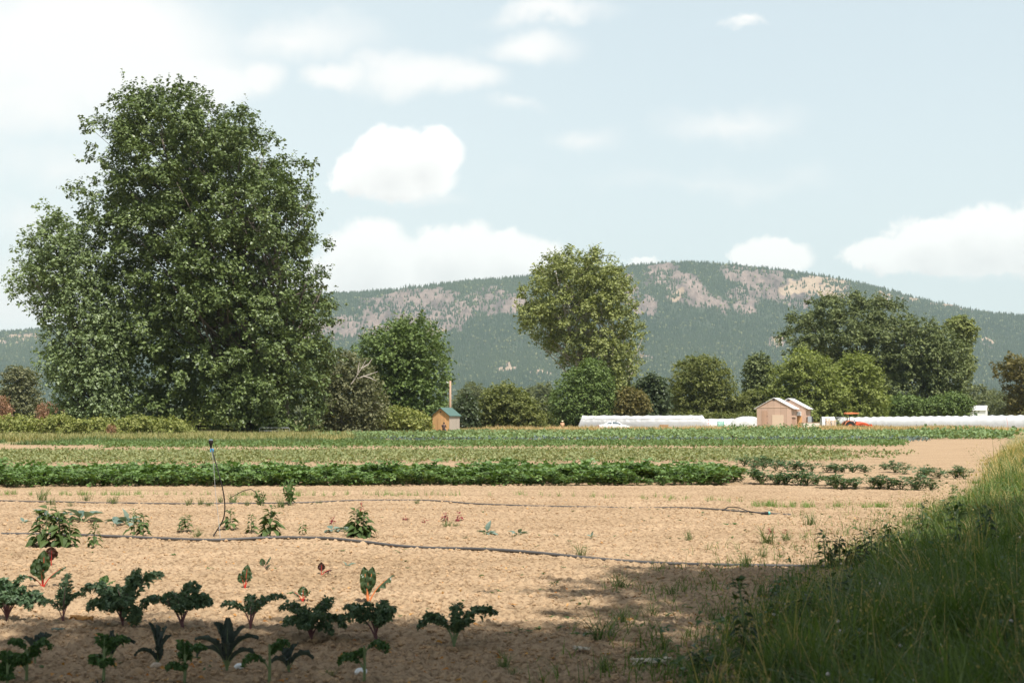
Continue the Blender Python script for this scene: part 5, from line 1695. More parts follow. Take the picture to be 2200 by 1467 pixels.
def kale(px, py, leaves, label, mat='kale', stalk='stalk_purple', seed=0, stem_h=0.14, ruffle=0.5, lobes=0.3, name='kale_plant', stem_r=0.009, bare=0.3, curl=0.7, freq=4.2):
    b = gp(px, py); sc = b[1] / F
    t = thing(name, label, 'kale', (b[0], b[1], float(ground_z(b[0], b[1]))))
    gl = G(); gs = G()
    hs = max(l[2] for l in leaves) * sc * stem_h
    gs.tube([(0, 0, -0.02), (0.004, 0, hs * .5), (0, 0.004, hs)], [stem_r * 1.2, stem_r, stem_r * .8], 7)
    for k, (az, lean, ln, w) in enumerate(leaves):
        a = rad(az); L_ = ln * sc * (.95 if lobes > .15 else 1.0); hw = w * sc / 2 * (.8 if lobes > .15 else .85)
        d = np.array([math.cos(a), math.sin(a), 0]); n = 40
        s = np.linspace(0, 1, n)
        th = PI / 2 - lean * (0.32 + 2.2 * s ** 1.9)
        pth = np.zeros((n, 3)); pth[0] = (0, 0, hs * (0.35 + 0.6 * ((k * 37) % 10) / 10))
        st = L_ / (n - 1)
        for q in range(1, n):
            pth[q] = pth[q - 1] + st * (d * math.cos(th[q]) + np.array([0, 0, math.sin(th[q])]))
        side = np.array([-d[1], d[0], 0]) + (np.array([0.7, 0, 0]) if abs(d[1]) > .8 else 0)
        u = np.clip((s - bare) / (1 - bare), 0, 1)
        wd = hw * np.sin(PI * np.clip(u, 0, 1) ** 0.9 * 0.93 + .03) ** 0.6 * (u > 0)
        q0 = int(bare * n)
        if lobes > .15:
            lacy_leaf(gl, pth[q0:], wd[q0:], side, seed * 53 + k)
            sheet_leaf(gl, pth[q0:], wd[q0:] * .45, side, ruffle=.2 * hw, freq=freq, cup=0.1, seed=seed * 53 + k, nv=7, lobes=.2, curl=.4)
        else:
            sheet_leaf(gl, pth[q0:], wd[q0:], side, ruffle=ruffle * hw, freq=freq, cup=0.1, seed=seed * 53 + k, nv=15, lobes=lobes, curl=curl)
        gs.tube(pth[:32], np.linspace(0.008, 0.002, 32) * max(.6, ln / 100), 5)
    gl.build('leaves', M[mat], t); gs.build('stem', M[stalk], t)
    return t


KA = [(0, 1.05, 135, 54), (180, 1.0, 130, 52), (330, 1.2, 95, 44), (205, 1.2, 95, 44), (60, .5, 108, 50), (120, .6, 104, 50), (250, .95, 84, 44), (300, .9, 84, 44), (200, .55, 88, 40), (20, .7, 95, 46), (160, .75, 92, 46)]


def vary(base, seed, s=1.0, drop=0):
    r_ = np.random.default_rng(seed)
    o = [(az + r_.normal(0, 22), max(.1, ln_ + r_.normal(0, .13)), L_ * s * r_.uniform(.85, 1.12), w * s * r_.uniform(.85, 1.2)) for az, ln_, L_, w in base]
    return o[:len(o) - drop]


kale(14, 1332, vary(KA, 1, 1.0), 'dark curly kale cut by the left edge in the back kale row', seed=1)
kale(135, 1342, vary([(165, .95, 80, 30), (20, .75, 105, 34), (80, .3, 105, 42), (120, .5, 80, 36)], 2), 'open-branched dark kale with purple stalks, second from the left edge', seed=2)
kale(263, 1352, vary(KA, 3, 1.12), 'tall dark kale with a drooping bluish top leaf, third in the back row', seed=3)
kale(392, 1360, [(170, 1.2, 150, 56), (10, .95, 95, 60), (80, .5, 110, 60), (130, .7, 105, 46), (30, .75, 90, 56), (260, .8, 70, 34)], 'widest dark kale with a long leaf arching left, in the back row', seed=4)
kale(537, 1362, vary([(5, 1.0, 130, 40), (175, .9, 100, 44), (80, .4, 85, 40), (110, .7, 80, 38), (40, .8, 80, 36)], 5), 'dark kale with bright purple stalks and a leaf arching right', seed=5)
kale(668, 1380, vary(KA, 6, .92), 'compact dark kale left of the orange-stalked chard', seed=6)
kale(808, 1382, vary([(178, 1.15, 118, 50), (5, .7, 95, 60), (60, .4, 92, 56), (120, .6, 95, 44), (200, .9, 110, 50), (340, .8, 70, 36)], 7), 'big lush kale in front of the orange-stalked chard', seed=7)
kale(975, 1392, [(25, .95, 150, 62), (172, 1.2, 120, 44), (80, .45, 100, 44), (165, .8, 110, 46), (300, .5, 60, 34), (20, .7, 70, 34)], 'sunlit kale at the right end of the kale row with a big leaf drooping right', seed=8,
     stalk='stalk_green', mat='kale_green' if False else 'kale')
LAC = [(95, .1, 100, 26), (150, .35, 92, 24), (30, .4, 88, 22), (190, .75, 95, 20), (350, .8, 95, 20), (175, 1.2, 85, 16), (5, 1.2, 80, 16), (270, .5, 60, 20)]
kale(340, 1432, [(120, .2, 88, 22), (60, .3, 80, 24), (150, .3, 95, 16), (180, 1.1, 70, 16), (20, .4, 66, 22), (270, .6, 40, 24)], 'narrow dark plume-leaved kale in front of the widest dark kale', 'lacinato', 'stalk_green', seed=11, ruffle=.18, lobes=.08, bare=.2, curl=1.1, name='plume_kale_plant')
kale(487, 1447, [(l[0], l[1], l[2] * 1.1, l[3] * 1.15) for l in LAC], 'largest dark plume-leaved kale with an upright central leaf', 'lacinato', 'stalk_green', seed=12, ruffle=.18, lobes=.08, bare=.18, curl=1.1, name='plume_kale_plant')
kale(620, 1452, [(150, .5, 60, 26), (60, .5, 62, 24), (5, 1.05, 70, 26), (190, 1.0, 50, 24), (270, .8, 45, 20)], 'low bluish plume-leaved kale right of the largest one', 'lacinato', 'stalk_green', seed=13, ruffle=.18, lobes=.08, bare=.25, curl=1.0, name='plume_kale_plant')
kale(75, 1425, [(80, .6, 80, 26), (200, .4, 60, 30), (30, .5, 70, 30)], 'dark plume-leaved kale behind the leftmost bright green curly kale', 'lacinato', 'stalk_green', seed=14, ruffle=.18, lobes=.08, bare=.3, curl=1.0, name='plume_kale_plant')
kale(238, 1415, [(110, .25, 66, 16), (70, .15, 62, 16), (10, .9, 70, 24)], 'thin dark plume-leaved kale poking up behind a bright green curly kale', 'lacinato', 'stalk_green', seed=15, ruffle=.18, lobes=.08, bare=.2, curl=1.0, name='plume_kale_plant')
CU = [(175, 1.25, 66, 44), (5, 1.3, 74, 42), (80, .9, 50, 40), (260, 1.0, 44, 40), (120, .8, 50, 38)]
GK = dict(mat='kale_green', stalk='stalk_green', ruffle=.5, lobes=.3, stem_h=0.95, stem_r=.010, bare=.22, curl=.4, freq=5.5, name='curly_kale_plant')
kale(56, 1478, vary(CU, 21, 1.1), 'leftmost bright green curly kale on a bare stem', seed=21, **GK)
kale(222, 1476, vary(CU, 22, 1.0), 'bright green curly kale on a bare stem, second from the left', seed=22, **GK)
kale(396, 1478, vary(CU, 23, 1.0), 'bright green curly kale between two plume-leaved kales', seed=23, **GK)
kale(578, 1480, vary([(175, 1.25, 90, 40), (5, 1.2, 60, 40), (90, .8, 50, 38)], 24, 1.0), 'bright green curly kale with one leaf arching far left by the largest plume kale', seed=24, **GK)
kale(782, 1478, vary([(178, 1.25, 92, 46), (0, 1.3, 70, 40), (90, .9, 40, 36)], 25, 1.0), 'bright green curly kale alone at the right of the front row', seed=25, **GK)
kale(14, 1500, vary(CU, 26, 1.0), 'bright green curly kale cut by the bottom left corner', seed=26, **GK)
kale(210, 1512, vary(LAC, 27, .55), 'grey-blue leaves of a kale peeping over the bottom edge', 'lacinato', 'stalk_green', seed=27, ruffle=.25, lobes=.1, bare=.2, name='plume_kale_plant')


# grass tufts on the bare soil, each its own object
def tuft_proto(seed, n=42, h=0.22):
    r_ = np.random.default_rng(seed)
    g = G(); P = np.zeros((n, 3)); P[:, :2] = r_.normal(0, 0.035, (n, 2))
    g.blades(P, h * r_.uniform(.5, 1.2, n), 0.008, r_.uniform(.2, 1.0, n), r_.uniform(0, 6.28, n), 3)
    return g.build('grass_tuft', M['green_grass'])


tufts = [tuft_proto(500 + k) for k in range(4)]
TP = [(90, 1078, 1.5), (110, 1084, 1.2), (185, 1080, 1.5), (150, 1086, .9), (245, 1083, 1.0), (235, 1082, .8), (405, 1085, 1.1), (430, 1085, 1.2), (450, 1086, 1.1), (475, 1082, .9), (500, 1083, 1.3),
      (530, 1086, 1.0), (605, 1095, 1.5), (685, 1084, .7), (895, 1084, .9), (780, 1088, .5), (960, 1137, 1.1), (980, 1136, .8), (1250, 1198, 1.2), (1650, 1168, 1.4), (1690, 1165, 1.1), (1480, 1165, .9),
      (425, 1160, 1.0), (1330, 1258, 1.1), (1740, 1130, 1.3), (1600, 1215, 1.2), (1640, 1200, .8), (1400, 1320, 1.0), (1290, 1380, 1.3), (1340, 1345, 1.1), (1445, 1290, .9), (1530, 1330, .9),
      (1560, 1380, 1.2), (1700, 1258, 1.4), (1640, 1290, 1.2), (1080, 1440, .8), (1300, 1455, .8), (708, 1465, .6), (1105, 1460, .7), (1420, 1395, 1.0)]
for (px, py, s) in TP:
    q = gp(px, py)
    place(tufts, q[0], q[1], s * random.uniform(.85, 1.15), random.uniform(0, 6.28), 'small green grass tuft growing on the bare tan soil', 'grass tufts on the bare soil', 'grass tuft')

# seedlings and litter
def litter():
    r_ = np.random.default_rng(61)
    n = 1700
    Y = 10.5 * (33 / 10.5) ** r_.random(n); px = r_.uniform(-20, 2000, n); X = px_u(px) * Y
    dens = 0.25 + 0.75 * np.clip((px - 900) / 900, 0, 1)
    k = (r_.random(n) < dens) & (X < verge_edge(Y) + .2) & (fbm(X / 1.1, Y / 1.4, 62, 2) > .46)
    X, Y = X[k], Y[k]; n = len(X)
    P = np.repeat(on_ground(X, Y, .012), 6, 0); m = len(P)
    a = r_.uniform(0, 6.28, m); el = r_.uniform(.1, 1.2, m)
    d = np.stack([np.cos(a) * np.cos(el), np.sin(a) * np.cos(el), np.sin(el)], 1)
    N_ = unit(np.stack([-d[:, 0], -d[:, 1], np.full(m, 1.2)], 1))
    L_ = np.repeat(r_.uniform(.02, .07, n), 6) * r_.uniform(.6, 1.2, m)
    g = G(); g.ovate(P, d, N_, L_, L_ * .42, .3)
    tag(g.build('weed_seedlings', M['weed']), 'scattered tiny weed seedlings on the soil', 'weeds', kind='stuff')
    n = 760
    Y = 9.8 * (34 / 9.8) ** r_.random(n); px = r_.uniform(-20, 1950, n); X = px_u(px) * Y
    k = X < verge_edge(Y); X, Y = X[k], Y[k]; n = len(X)
    g = G(); a = r_.uniform(0, 6.28, n)
    d = np.stack([np.cos(a), np.sin(a), r_.uniform(0, .6, n)], 1)
    L_ = r_.uniform(.015, .05, n) * (1 + (Y < 14) * .4)
    g.ovate(on_ground(X, Y, .03), unit(d), unit(np.stack([r_.normal(size=n) * .5, r_.normal(size=n) * .5, np.ones(n)], 1)), L_, L_ * .6, .5, .35)
    tag(g.build('fallen_leaves', M['litter']), 'orange and brown dry leaf scraps on the soil', 'leaves', kind='stuff')


litter()


def debris(px, py, wpx, label, mat, seed, cat, name):
    b = gp(px, py); s = wpx / (F / b[1]); r_ = np.random.default_rng(seed)
    g = G()
    if cat == 'stone':
        bm = bmesh.new(); bmesh.ops.create_icosphere(bm, subdivisions=2, radius=.5)
        V = np.array([v.co[:] for v in bm.verts]) * r_.uniform(.85, 1.12, (len(bm.verts), 1)) * np.array([1, .8, .6]) * s
        g.add(V + [0, 0, .2 * s], np.array([[v.index for v in f.verts] for f in bm.faces])); bm.free()
    else:
        for k in range(3):
            pth = np.stack([np.linspace(-.5, .5, 10) * s, r_.normal(0, .04) * s + .1 * s * np.sin(np.linspace(0, 4, 10) + k), .03 + .12 * s * np.abs(np.sin(np.linspace(0, 5, 10) + k * 1.3))], 1)
            sheet_leaf(g, pth, .16 * s * np.sin(np.linspace(.1, 3.0, 10)) ** .6, np.array([0, 1, 0]), .05 * s, 3, .3, seed + k, 0, 7)
    o = g.build(name, M[mat]); o.location = (b[0], b[1], float(ground_z(b[0], b[1])) + .015); o.rotation_euler = (0, 0, r_.uniform(-.4, .4))
    tag(o, label, cat)


debris(1400, 1432, 90, 'pale dried curled leaf on the shaded soil near the bottom edge', 'dead_leaf', 1, 'leaf', 'dead_leaf')
debris(1250, 1400, 42, 'whitish dead leaf beside the flat weed rosettes', 'dead_leaf', 2, 'leaf', 'dead_leaf')
debris(335, 1438, 26, 'brown rounded stone at the foot of the narrow plume kale', 'stone', 3, 'stone', 'stone')
debris(514, 1440, 24, 'pale greyish stone right of the largest plume kale', 'white_plastic', 4, 'stone', 'stone')
debris(775, 1462, 30, 'white stone under the rightmost bright green curly kale', 'white_plastic', 5, 'stone', 'stone')
debris(814, 1396, 34, 'orange rotting leaves at the foot of the big lush kale', 'litter', 6, 'leaf', 'dead_leaf')
debris(175, 1340, 60, 'orange brown leaf scraps between the open-branched kale and its neighbour', 'litter', 7, 'leaf', 'dead_leaf')
debris(300, 1322, 16, 'small pale dry leaf right of the tall dark kale', 'dead_leaf', 8, 'leaf', 'dead_leaf')
debris(125, 1368, 28, 'bluish grey torn leaf lying in front of the back kale row', 'brassica', 9, 'leaf', 'dead_leaf')
debris(1345, 1340, 34, 'yellow-orange curled leaf in the middle of the shaded soil', 'litter', 10, 'leaf', 'dead_leaf')
debris(1105, 1307, 16, 'small bright orange leaf left in the shaded soil', 'litter', 11, 'leaf', 'dead_leaf')


# ------------------------------------------------------------------ irrigation pipes and sprinklers
def pipe(name, label, pts, r, mat='pipe', z=0.0):
    P = np.array([gp(a, b) for a, b in pts])
    t = np.linspace(0, 1, len(P)); tt = np.linspace(0, 1, len(P) * 9)
    Q = np.stack([np.interp(tt, t, P[:, k]) for k in range(3)], 1)
    for _ in range(4):
        Q[1:-1] = (Q[:-2] + 2 * Q[1:-1] + Q[2:]) / 4
    Q[:, 1] += (fbm(Q[:, 0] * 1.3, Q[:, 0] * 0, 3, 3) - .5) * .1
    Q[:, 2] = ground_z(Q[:, 0], Q[:, 1]) + r * 0.95 + 0.012 + z
    g = G(); g.tube(Q, r, 9)
    return tag(g.build(name, M[mat], smooth=True), label, 'pipe')


pipe('irrigation_pipe', 'grey irrigation pipe snaking across the near sunlit soil', [(-120, 1152), (0, 1154), (160, 1158), (300, 1162), (460, 1166), (600, 1162), (700, 1163), (800, 1169), (900, 1177), (1000, 1187), (1100, 1194),
     (1250, 1203), (1400, 1210), (1550, 1214), (1700, 1216), (1850, 1222)], 0.023)
pipe('irrigation_pipe', 'thinner dark irrigation pipe lying farther off below the carrot row', [(-80, 1080), (60, 1081), (250, 1083), (450, 1084), (650, 1083), (800, 1079), (900, 1079), (1000, 1084), (1150, 1087), (1300, 1088),
     (1450, 1094), (1560, 1099), (1700, 1104)], 0.015)


def riser(px, py, top_px, top_py, label):
    """tall bent sprinkler riser stuck in the near pipe"""
    b = gp(px, py); t = thing('sprinkler_riser', label, 'sprinkler', b); Y = b[1]
    pts = [(455, 1160), (462, 1143), (480, 1120), (484, 1095), (482, 1065), (474, 1030), (465, 1000), (458, 975), (453, 962)]
    P = np.array([at(x, y, Y + 0.1 * math.sin(i)) for i, (x, y) in enumerate(pts)])
    tt = np.linspace(0, 1, 33); t0 = np.linspace(0, 1, len(P))
    Q = np.stack([np.interp(tt, t0, P[:, k]) for k in range(3)], 1)
    for _ in range(6):
        Q[1:-1] = (Q[:-2] + 2 * Q[1:-1] + Q[2:]) / 4
    g = G(); g.tube(Q, .010, 7); g.build('hose', M['black_plastic'], t, True, origin=b)
    top = Q[-1]
    g = G(); g.lathe(top, [(.012, 0), (.018, .015), (.02, .05), (.036, .07), (.036, .105), (.032, .125)], 12)
    hd = g.build('sprinkler_head', M['black_plastic'], t, True, origin=b)
    g = G(); g.lathe(top + [0, 0, .125], [(.031, 0), (.031, .007), (.01, .009)], 12); g.build('cap', plain('pale_blue_cap', (.35, .5, .6), .3), hd, origin=b)
    c = top + np.array([.018, 0, -.035])
    g = G(); g.box(c, (.05, .03, .05)); g.box(c + [.018, 0, .008], (.02, .045, .014)); g.build('clip', M['blue_plastic'], t, origin=b)
    # thin support wire beside the hose
    W_ = np.array([at(474, 1164, Y - .1), at(470, 1120, Y), at(463, 1060, Y), at(459, 1000, Y), at(455, 966, Y)])
    g = G(); g.tube(W_, .0035, 4); g.build('support_wire', M['grey_metal'], t, origin=b)


riser(455, 1160, 448, 943, 'tall bent black sprinkler riser with a blue clip standing in the near pipe')
# a second hose bent over towards the wiry weeds
hb = gp(486, 1076)
hp = np.array([at(484, 1076, hb[1]), at(500, 1066, hb[1]), at(520, 1055, hb[1]), at(538, 1050, hb[1]), at(548, 1056, hb[1]), at(556, 1066, hb[1])])
ht = np.linspace(0, 1, 24); H0 = np.linspace(0, 1, len(hp))
hq = np.stack([np.interp(ht, H0, hp[:, k]) for k in range(3)], 1); hq[:, 2] = np.maximum(hq[:, 2], .02)
g = G(); g.tube(hq, .009, 6)
tag(g.build('bent_hose', M['black_plastic'], smooth=True), 'thin dark hose arching over beside the riser', 'hose')
# toppled sprinkler with a teal cap
fb = gp(1555, 1103)
ft = thing('fallen_sprinkler', 'toppled sprinkler with a teal head lying on the soil at the end of its hose', 'sprinkler', fb)
fp = np.array([gp(1552, 1099), gp(1565, 1096), gp(1585, 1097), gp(1605, 1102), gp(1628, 1106), gp(1645, 1109)]); fp[:, 2] = [.03, .07, .07, .05, .04, .05]
g = G(); g.tube(fp, .010, 6); g.build('hose', M['black_plastic'], ft, True, origin=fb)
g = G(); g.tube([fp[-1] + [-.09, 0, 0], fp[-1] + [.0, 0, .01], fp[-1] + [.05, 0, .012]], [.014, .03, .034], 10); hd = g.build('sprinkler_head', M['black_plastic'], ft, origin=fb)
g = G(); g.tube([fp[-1] + [.05, 0, .012], fp[-1] + [.075, 0, .013], fp[-1] + [.09, 0, .013]], [.038, .036, .02], 10); g.build('cap', M['teal_plastic'], hd, origin=fb)
# small risers out in the crops
sr = None
for (px, pyt, Y) in [(342, 933, 112), (595, 933, 118), (1128, 940, 112), (1253, 921, 150), (1575, 938, 82), (1951, 922, 140), (1842, 917, 178), (1970, 913, 182), (724, 936, 120), (870, 932, 140)]:
    b = at(px, pyt, Y); b[2] = 0
    z = at(px, pyt, Y)[2]
    z = min(max(z, .7), 1.35)
    if sr is None:
        sr = thing('sprinkler_stake', 'x', 'sprinkler', b)
        g = G(); g.tube([(0, 0, 0), (.01, 0, .5), (0, 0, 1.0)], .016, 5); c1 = g.build('stake', M['black_plastic'], sr)
        g = G(); g.lathe((0, 0, 1.0), [(.016, 0), (.03, .02), (.045, .05), (.045, .1), (.02, .11)], 8); c2 = g.build('sprinkler_head', M['black_plastic'], sr)
        o = sr
    else:
        o = sr.copy(); COL.objects.link(o)
        for ch in (c1, c2):
            k = ch.copy(); COL.objects.link(k); k.parent = o
    o.location = b; o.scale = (1, 1, z); o.rotation_euler = (random.uniform(-.05, .05), random.uniform(-.05, .05), 0)
    tag(o, 'thin black sprinkler stake standing in the far crop rows', 'sprinkler', 'sprinkler stakes in the far crops')


# ------------------------------------------------------------------ buildings
def gable_house(t, w, l, he, hr, over, wall_f, wall_s, roof, gable_over=0.1, rt=0.06):
    """walls and roof in local coordinates: front faces -y, ridge along y, centre of the front wall at the origin"""
    g = G()
    prof = [(-w / 2, 0), (w / 2, 0), (w / 2, he), (0, hr), (-w / 2, he)]
    g.prism(prof, 0, l)
    wall = g.build('wall', wall_f, t)
    g = G()
    sl = (hr - he) / (w / 2)
    for s in (-1, 1):
        xe = s * (w / 2 + over); ze = he - sl * over
        p = [(0, hr + .02), (xe, ze + .02), (xe, ze + .02 + rt), (0, hr + .02 + rt)]
        if s < 0: p = p[::-1]
        g.prism(p, -gable_over, l + gable_over)
    rf = g.build('roof', roof, t)
    return wall, rf


RZ = rad(-20)
bY = 207
bb = at(1663, 897, bY); bb[2] = 0
barn = thing('plywood_barn', 'pinkish plywood barn with white metal roof and pale square panel, front one of two', 'barn', bb, RZ)
gable_house(barn, 5.0, 5.2, 3.35, 4.72, 0.42, M['wood_pink'], None, M['roof_white'], .12)
g = G(); g.box((0.55, -.03, 1.15), (1.65, .05, 2.3)); g.build('door_panel', M['ply'], barn)
g = G(); g.box((-1.35, -.025, 1.45), (.85, .05, 2.9)); dpart = g.build('side_door', M['wood_pink_v'], barn)
g = G(); g.box((-.95, -.07, 1.15), (.05, .04, .14)); g.box((-.98, -.06, 2.1), (.14, .03, .05)); g.build('hinge', M['dark_metal'], dpart)
g = G(); g.box((0, -.03, 4.52), (.34, .06, .2)); g.build('gable_vent', M['dark_metal'], barn)
g = G(); g.box((0, -.02, 3.38), (4.9, .04, .06)); g.build('trim_board', M['ply'], barn)
g = G(); g.box((1.75, -.05, .42), (.55, .1, .12)); g.build('hatch', M['wood_crate'], barn)
g = G(); g.box((2.58, 1.9, 2.02), (.24, 3.4, .08)); g.build('side_ledge', M['ply'], barn)
g = G(); g.box((2.53, 1.9, 1.0), (.05, 3.3, 1.9)); g.build('side_boards', M['wood_pink_v'], barn)
c2 = np.array([bb[0] + 1.25 * math.cos(RZ) + 5.6 * .34, bb[1] + 5.6 * .94 + 1.25 * math.sin(RZ), 0])
barn2 = thing('plywood_barn', 'rear plywood barn with a white metal roof, partly hidden behind the front one', 'barn', c2, RZ)
gable_house(barn2, 5.0, 5.0, 3.35, 4.72, 0.42, M['wood_pink'], None, M['roof_white'], .12)
g = G(); g.box((0, -.03, 4.52), (.34, .06, .2)); g.build('gable_vent', M['dark_metal'], barn2)
g = G(); g.box((2.58, 2.0, 2.02), (.24, 3.4, .08)); g.build('side_ledge', M['ply'], barn2)
g = G(); g.box((2.53, 2.0, 1.0), (.05, 3.3, 1.9)); g.build('side_boards', M['wood_pink_v'], barn2)
g = G(); g.box((1.45, -.26, 2.5), (.8, .5, .62))
acu = g.build('air_conditioner', M['white_plastic'], barn2)
g = G()
for k in range(6):
    g.box((1.45, -.52, 2.27 + .09 * k), (.7, .02, .04))
g.build('grille', M['grey_metal'], acu)
g = G(); g.box((1.5, -.03, 1.05), (.9, .05, 2.0)); g.build('door', M['wood_orange'], barn2)

sb = at(947, 897, 172); sb[2] = 0
shed = thing('garden_shed', 'small orange wooden shed with a green metal roof beside the spreading tree', 'shed', sb, rad(-27))
gable_house(shed, 2.3, 2.55, 2.2, 3.05, 0.2, M['wood_orange'], None, M['roof_green'], .2)
g = G(); g.box((1.172, 1.275, 1.03), (.05, 2.5, 2.06)); g.build('side_boards', M['wood_grey'], shed)
g = G(); g.box((0.1, -.03, .95), (1.0, .05, 1.9)); dr = g.build('door', M['wood_orange'], shed)
g = G(); g.box((.5, -.07, .95), (.04, .05, .14)); g.build('handle', M['dark_metal'], dr)
g = G(); g.box((0, -.02, 2.6), (.14, .05, .14)); g.build('vent_hole', M['dark_metal'], shed)

pb = at(967, 897, 180); pb[2] = 0
pole = thing('utility_pole', 'plain wooden utility pole rising behind the small shed', 'pole', pb)
ph = at(967, 818, 180)[2]
g = G(); g.tube([(0, 0, 0), (0, 0, ph / 2), (.0, 0, ph)], [.17, .16, .14], 10); g.build('post', M['wood_pole'], pole, True)
g = G(); g.box((-.25, 0, ph - .22), (.4, .08, .07)); g.lathe((-.42, 0, ph - .2), [(.04, 0), (.07, .05), (.04, .12)], 8); g.build('bracket', M['white_plastic'], pole)
g = G(); g.tube([(-.42, 0, ph - .2), (-.47, .05, ph - .5), (-.44, 0, ph - .75)], .02, 5); g.build('cable_end', M['dark_metal'], pole)

hb_ = at(2102, 897, 400); hb_[2] = 0
hz = at(0, 872, 400)[2]
house = thing('white_house', 'small white house with one dark window far behind the long tunnel', 'house', hb_, rad(65))
g = G(); g.prism([(-2.4, 0), (2.4, 0), (2.4, 4.0), (0, hz), (-2.4, 4.0)], -2.2, 2.2); g.build('wall', M['white_paint'], house)
g = G()
for s in (-1, 1):
    p = [(0, hz + .03), (s * 2.7, 3.9), (s * 2.7, 4.0), (0, hz + .13)]
    g.prism(p if s > 0 else p[::-1], -2.5, 2.5)
g.build('roof', plain('pale_roof', (.55, .54, .52), .6), house)
for y in (-.6,):
    g = G(); g.box((2.42, y, 3.1), (.06, .9, .9)); wf = g.build('window', M['white_paint'], house)
    g = G(); g.box((2.46, y, 3.1), (.04, .78, .78)); g.build('pane', M['glass_dark'], wf)
g = G(); g.box((-2.43, .4, 2.8), (.06, .9, 1.0)); wf = g.build('window', M['white_paint'], house)
g = G(); g.box((-2.47, .4, 2.8), (.04, .78, .88)); g.build('pane', M['glass_dark'], wf)


# ------------------------------------------------------------------ plastic tunnels
def tunnel(name, label, x0, x1, Y, zt, half, n_hoops, mat='film', sides_clear=False, ends=0.9, sag=0.035, rz=0.0, y1=None, zt1=None):
    """hooped tunnel running left to right from x0 to x1"""
    y1 = Y if y1 is None else y1; zt1 = zt if zt1 is None else zt1
    base = np.array([(x0 + x1) / 2, (Y + y1) / 2, 0])
    t = thing(name, label, 'tunnel', base)
    L_ = math.hypot(x1 - x0, y1 - Y); nx = n_hoops * 6 + 1
    u = np.linspace(0, 1, nx); th = np.linspace(0, PI, 17)
    ax = np.array([x1 - x0, y1 - Y]) / L_; nr = np.array([ax[1], -ax[0]])     # nr towards the viewer
    hoopphase = (u * n_hoops) % 1.0
    sg = 1 - sag * np.sin(PI * hoopphase) ** 0.8 * (0.6 + 0.8 * vnoise(np.floor(u * n_hoops), np.zeros(nx), 5))
    prof_h = np.sin(th) ** 0.62; prof_w = np.cos(th) * (1 + 0.0 * th)
    zz = (zt + (zt1 - zt) * u) * sg
    C = np.stack([x0 + (x1 - x0) * u, Y + (y1 - Y) * u], 1)
    endf = np.ones(nx)
    V = np.zeros((nx, 17, 3))
    V[..., :2] = C[:, None, :] + nr[None, None, :] * (half * prof_w)[None, :, None]
    V[..., 2] = zz[:, None] * prof_h[None, :]
    # sloping ends
    for e, sgn in ((0, -1), (nx - 1, 1)):
        if ends:
            V[e, :, :2] += sgn * ax * (ends * (1 - prof_h[:, None])) 
            nb = e - sgn
    V[..., 2] += 0.012 * rng.normal(size=(nx, 17)) * (V[..., 2] > .3)
    i = np.arange(nx - 1)[:, None] * 17 + np.arange(16)[None]
    Fq = np.stack([i, i + 1, i + 18, i + 17], -1)
    cut = 4 if sides_clear else 0
    g = G(); g.add(V.reshape(-1, 3), Fq[:, cut:].reshape(-1, 4)); g.build('cover', M[mat], t, True, origin=base)
    if cut:
        g = G(); g.add(V.reshape(-1, 3), Fq[:, :cut].reshape(-1, 4)); g.build('side_sheet', M['film_clear'], t, True, origin=base)
    # end sheets
    g = G()
    for e in (0, nx - 1):
        ring = V[e]; c = np.array([*(C[e]), 0.0])
        g.add(np.concatenate([ring, c[None]]), [[k, k + 1, 17] for k in range(16)])
    g.build('end_sheet', M['film_clear'] if sides_clear else M[mat], t, origin=base)
    g = G()
    for k in range(n_hoops + 1):
        q = min(k * 6, nx - 1)
        ring = V[q].copy(); ring[:, 2] = (zt + (zt1 - zt) * u[q]) * prof_h * 0.985; ring[:, :2] = C[q] + nr * (half * prof_w * .985)[:, None]
        ob = G(); ob.tube(ring, .022, 5); ob.build('hoop', M['hoop'], t, True, origin=base)
    if sides_clear:
        # standing props and rolled sheet edge along the near side
        r_ = np.random.default_rng(3)
        g = G()
        pr = V[:, cut, :].copy(); pr[:, :2] += nr * .03; pr[:, 2] -= .04 * np.sin(np.arange(nx) * .7)
        g.tube(pr, .05, 6); g.build('rolled_edge', M[mat], t, True, origin=base)
    return t


tY = 214
x0 = at(1251, 897, tY)[0]; x1 = at(1508, 897, tY)[0]
zt = at(0, 893.5, tY)[2]
tunnel('polytunnel', 'long translucent white polytunnel with see-through sides behind the white car', x0, x1, tY, zt + .12, 1.9, 11, sides_clear=True, ends=1.0)
x0 = at(1506, 897, 221)[0]; x1 = at(1640, 897, 221)[0]
tunnel('low_tunnel', 'low white tunnel between the polytunnel and the rounded tunnel end', x0, x1, 221, at(0, 899, 221)[2], 1.5, 6, ends=.3)
# rounded tunnel seen end-on
rb = at(1600, 897, 216); rb[2] = 0
rt_ = thing('round_tunnel', 'rounded grey-white tunnel seen end-on left of the plywood barn', 'tunnel', rb, rad(-14))
th = np.linspace(0, PI, 19); ny = 13
yy = np.linspace(0, 9, ny)
hh = at(0, 894, 216)[2]
V = np.stack([np.broadcast_to(-2.45 * np.cos(th) * np.ones((ny, 1)), (ny, 19)), np.broadcast_to(yy[:, None], (ny, 19)), (hh * np.sin(th) ** .8)[None] * (1 - .04 * np.sin(PI * ((yy / 1.5) % 1)))[:, None]], -1)
i = np.arange(ny - 1)[:, None] * 19 + np.arange(18)[None]
g = G(); g.add(V.reshape(-1, 3), np.stack([i, i + 1, i + 20, i + 19], -1).reshape(-1, 4)); g.build('cover', M['film'], rt_, True)
g = G()
c_ = np.array([[0, -.35, 0]]); ringf = V[0] * np.array([1, 1, 1]); mid = ringf * np.array([.55, 1, .6]) + np.array([0, -.25, 0])
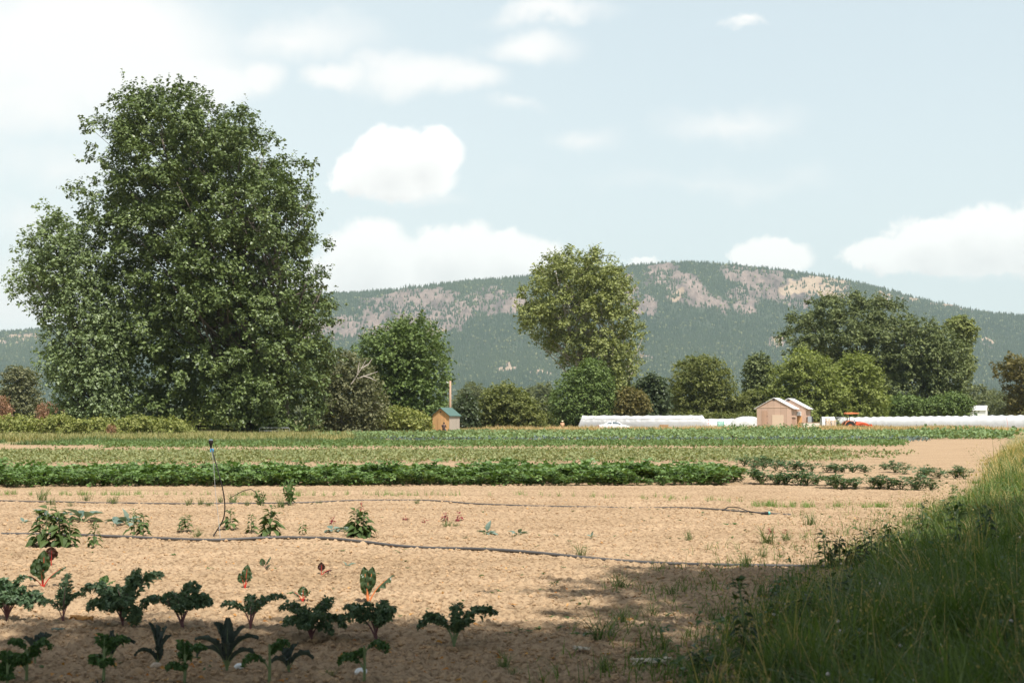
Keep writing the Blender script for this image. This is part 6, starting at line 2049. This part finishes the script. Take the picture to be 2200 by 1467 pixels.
g.add(np.concatenate([ringf, mid]), np.array([[k, k + 1, k + 20, k + 19] for k in range(18)]))
g.add(np.concatenate([mid, c_]), [[k, k + 1, 19] for k in range(18)])
g.build('end_sheet', M['film'], rt_, True)
for k in (0, 4, 8, 12):
    g = G(); g.tube(V[k] * np.array([.985, 1, .985]), .025, 5); g.build('hoop', M['hoop'], rt_, True)
# long tunnels on the right
x0 = at(1752, 897, 238)[0]; x1 = at(2300, 897, 196)[0]
tunnel('long_tunnel', 'very long white tunnel running along the right side behind the tractor', x0, x1, 238, at(0, 896.5, 238)[2], 1.5, 30, ends=.4, sag=.05, y1=196, zt1=at(0, 889.5, 196)[2])
x0 = at(1765, 897, 228)[0]; x1 = at(1792, 897, 228)[0]
tunnel('short_tunnel', 'short bulging white tunnel end between the rear barn and the tractor', x0, x1, 228, at(0, 894.5, 228)[2], 1.0, 2, ends=.2)
g = G(); sm = at(2156, 897, 204); sm[2] = 0
g.tube([sm + [0, -1.55, .1], sm + [0.02, -1.5, 1.2], sm + [0, -1.25, 1.9]], .03, 5)
tag(g.build('marker_ribbon', M['pink_plastic']), 'thin pink ribbon hanging down the side of the long tunnel', 'ribbon')


# ------------------------------------------------------------------ car
def build_car():
    Y = 203
    b = at(1319, 897, Y); b[2] = 0
    t = thing('parked_car', 'white saloon car with roof rack parked in front of the polytunnel', 'car', b, rad(2))
    # side outline (x forward to the right, z up)
    low_ = [(-2.2, .32), (-2.24, .62), (-2.2, .86), (-1.55, .95), (-1.0, .98), (0, .96), (.95, .93), (1.6, .84), (2.1, .7), (2.24, .52), (2.2, .3)]
    g = G()
    W_ = 1.7; k = len(low_)
    secs = [(-W_ / 2, .93, .03), (-W_ / 2 * .97, .98, 0), (-W_ / 4, 1, 0), (W_ / 4, 1, 0), (W_ / 2 * .97, .98, 0), (W_ / 2, .93, .03)]
    rows = []
    for y, s, dz in secs:
        p = np.array(low_); zz = np.where(p[:, 1] > .4, .4 + (p[:, 1] - .4) * s - dz, p[:, 1])
        rows.append(np.stack([p[:, 0] * (s * .5 + .5), np.full(k, y), zz], 1))
    V = np.concatenate(rows); n = len(secs)
    i = np.arange(n - 1)[:, None] * k + np.arange(k - 1)[None]
    g.add(V, np.stack([i, i + 1, i + k + 1, i + k], -1).reshape(-1, 4))
    g.add(rows[0], [list(range(k))]); g.add(rows[-1], [list(range(k))[::-1]])
    # cabin
    cab = [(-1.55, .93), (-.85, 1.33), (-.4, 1.40), (.25, 1.39), (.55, 1.34), (1.2, .91)]
    rb = []
    for y, in2 in ((-.78, .16), (.78, -.16)):
        rb.append(np.array([(x, y + (in2 if z > 1.1 else 0), z) for x, z in cab]))
    m = len(cab)
    V = np.concatenate(rb)
    g.add(V, [[q, q + m, q + m + 1, q + 1] for q in range(m - 1)] + [list(range(m))[::-1], list(range(m, 2 * m))])
    g.build('body', M['car_paint'], t)
    for s in (-1, 1):
        for nm, poly in (('side_window', [(-1.28, .99), (-.78, 1.28), (-.38, 1.335), (-.38, .985)]), ('side_window', [(-.28, .985), (-.28, 1.335), (.2, 1.325), (.42, 1.27), (.92, .965)])):
            V = np.array([(x, s * (.795 - .16 * np.clip((z - .93) / .4, 0, 1)), z) for x, z in poly])
            V2 = V - np.array([0, s * .03, 0]); q = len(V)
            g = G(); g.add(np.concatenate([V, V2]), [list(range(q)), list(range(2 * q - 1, q - 1, -1))] + [[a, (a + 1) % q, (a + 1) % q + q, a + q] for a in range(q)])
            g.build(nm, M['glass_dark'], t)
    g = G(); V = np.array([(.60, -.58, 1.325), (.60, .58, 1.325), (1.18, .7, .935), (1.18, -.7, .935)]) + [.01, 0, .012]
    g.add(np.concatenate([V, V - [.03, 0, .02]]), [[0, 1, 2, 3], [7, 6, 5, 4], [0, 4, 5, 1], [1, 5, 6, 2], [2, 6, 7, 3], [3, 7, 4, 0]]); g.build('windscreen', M['glass_dark'], t)
    g = G(); V = np.array([(-.9, -.55, 1.315), (-.9, .55, 1.315), (-1.48, .68, .99), (-1.48, -.68, .99)]) + [-.01, 0, .012]
    g.add(np.concatenate([V, V - [-.03, 0, .02]]), [[3, 2, 1, 0], [4, 5, 6, 7], [1, 5, 4, 0], [2, 6, 5, 1], [3, 7, 6, 2], [0, 4, 7, 3]]); g.build('rear_window', M['glass_dark'], t)
    for x in (-1.35, 1.35):
        for y in (-.76, .76):
            g = G(); g.wheel((x, y, .31), .31, .19, 0, 20, .19); w = g.build('wheel', M['tyre'], t)
            g = G(); g.wheel((x, y, .31), .2, .15, 0, 14); g.build('rim', M['rim'], w)
    for y in (-.68, .68):
        g = G(); g.box((-2.215, y, .72), (.07, .26, .2)); g.build('tail_light', M['red_lamp'], t)
        g = G(); g.box((2.15, y, .62), (.12, .3, .12)); g.build('headlight', M['white_plastic'], t)
        g = G(); g.box((.78, y * 1.26, 1.02), (.14, .16, .11)); g.build('mirror', M['black_plastic'], t)
    g = G()
    for x in (-.35, .35):
        g.box((x, 0, 1.47), (.06, 1.15, .04)); g.box((x, -.52, 1.43), (.08, .05, .07)); g.box((x, .52, 1.43), (.08, .05, .07))
    g.build('roof_rack', M['black_plastic'], t)


build_car()


# ------------------------------------------------------------------ tractor
def build_tractor():
    Y = 209
    b = at(1838, 897, Y); b[2] = 0
    t = thing('tractor', 'orange tractor with a sun canopy standing in dry grass right of the barns', 'tractor', b, rad(4))
    for s in (-1, 1):
        g = G(); g.wheel((-1.05, s * .72, .66), .66, .36, 0, 24, .36); w = g.build('rear_wheel', M['tyre'], t)
        g = G()
        for k in range(18):
            a = k * PI / 9; g.box((-1.05 + .67 * math.cos(a), s * .72, .66 + .67 * math.sin(a)), (.1, .34, .1))
        g.build('tread', M['tyre'], w)
        g = G(); g.wheel((-1.05, s * .72, .66), .38, .2, 0, 16); g.build('rim', M['orange_pale'], w)
        g = G(); g.wheel((.95, s * .58, .42), .42, .26, 0, 20, .24); w = g.build('front_wheel', M['tyre'], t)
        g = G(); g.wheel((.95, s * .58, .42), .25, .15, 0, 14); g.build('rim', M['orange_pale'], w)
        # fender: arched band over the rear wheel
        th = np.linspace(rad(15), rad(165), 12)
        V = []
        for r in (.76, .81):
            for yy in (s * .5, s * .95):
                V.append(np.stack([-1.05 + r * np.cos(th), np.full(12, yy), .66 + r * np.sin(th)], 1))
        V = np.concatenate(V); q = []
        for k in range(11):
            q += [[k, k + 1, 13 + k, 12 + k], [24 + k, 36 + k, 37 + k, 25 + k], [k, 24 + k, 25 + k, k + 1], [12 + k, 13 + k, 37 + k, 36 + k]]
        g = G(); g.add(V, np.array(q)); g.build('fender', M['orange_pale'], t)
    g = G(); g.box((.2, 0, .62), (2.0, .4, .4)); g.box((-1.05, 0, .66), (.3, 1.1, .24)); g.box((.95, 0, .45), (.14, .95, .12)); g.build('chassis', M['dark_metal'], t)
    g = G(); g.prism([(.02, .8), (1.55, .74), (1.62, .9), (1.5, 1.12), (.9, 1.26), (.02, 1.32)], -.33, .33); hd = g.build('hood', M['orange_paint'], t)
    g = G()
    for k in range(3):
        for s in (-1, 1):
            g.box((.55 + .3 * k, s * .335, 1.0), (.2, .02, .07))
    g.build('vent', M['dark_metal'], hd)
    g = G(); g.box((1.6, 0, .92), (.05, .5, .3)); g.build('grille', M['dark_metal'], t)
    for s in (-1, 1):
        g = G(); g.tube([(-.1, s * .55, .95), (.7, s * .55, 1.12), (1.55, s * .55, .98), (2.05, s * .55, .55)], .08, 6); g.build('loader_arm', M['orange_paint'], t)
    g = G(); g.prism([(1.9, .25), (2.5, .3), (2.35, .5), (2.15, .95), (2.02, .95)], -.85, .85); g.build('bucket', M['orange_paint'], t)
    g = G(); g.box((-.62, 0, .98), (.46, .5, .12)); g.box((-.86, 0, 1.22), (.12, .48, .42)); g.build('seat', M['black_plastic'], t)
    g = G(); g.tube([(.05, 0, 1.2), (-.16, 0, 1.45)], .03, 6)
    a = np.linspace(0, 2 * PI, 15); g.tube(np.stack([-.18 + .09 * np.cos(a), .19 * np.sin(a), 1.47 + .16 * np.cos(a) * .8], 1), .02, 5); g.build('steering_wheel', M['black_plastic'], t)
    for s in (-1, 1):
        g = G(); g.box((-1.08, s * .48, 1.7), (.09, .07, 1.5)); g.build('canopy_post', M['dark_metal'], t)
        g = G(); g.box((-1.2, s * .48, 1.25), (.08, .1, .62)); g.build('post_bracket', M['orange_pale'], t)
    g = G(); g.prism([(-1.52, 2.44), (-1.45, 2.40), (.25, 2.46), (.38, 2.52), (.3, 2.6), (-.6, 2.68), (-1.4, 2.64), (-1.55, 2.56)], -.68, .68); g.build('canopy', M['orange_pale'], t)


build_tractor()


# ------------------------------------------------------------------ trailer, pallets, crates
tb = at(1741, 897, 203); tb[2] = 0
tr = thing('farm_trailer', 'cream box trailer parked between the rear barn and the pallets', 'trailer', tb, rad(2))
g = G(); g.box((0, 0, .86), (2.3, 1.4, .62)); g.build('box', M['cream_paint'], tr)
g = G(); g.box((0, 0, 1.2), (2.36, 1.46, .05)); g.build('rim', M['wood_crate'], tr)
for y in (-.76, .76):
    g = G(); g.wheel((0.1, y, .32), .32, .18, 0, 18, .18); w = g.build('wheel', M['tyre'], tr)
    g = G(); g.wheel((.1, y, .32), .19, .14, 0, 12); g.build('rim', M['rim'], w)
g = G(); g.tube([(-1.1, 0, .52), (-2.1, 0, .48)], .05, 6); g.build('tow_bar', M['dark_metal'], tr)
mb = at(1741, 897, 211); mb[2] = 0
mc_ = thing('chiller_unit', 'grey upright cooling machine behind the cream trailer', 'machine', mb)
g = G(); g.box((-.15, 0, 1.05), (.55, .5, 2.1)); g.build('cabinet', M['grey_metal'], mc_)
g = G(); g.box((.22, -.02, 1.1), (.28, .4, 1.9)); g.build('fan_panel', M['dark_metal'], mc_)


def pallet(parent_name, px, Y, z, w, label, mat, group=None, rz=0.0, cat='pallet'):
    b = at(px, 897, Y); b[2] = z
    t = thing(parent_name, label, cat, b, rz, group)
    g = G()
    for k in range(6):
        g.box((-w / 2 + w * (k + .5) / 6, 0, .13), (w / 6 * .75, w * .85, .022))
    g.build('deck', M[mat], t)
    for y in (-.38, 0, .38):
        g = G(); g.box((0, y * w, .065), (w, .1, .1)); g.build('runner', M[mat], t)
    g = G()
    for y in (-.38, 0, .38):
        g.box((0, y * w, .008), (w, .1, .016))
    g.build('bottom_board', M[mat], t)
    return t


ORD = ['bottom', 'second', 'third', 'fourth', 'fifth', 'sixth', 'top']
for k in range(6):
    pallet('wooden_pallet', 1426 + .6 * (k % 2), 205, .15 * k, 1.25, 'brown wooden pallet in the stack right of the car, %s from the ground' % ['lowest', 'second', 'third', 'fourth', 'fifth', 'sixth and topmost'][k], 'wood_crate', 'pallets stacked by the polytunnel', rz=random.uniform(-.12, .12))
pallet('wooden_pallet', 1436, 204.5, .0, 1.2, 'brown wooden pallet on the ground beside the pallet stack', 'wood_crate', 'pallets stacked by the polytunnel', rz=.3)


def crate(name, px, Y, z, w, d, h, label, mat, group, cat='crate', rz=0.0):
    b = at(px, 897, Y); b[2] = z
    t = thing(name, label, cat, b, rz, group)
    g = G(); th_ = .03
    g.box((0, 0, th_ / 2), (w, d, th_)); base = g.build('base', M[mat], t)
    for (cx, cy, sx, sy) in ((0, -d / 2 + th_ / 2, w, th_), (0, d / 2 - th_ / 2, w, th_), (-w / 2 + th_ / 2, 0, th_, d - 2 * th_), (w / 2 - th_ / 2, 0, th_, d - 2 * th_)):
        g = G()
        for q in range(3):
            g.box((cx, cy, th_ + (h - th_) * (q + .5) / 3), (sx, sy, (h - th_) / 3 * .62))
        for e in (-1, 1):
            ex = e * (w / 2 - .03) if sx > sy else cx; ey = cy if sx > sy else e * (d / 2 - .05)
            g.box((ex, ey, th_ + (h - th_) / 2), (.05, .05 if sx <= sy else th_ * 1.2, h - th_))
        g.build('side', M[mat], t)
    return t


for k in range(5):
    crate('wooden_crate', 1778 + (k % 2) * .5, 211, .26 * k + .55, .62, .9, .25, 'pale wooden crate in the left stack beside the tractor, %s from the bottom' % ['first', 'second', 'third', 'fourth', 'fifth'][k], 'wood_pale', 'wooden crates left of the tractor')
for k in range(4):
    crate('wooden_crate', 1790, 211, .26 * k + .55, .62, .9, .25, 'pale wooden crate in the right stack beside the tractor, %s from the bottom' % ['first', 'second', 'third', 'fourth'][k], 'wood_pale', 'wooden crates left of the tractor')
wb = at(1786, 897, 211); wb[2] = 0
wt = thing('crate_wagon', 'low wooden wagon under the pale crates left of the tractor', 'wagon', wb)
g = G(); g.box((0, 0, .5), (2.2, 1.2, .08)); g.build('deck', M['wood_pale'], wt)
for x in (-.8, .8):
    for y in (-.5, .5):
        g = G(); g.wheel((x, y, .24), .24, .12, 0, 16); g.build('wheel', M['tyre'], wt)
fb_ = at(1803, 897, 213); fb_[2] = 0
fr = thing('metal_frame', 'thin metal frame rack standing between the crates and the tractor', 'rack', fb_)
g = G()
for x in (-.55, .55):
    for y in (-.4, .4):
        g.tube([(x, y, 0), (x, y, 1.95)], .025, 5)
g.build('legs', M['grey_metal'], fr)
g = G(); g.tube([(-.6, -.4, 1.95), (.6, -.4, 1.95)], .03, 5); g.tube([(-.6, .4, 1.95), (.6, .4, 1.95)], .03, 5); g.tube([(-.55, -.4, 1.95), (-.55, .4, 1.95)], .03, 5); g.tube([(.55, -.4, 1.95), (.55, .4, 1.95)], .03, 5); g.build('top_rail', M['grey_metal'], fr)
for k in range(6):
    crate('plastic_crate', 1548 + .4 * (k % 2), 214, .235 * k, .95, .7, .22, 'green plastic crate in the tall green stack, %s from the bottom' % ['first', 'second', 'third', 'fourth', 'fifth', 'sixth'][k], 'green_plastic', 'green crates stacked by the tunnel')
for k in range(7):
    crate('harvest_crate', 1518.5, 215, .23 * k, .72, .6, .22, '%s harvest crate in the pink and white stack, %s from the bottom' % (('pink', 'white')[k % 2 if k != 3 else 1], ['first', 'second', 'third', 'fourth', 'fifth', 'sixth', 'seventh'][k]), ('pink_plastic', 'white_plastic')[k % 2 if k != 3 else 1], 'crates stacked at the end of the polytunnel')
bk = at(1528, 897, 211); bk[2] = 0
bt = thing('black_bucket', 'small black bucket between the pink and green crate stacks', 'bucket', bk)
g = G(); g.lathe((0, 0, 0), [(.13, 0), (.17, .34), (.18, .35)], 14); g.build('pail', M['black_plastic'], bt, True)
g = G(); a = np.linspace(0, PI, 11); g.tube(np.stack([.17 * np.cos(a), np.zeros(11), .34 + .16 * np.sin(a)], 1), .008, 5); g.build('handle', M['grey_metal'], bt)
# planter box where the person in the straw hat sits
pbx = at(1200, 897, 200); pbx[2] = 0
pl = thing('planter_box', 'low reddish wooden planter box in the dry grass left of the polytunnel', 'planter', pbx, rad(3))
for (c, sz) in (((0, -.45, .32), (2.4, .06, .5)), ((0, .45, .32), (2.4, .06, .5)), ((-1.17, 0, .32), (.06, .84, .5)), ((1.17, 0, .32), (.06, .84, .5))):
    g = G(); g.box(c, sz); g.build('side_board', plain('red_brown_board', (.45, .2, .1), .75, noise=.2), pl)
g = G(); g.box((0, 0, .4), (2.28, .84, .2)); g.build('soil_fill', M['soil'], pl)

# rail fence and metal gate under the huge cottonwood
rfb = at(465, 897, 158); rfb[2] = 0
rf = thing('rail_fence', 'dark wooden rail fence in the gap under the huge cottonwood', 'fence', rfb)
for x in (-2.0, 0, 2.0):
    g = G(); g.box((x, 0, .55), (.14, .14, 1.1)); g.build('post', M['bark'], rf)
for z in (.55, .95):
    g = G(); g.box((0, -.09, z), (4.6, .05, .2)); g.build('rail', M['bark'], rf)
gb = at(590, 897, 142); gb[2] = 0
gt = thing('pipe_gate', 'thin metal pipe gate in the shade below the huge cottonwood', 'gate', gb)
g = G(); g.tube([(-1.5, 0, 0), (-1.5, 0, .8), (-1.45, 0, .9), (1.4, 0, .9), (1.5, 0, .8), (1.5, 0, 0)], .025, 6); g.build('frame', M['grey_metal'], gt)
for z in (.3, .6):
    g = G(); g.tube([(-1.5, 0, z), (1.5, 0, z)], .018, 5); g.build('bar', M['grey_metal'], gt)
rp = at(580, 897, 146); rp[2] = 0
g = G(); g.box((0, 0, .5), (.1, .1, 1.05)); g.box((0, 0, 1.04), (.12, .12, .04))
o = g.build('marker_post', M['rust']); o.location = rp; tag(o, 'rusty red post in the deep shade behind the pipe gate', 'post')
lb = at(240, 897, 120); lb[2] = 0
tree('dock_seed_head', 'rusty dried dock stalk standing in the grass at the left', 'weed', None, lb[1], lb[0], M['leaf_rust'], clump=.22, leaves=500, leaf=.1, trunk_r=.02, seed=71, limbs=5,
     poly_world=[(lb[0] - .3, .5), (lb[0] + .3, .5), (lb[0] + .35, 1.0), (lb[0], 1.35), (lb[0] - .32, 1.0)], parts=('seeds', 'stem'))


# ------------------------------------------------------------------ people
def person(loc, label, rz, shirt, hat=None, kneel=True, arm=0.0):
    """kneeling figure, one continuous skinned body; clothing and hair are children"""
    t = thing('person', label, 'person', loc, rz)
    bm = bmesh.new(); sk = bm.verts.layers.skin.verify()

    def v(co, r):
        q = bm.verts.new(co); q[sk].radius = (r, r * .95); return q

    def chain(a, pts):
        for co, r in pts:
            b = v(co, r); bm.edges.new((a, b)); a = b
        return a
    pel = v((0, .02, .45), .155); pel[sk].use_root = True
    ch = chain(pel, [((0, 0, .6), .14), ((0, -.03, .78), .16), ((0, -.03, .92), .15), ((0, -.04, 1.0), .065), ((0, -.06, 1.08), .085), ((0, -.07, 1.17), .105), ((0, -.065, 1.25), .085)])
    chest = [q for q in bm.verts if abs(q.co.z - .92) < .01][0]
    for s in (-1, 1):
        w = chain(chest, [((s * .19, -.02, .93), .065), ((s * .25, -.1, .70), .05), ((s * .17, -.34 - .05 * arm, .62 + .14 * arm), .036), ((s * .15, -.41 - .05 * arm, .62 + .15 * arm), .03)])
        for k in range(4):
            f0 = w.co + Vector((s * (.027 - .018 * k), -.05, -.005))
            chain(w, [(f0, .012), (f0 + Vector((0, -.035 + .004 * abs(k - 1), -.014)), .009), (f0 + Vector((0, -.055, -.032)), .008)])
        chain(w, [((w.co.x - s * .035, w.co.y - .02, w.co.z - .006), .012), ((w.co.x - s * .045, w.co.y - .05, w.co.z - .018), .009)])
        chain(pel, [((s * .12, -.06, .42), .10), ((s * .15, -.42, .40 if not kneel else .12), .075), ((s * .15, -.2 if kneel else -.42, .07), .055), ((s * .15, .18 if kneel else -.44, .06 if kneel else .05), .045), ((s * .15, .3 if kneel else -.58, .04), .04)])
    # nose and ears
    head = [q for q in bm.verts if abs(q.co.z - 1.17) < .005][0]
    chain(head, [((0, -.165, 1.155), .022), ((0, -.192, 1.14), .014)])
    for s in (-1, 1):
        chain(head, [((s * .105, -.06, 1.165), .018)])
    me = bpy.data.meshes.new('body'); bm.to_mesh(me); bm.free(); me.materials.append(M['skin'])
    o = bpy.data.objects.new('body', me); COL.objects.link(o); o.parent = t
    o.modifiers.new('skin', 'SKIN').use_smooth_shade = True
    sd = o.modifiers.new('subdivision', 'SUBSURF'); sd.levels = 1; sd.render_levels = 1
    # shirt: a slightly larger sleeve round the torso and upper arms
    g = G()
    g.tube([(0, .02, .44), (0, 0, .6), (0, -.03, .78), (0, -.03, .93), (0, -.04, 1.0)], [.175, .168, .19, .18, .085], 14)
    for s in (-1, 1):
        g.tube([(s * .13, -.02, .95), (s * .21, -.03, .91), (s * .245, -.09, .73)], [.085, .085, .068], 9)
    g.build('shirt', M[shirt], t, True)
    g = G()
    for s in (-1, 1):
        g.tube([(s * .08, .0, .44), (s * .13, -.1, .41), (s * .15, -.42, .40 if not kneel else .13)], [.13, .12, .095], 10)
        g.tube([(s * .15, -.42, .40 if not kneel else .12), (s * .15, -.2 if kneel else -.42, .08), (s * .15, .2 if kneel else -.44, .07)], [.095, .075, .055], 9)
    g.build('trousers', M['trousers'], t, True)
    g = G()
    for s in (-1, 1):
        g.box((s * .04, -.168, 1.185), (.025, .01, .012))
    g.box((0, -.168, 1.105), (.05, .01, .01)); g.build('face', M['hair'], t)
    g = G()
    if hat:
        g.lathe((0, -.06, 1.2), [(.2, .0), (.19, .02), (.125, .03), (.12, .1), (.08, .145), (.001, .15)], 16); g.build('hat', M[hat], t, True)
    g = G(); g.lathe((0, -.045, 1.15), [(.1, -.03), (.118, .03), (.115, .08), (.07, .125), (.001, .135)], 14); g.build('hair', M['hair'], t, True)
    return t


p1 = at(953.5, 897, 167.5); p1[2] = .08
person(p1, 'dark-haired person in a dark top kneeling in front of the small shed', rad(160), 'shirt_dark', arm=.5)
p2 = at(1208, 897, 203); p2[2] = .15
person(p2, 'person in straw hat and peach shirt kneeling behind the planter box', rad(10), 'shirt_orange', hat='straw_hat', arm=.6)


# ------------------------------------------------------------------ air between here and the mountain
def haze():
    m, nt, o = new_mat('haze_air')
    v = nt.nodes.new('ShaderNodeVolumePrincipled')
    v.inputs['Color'].default_value = (0.67, 0.82, 0.83, 1)
    v.inputs['Density'].default_value = 0.000072
    v.inputs['Anisotropy'].default_value = 0.0
    nt.links.new(v.outputs[0], o.inputs['Volume'])
    g = G(); g.box((500, 4300, 449.0), (13500, 9000, 902))
    ob = g.build('haze', m)
    tag(ob, 'thin pale blue summer haze', 'haze', kind='stuff')


haze()
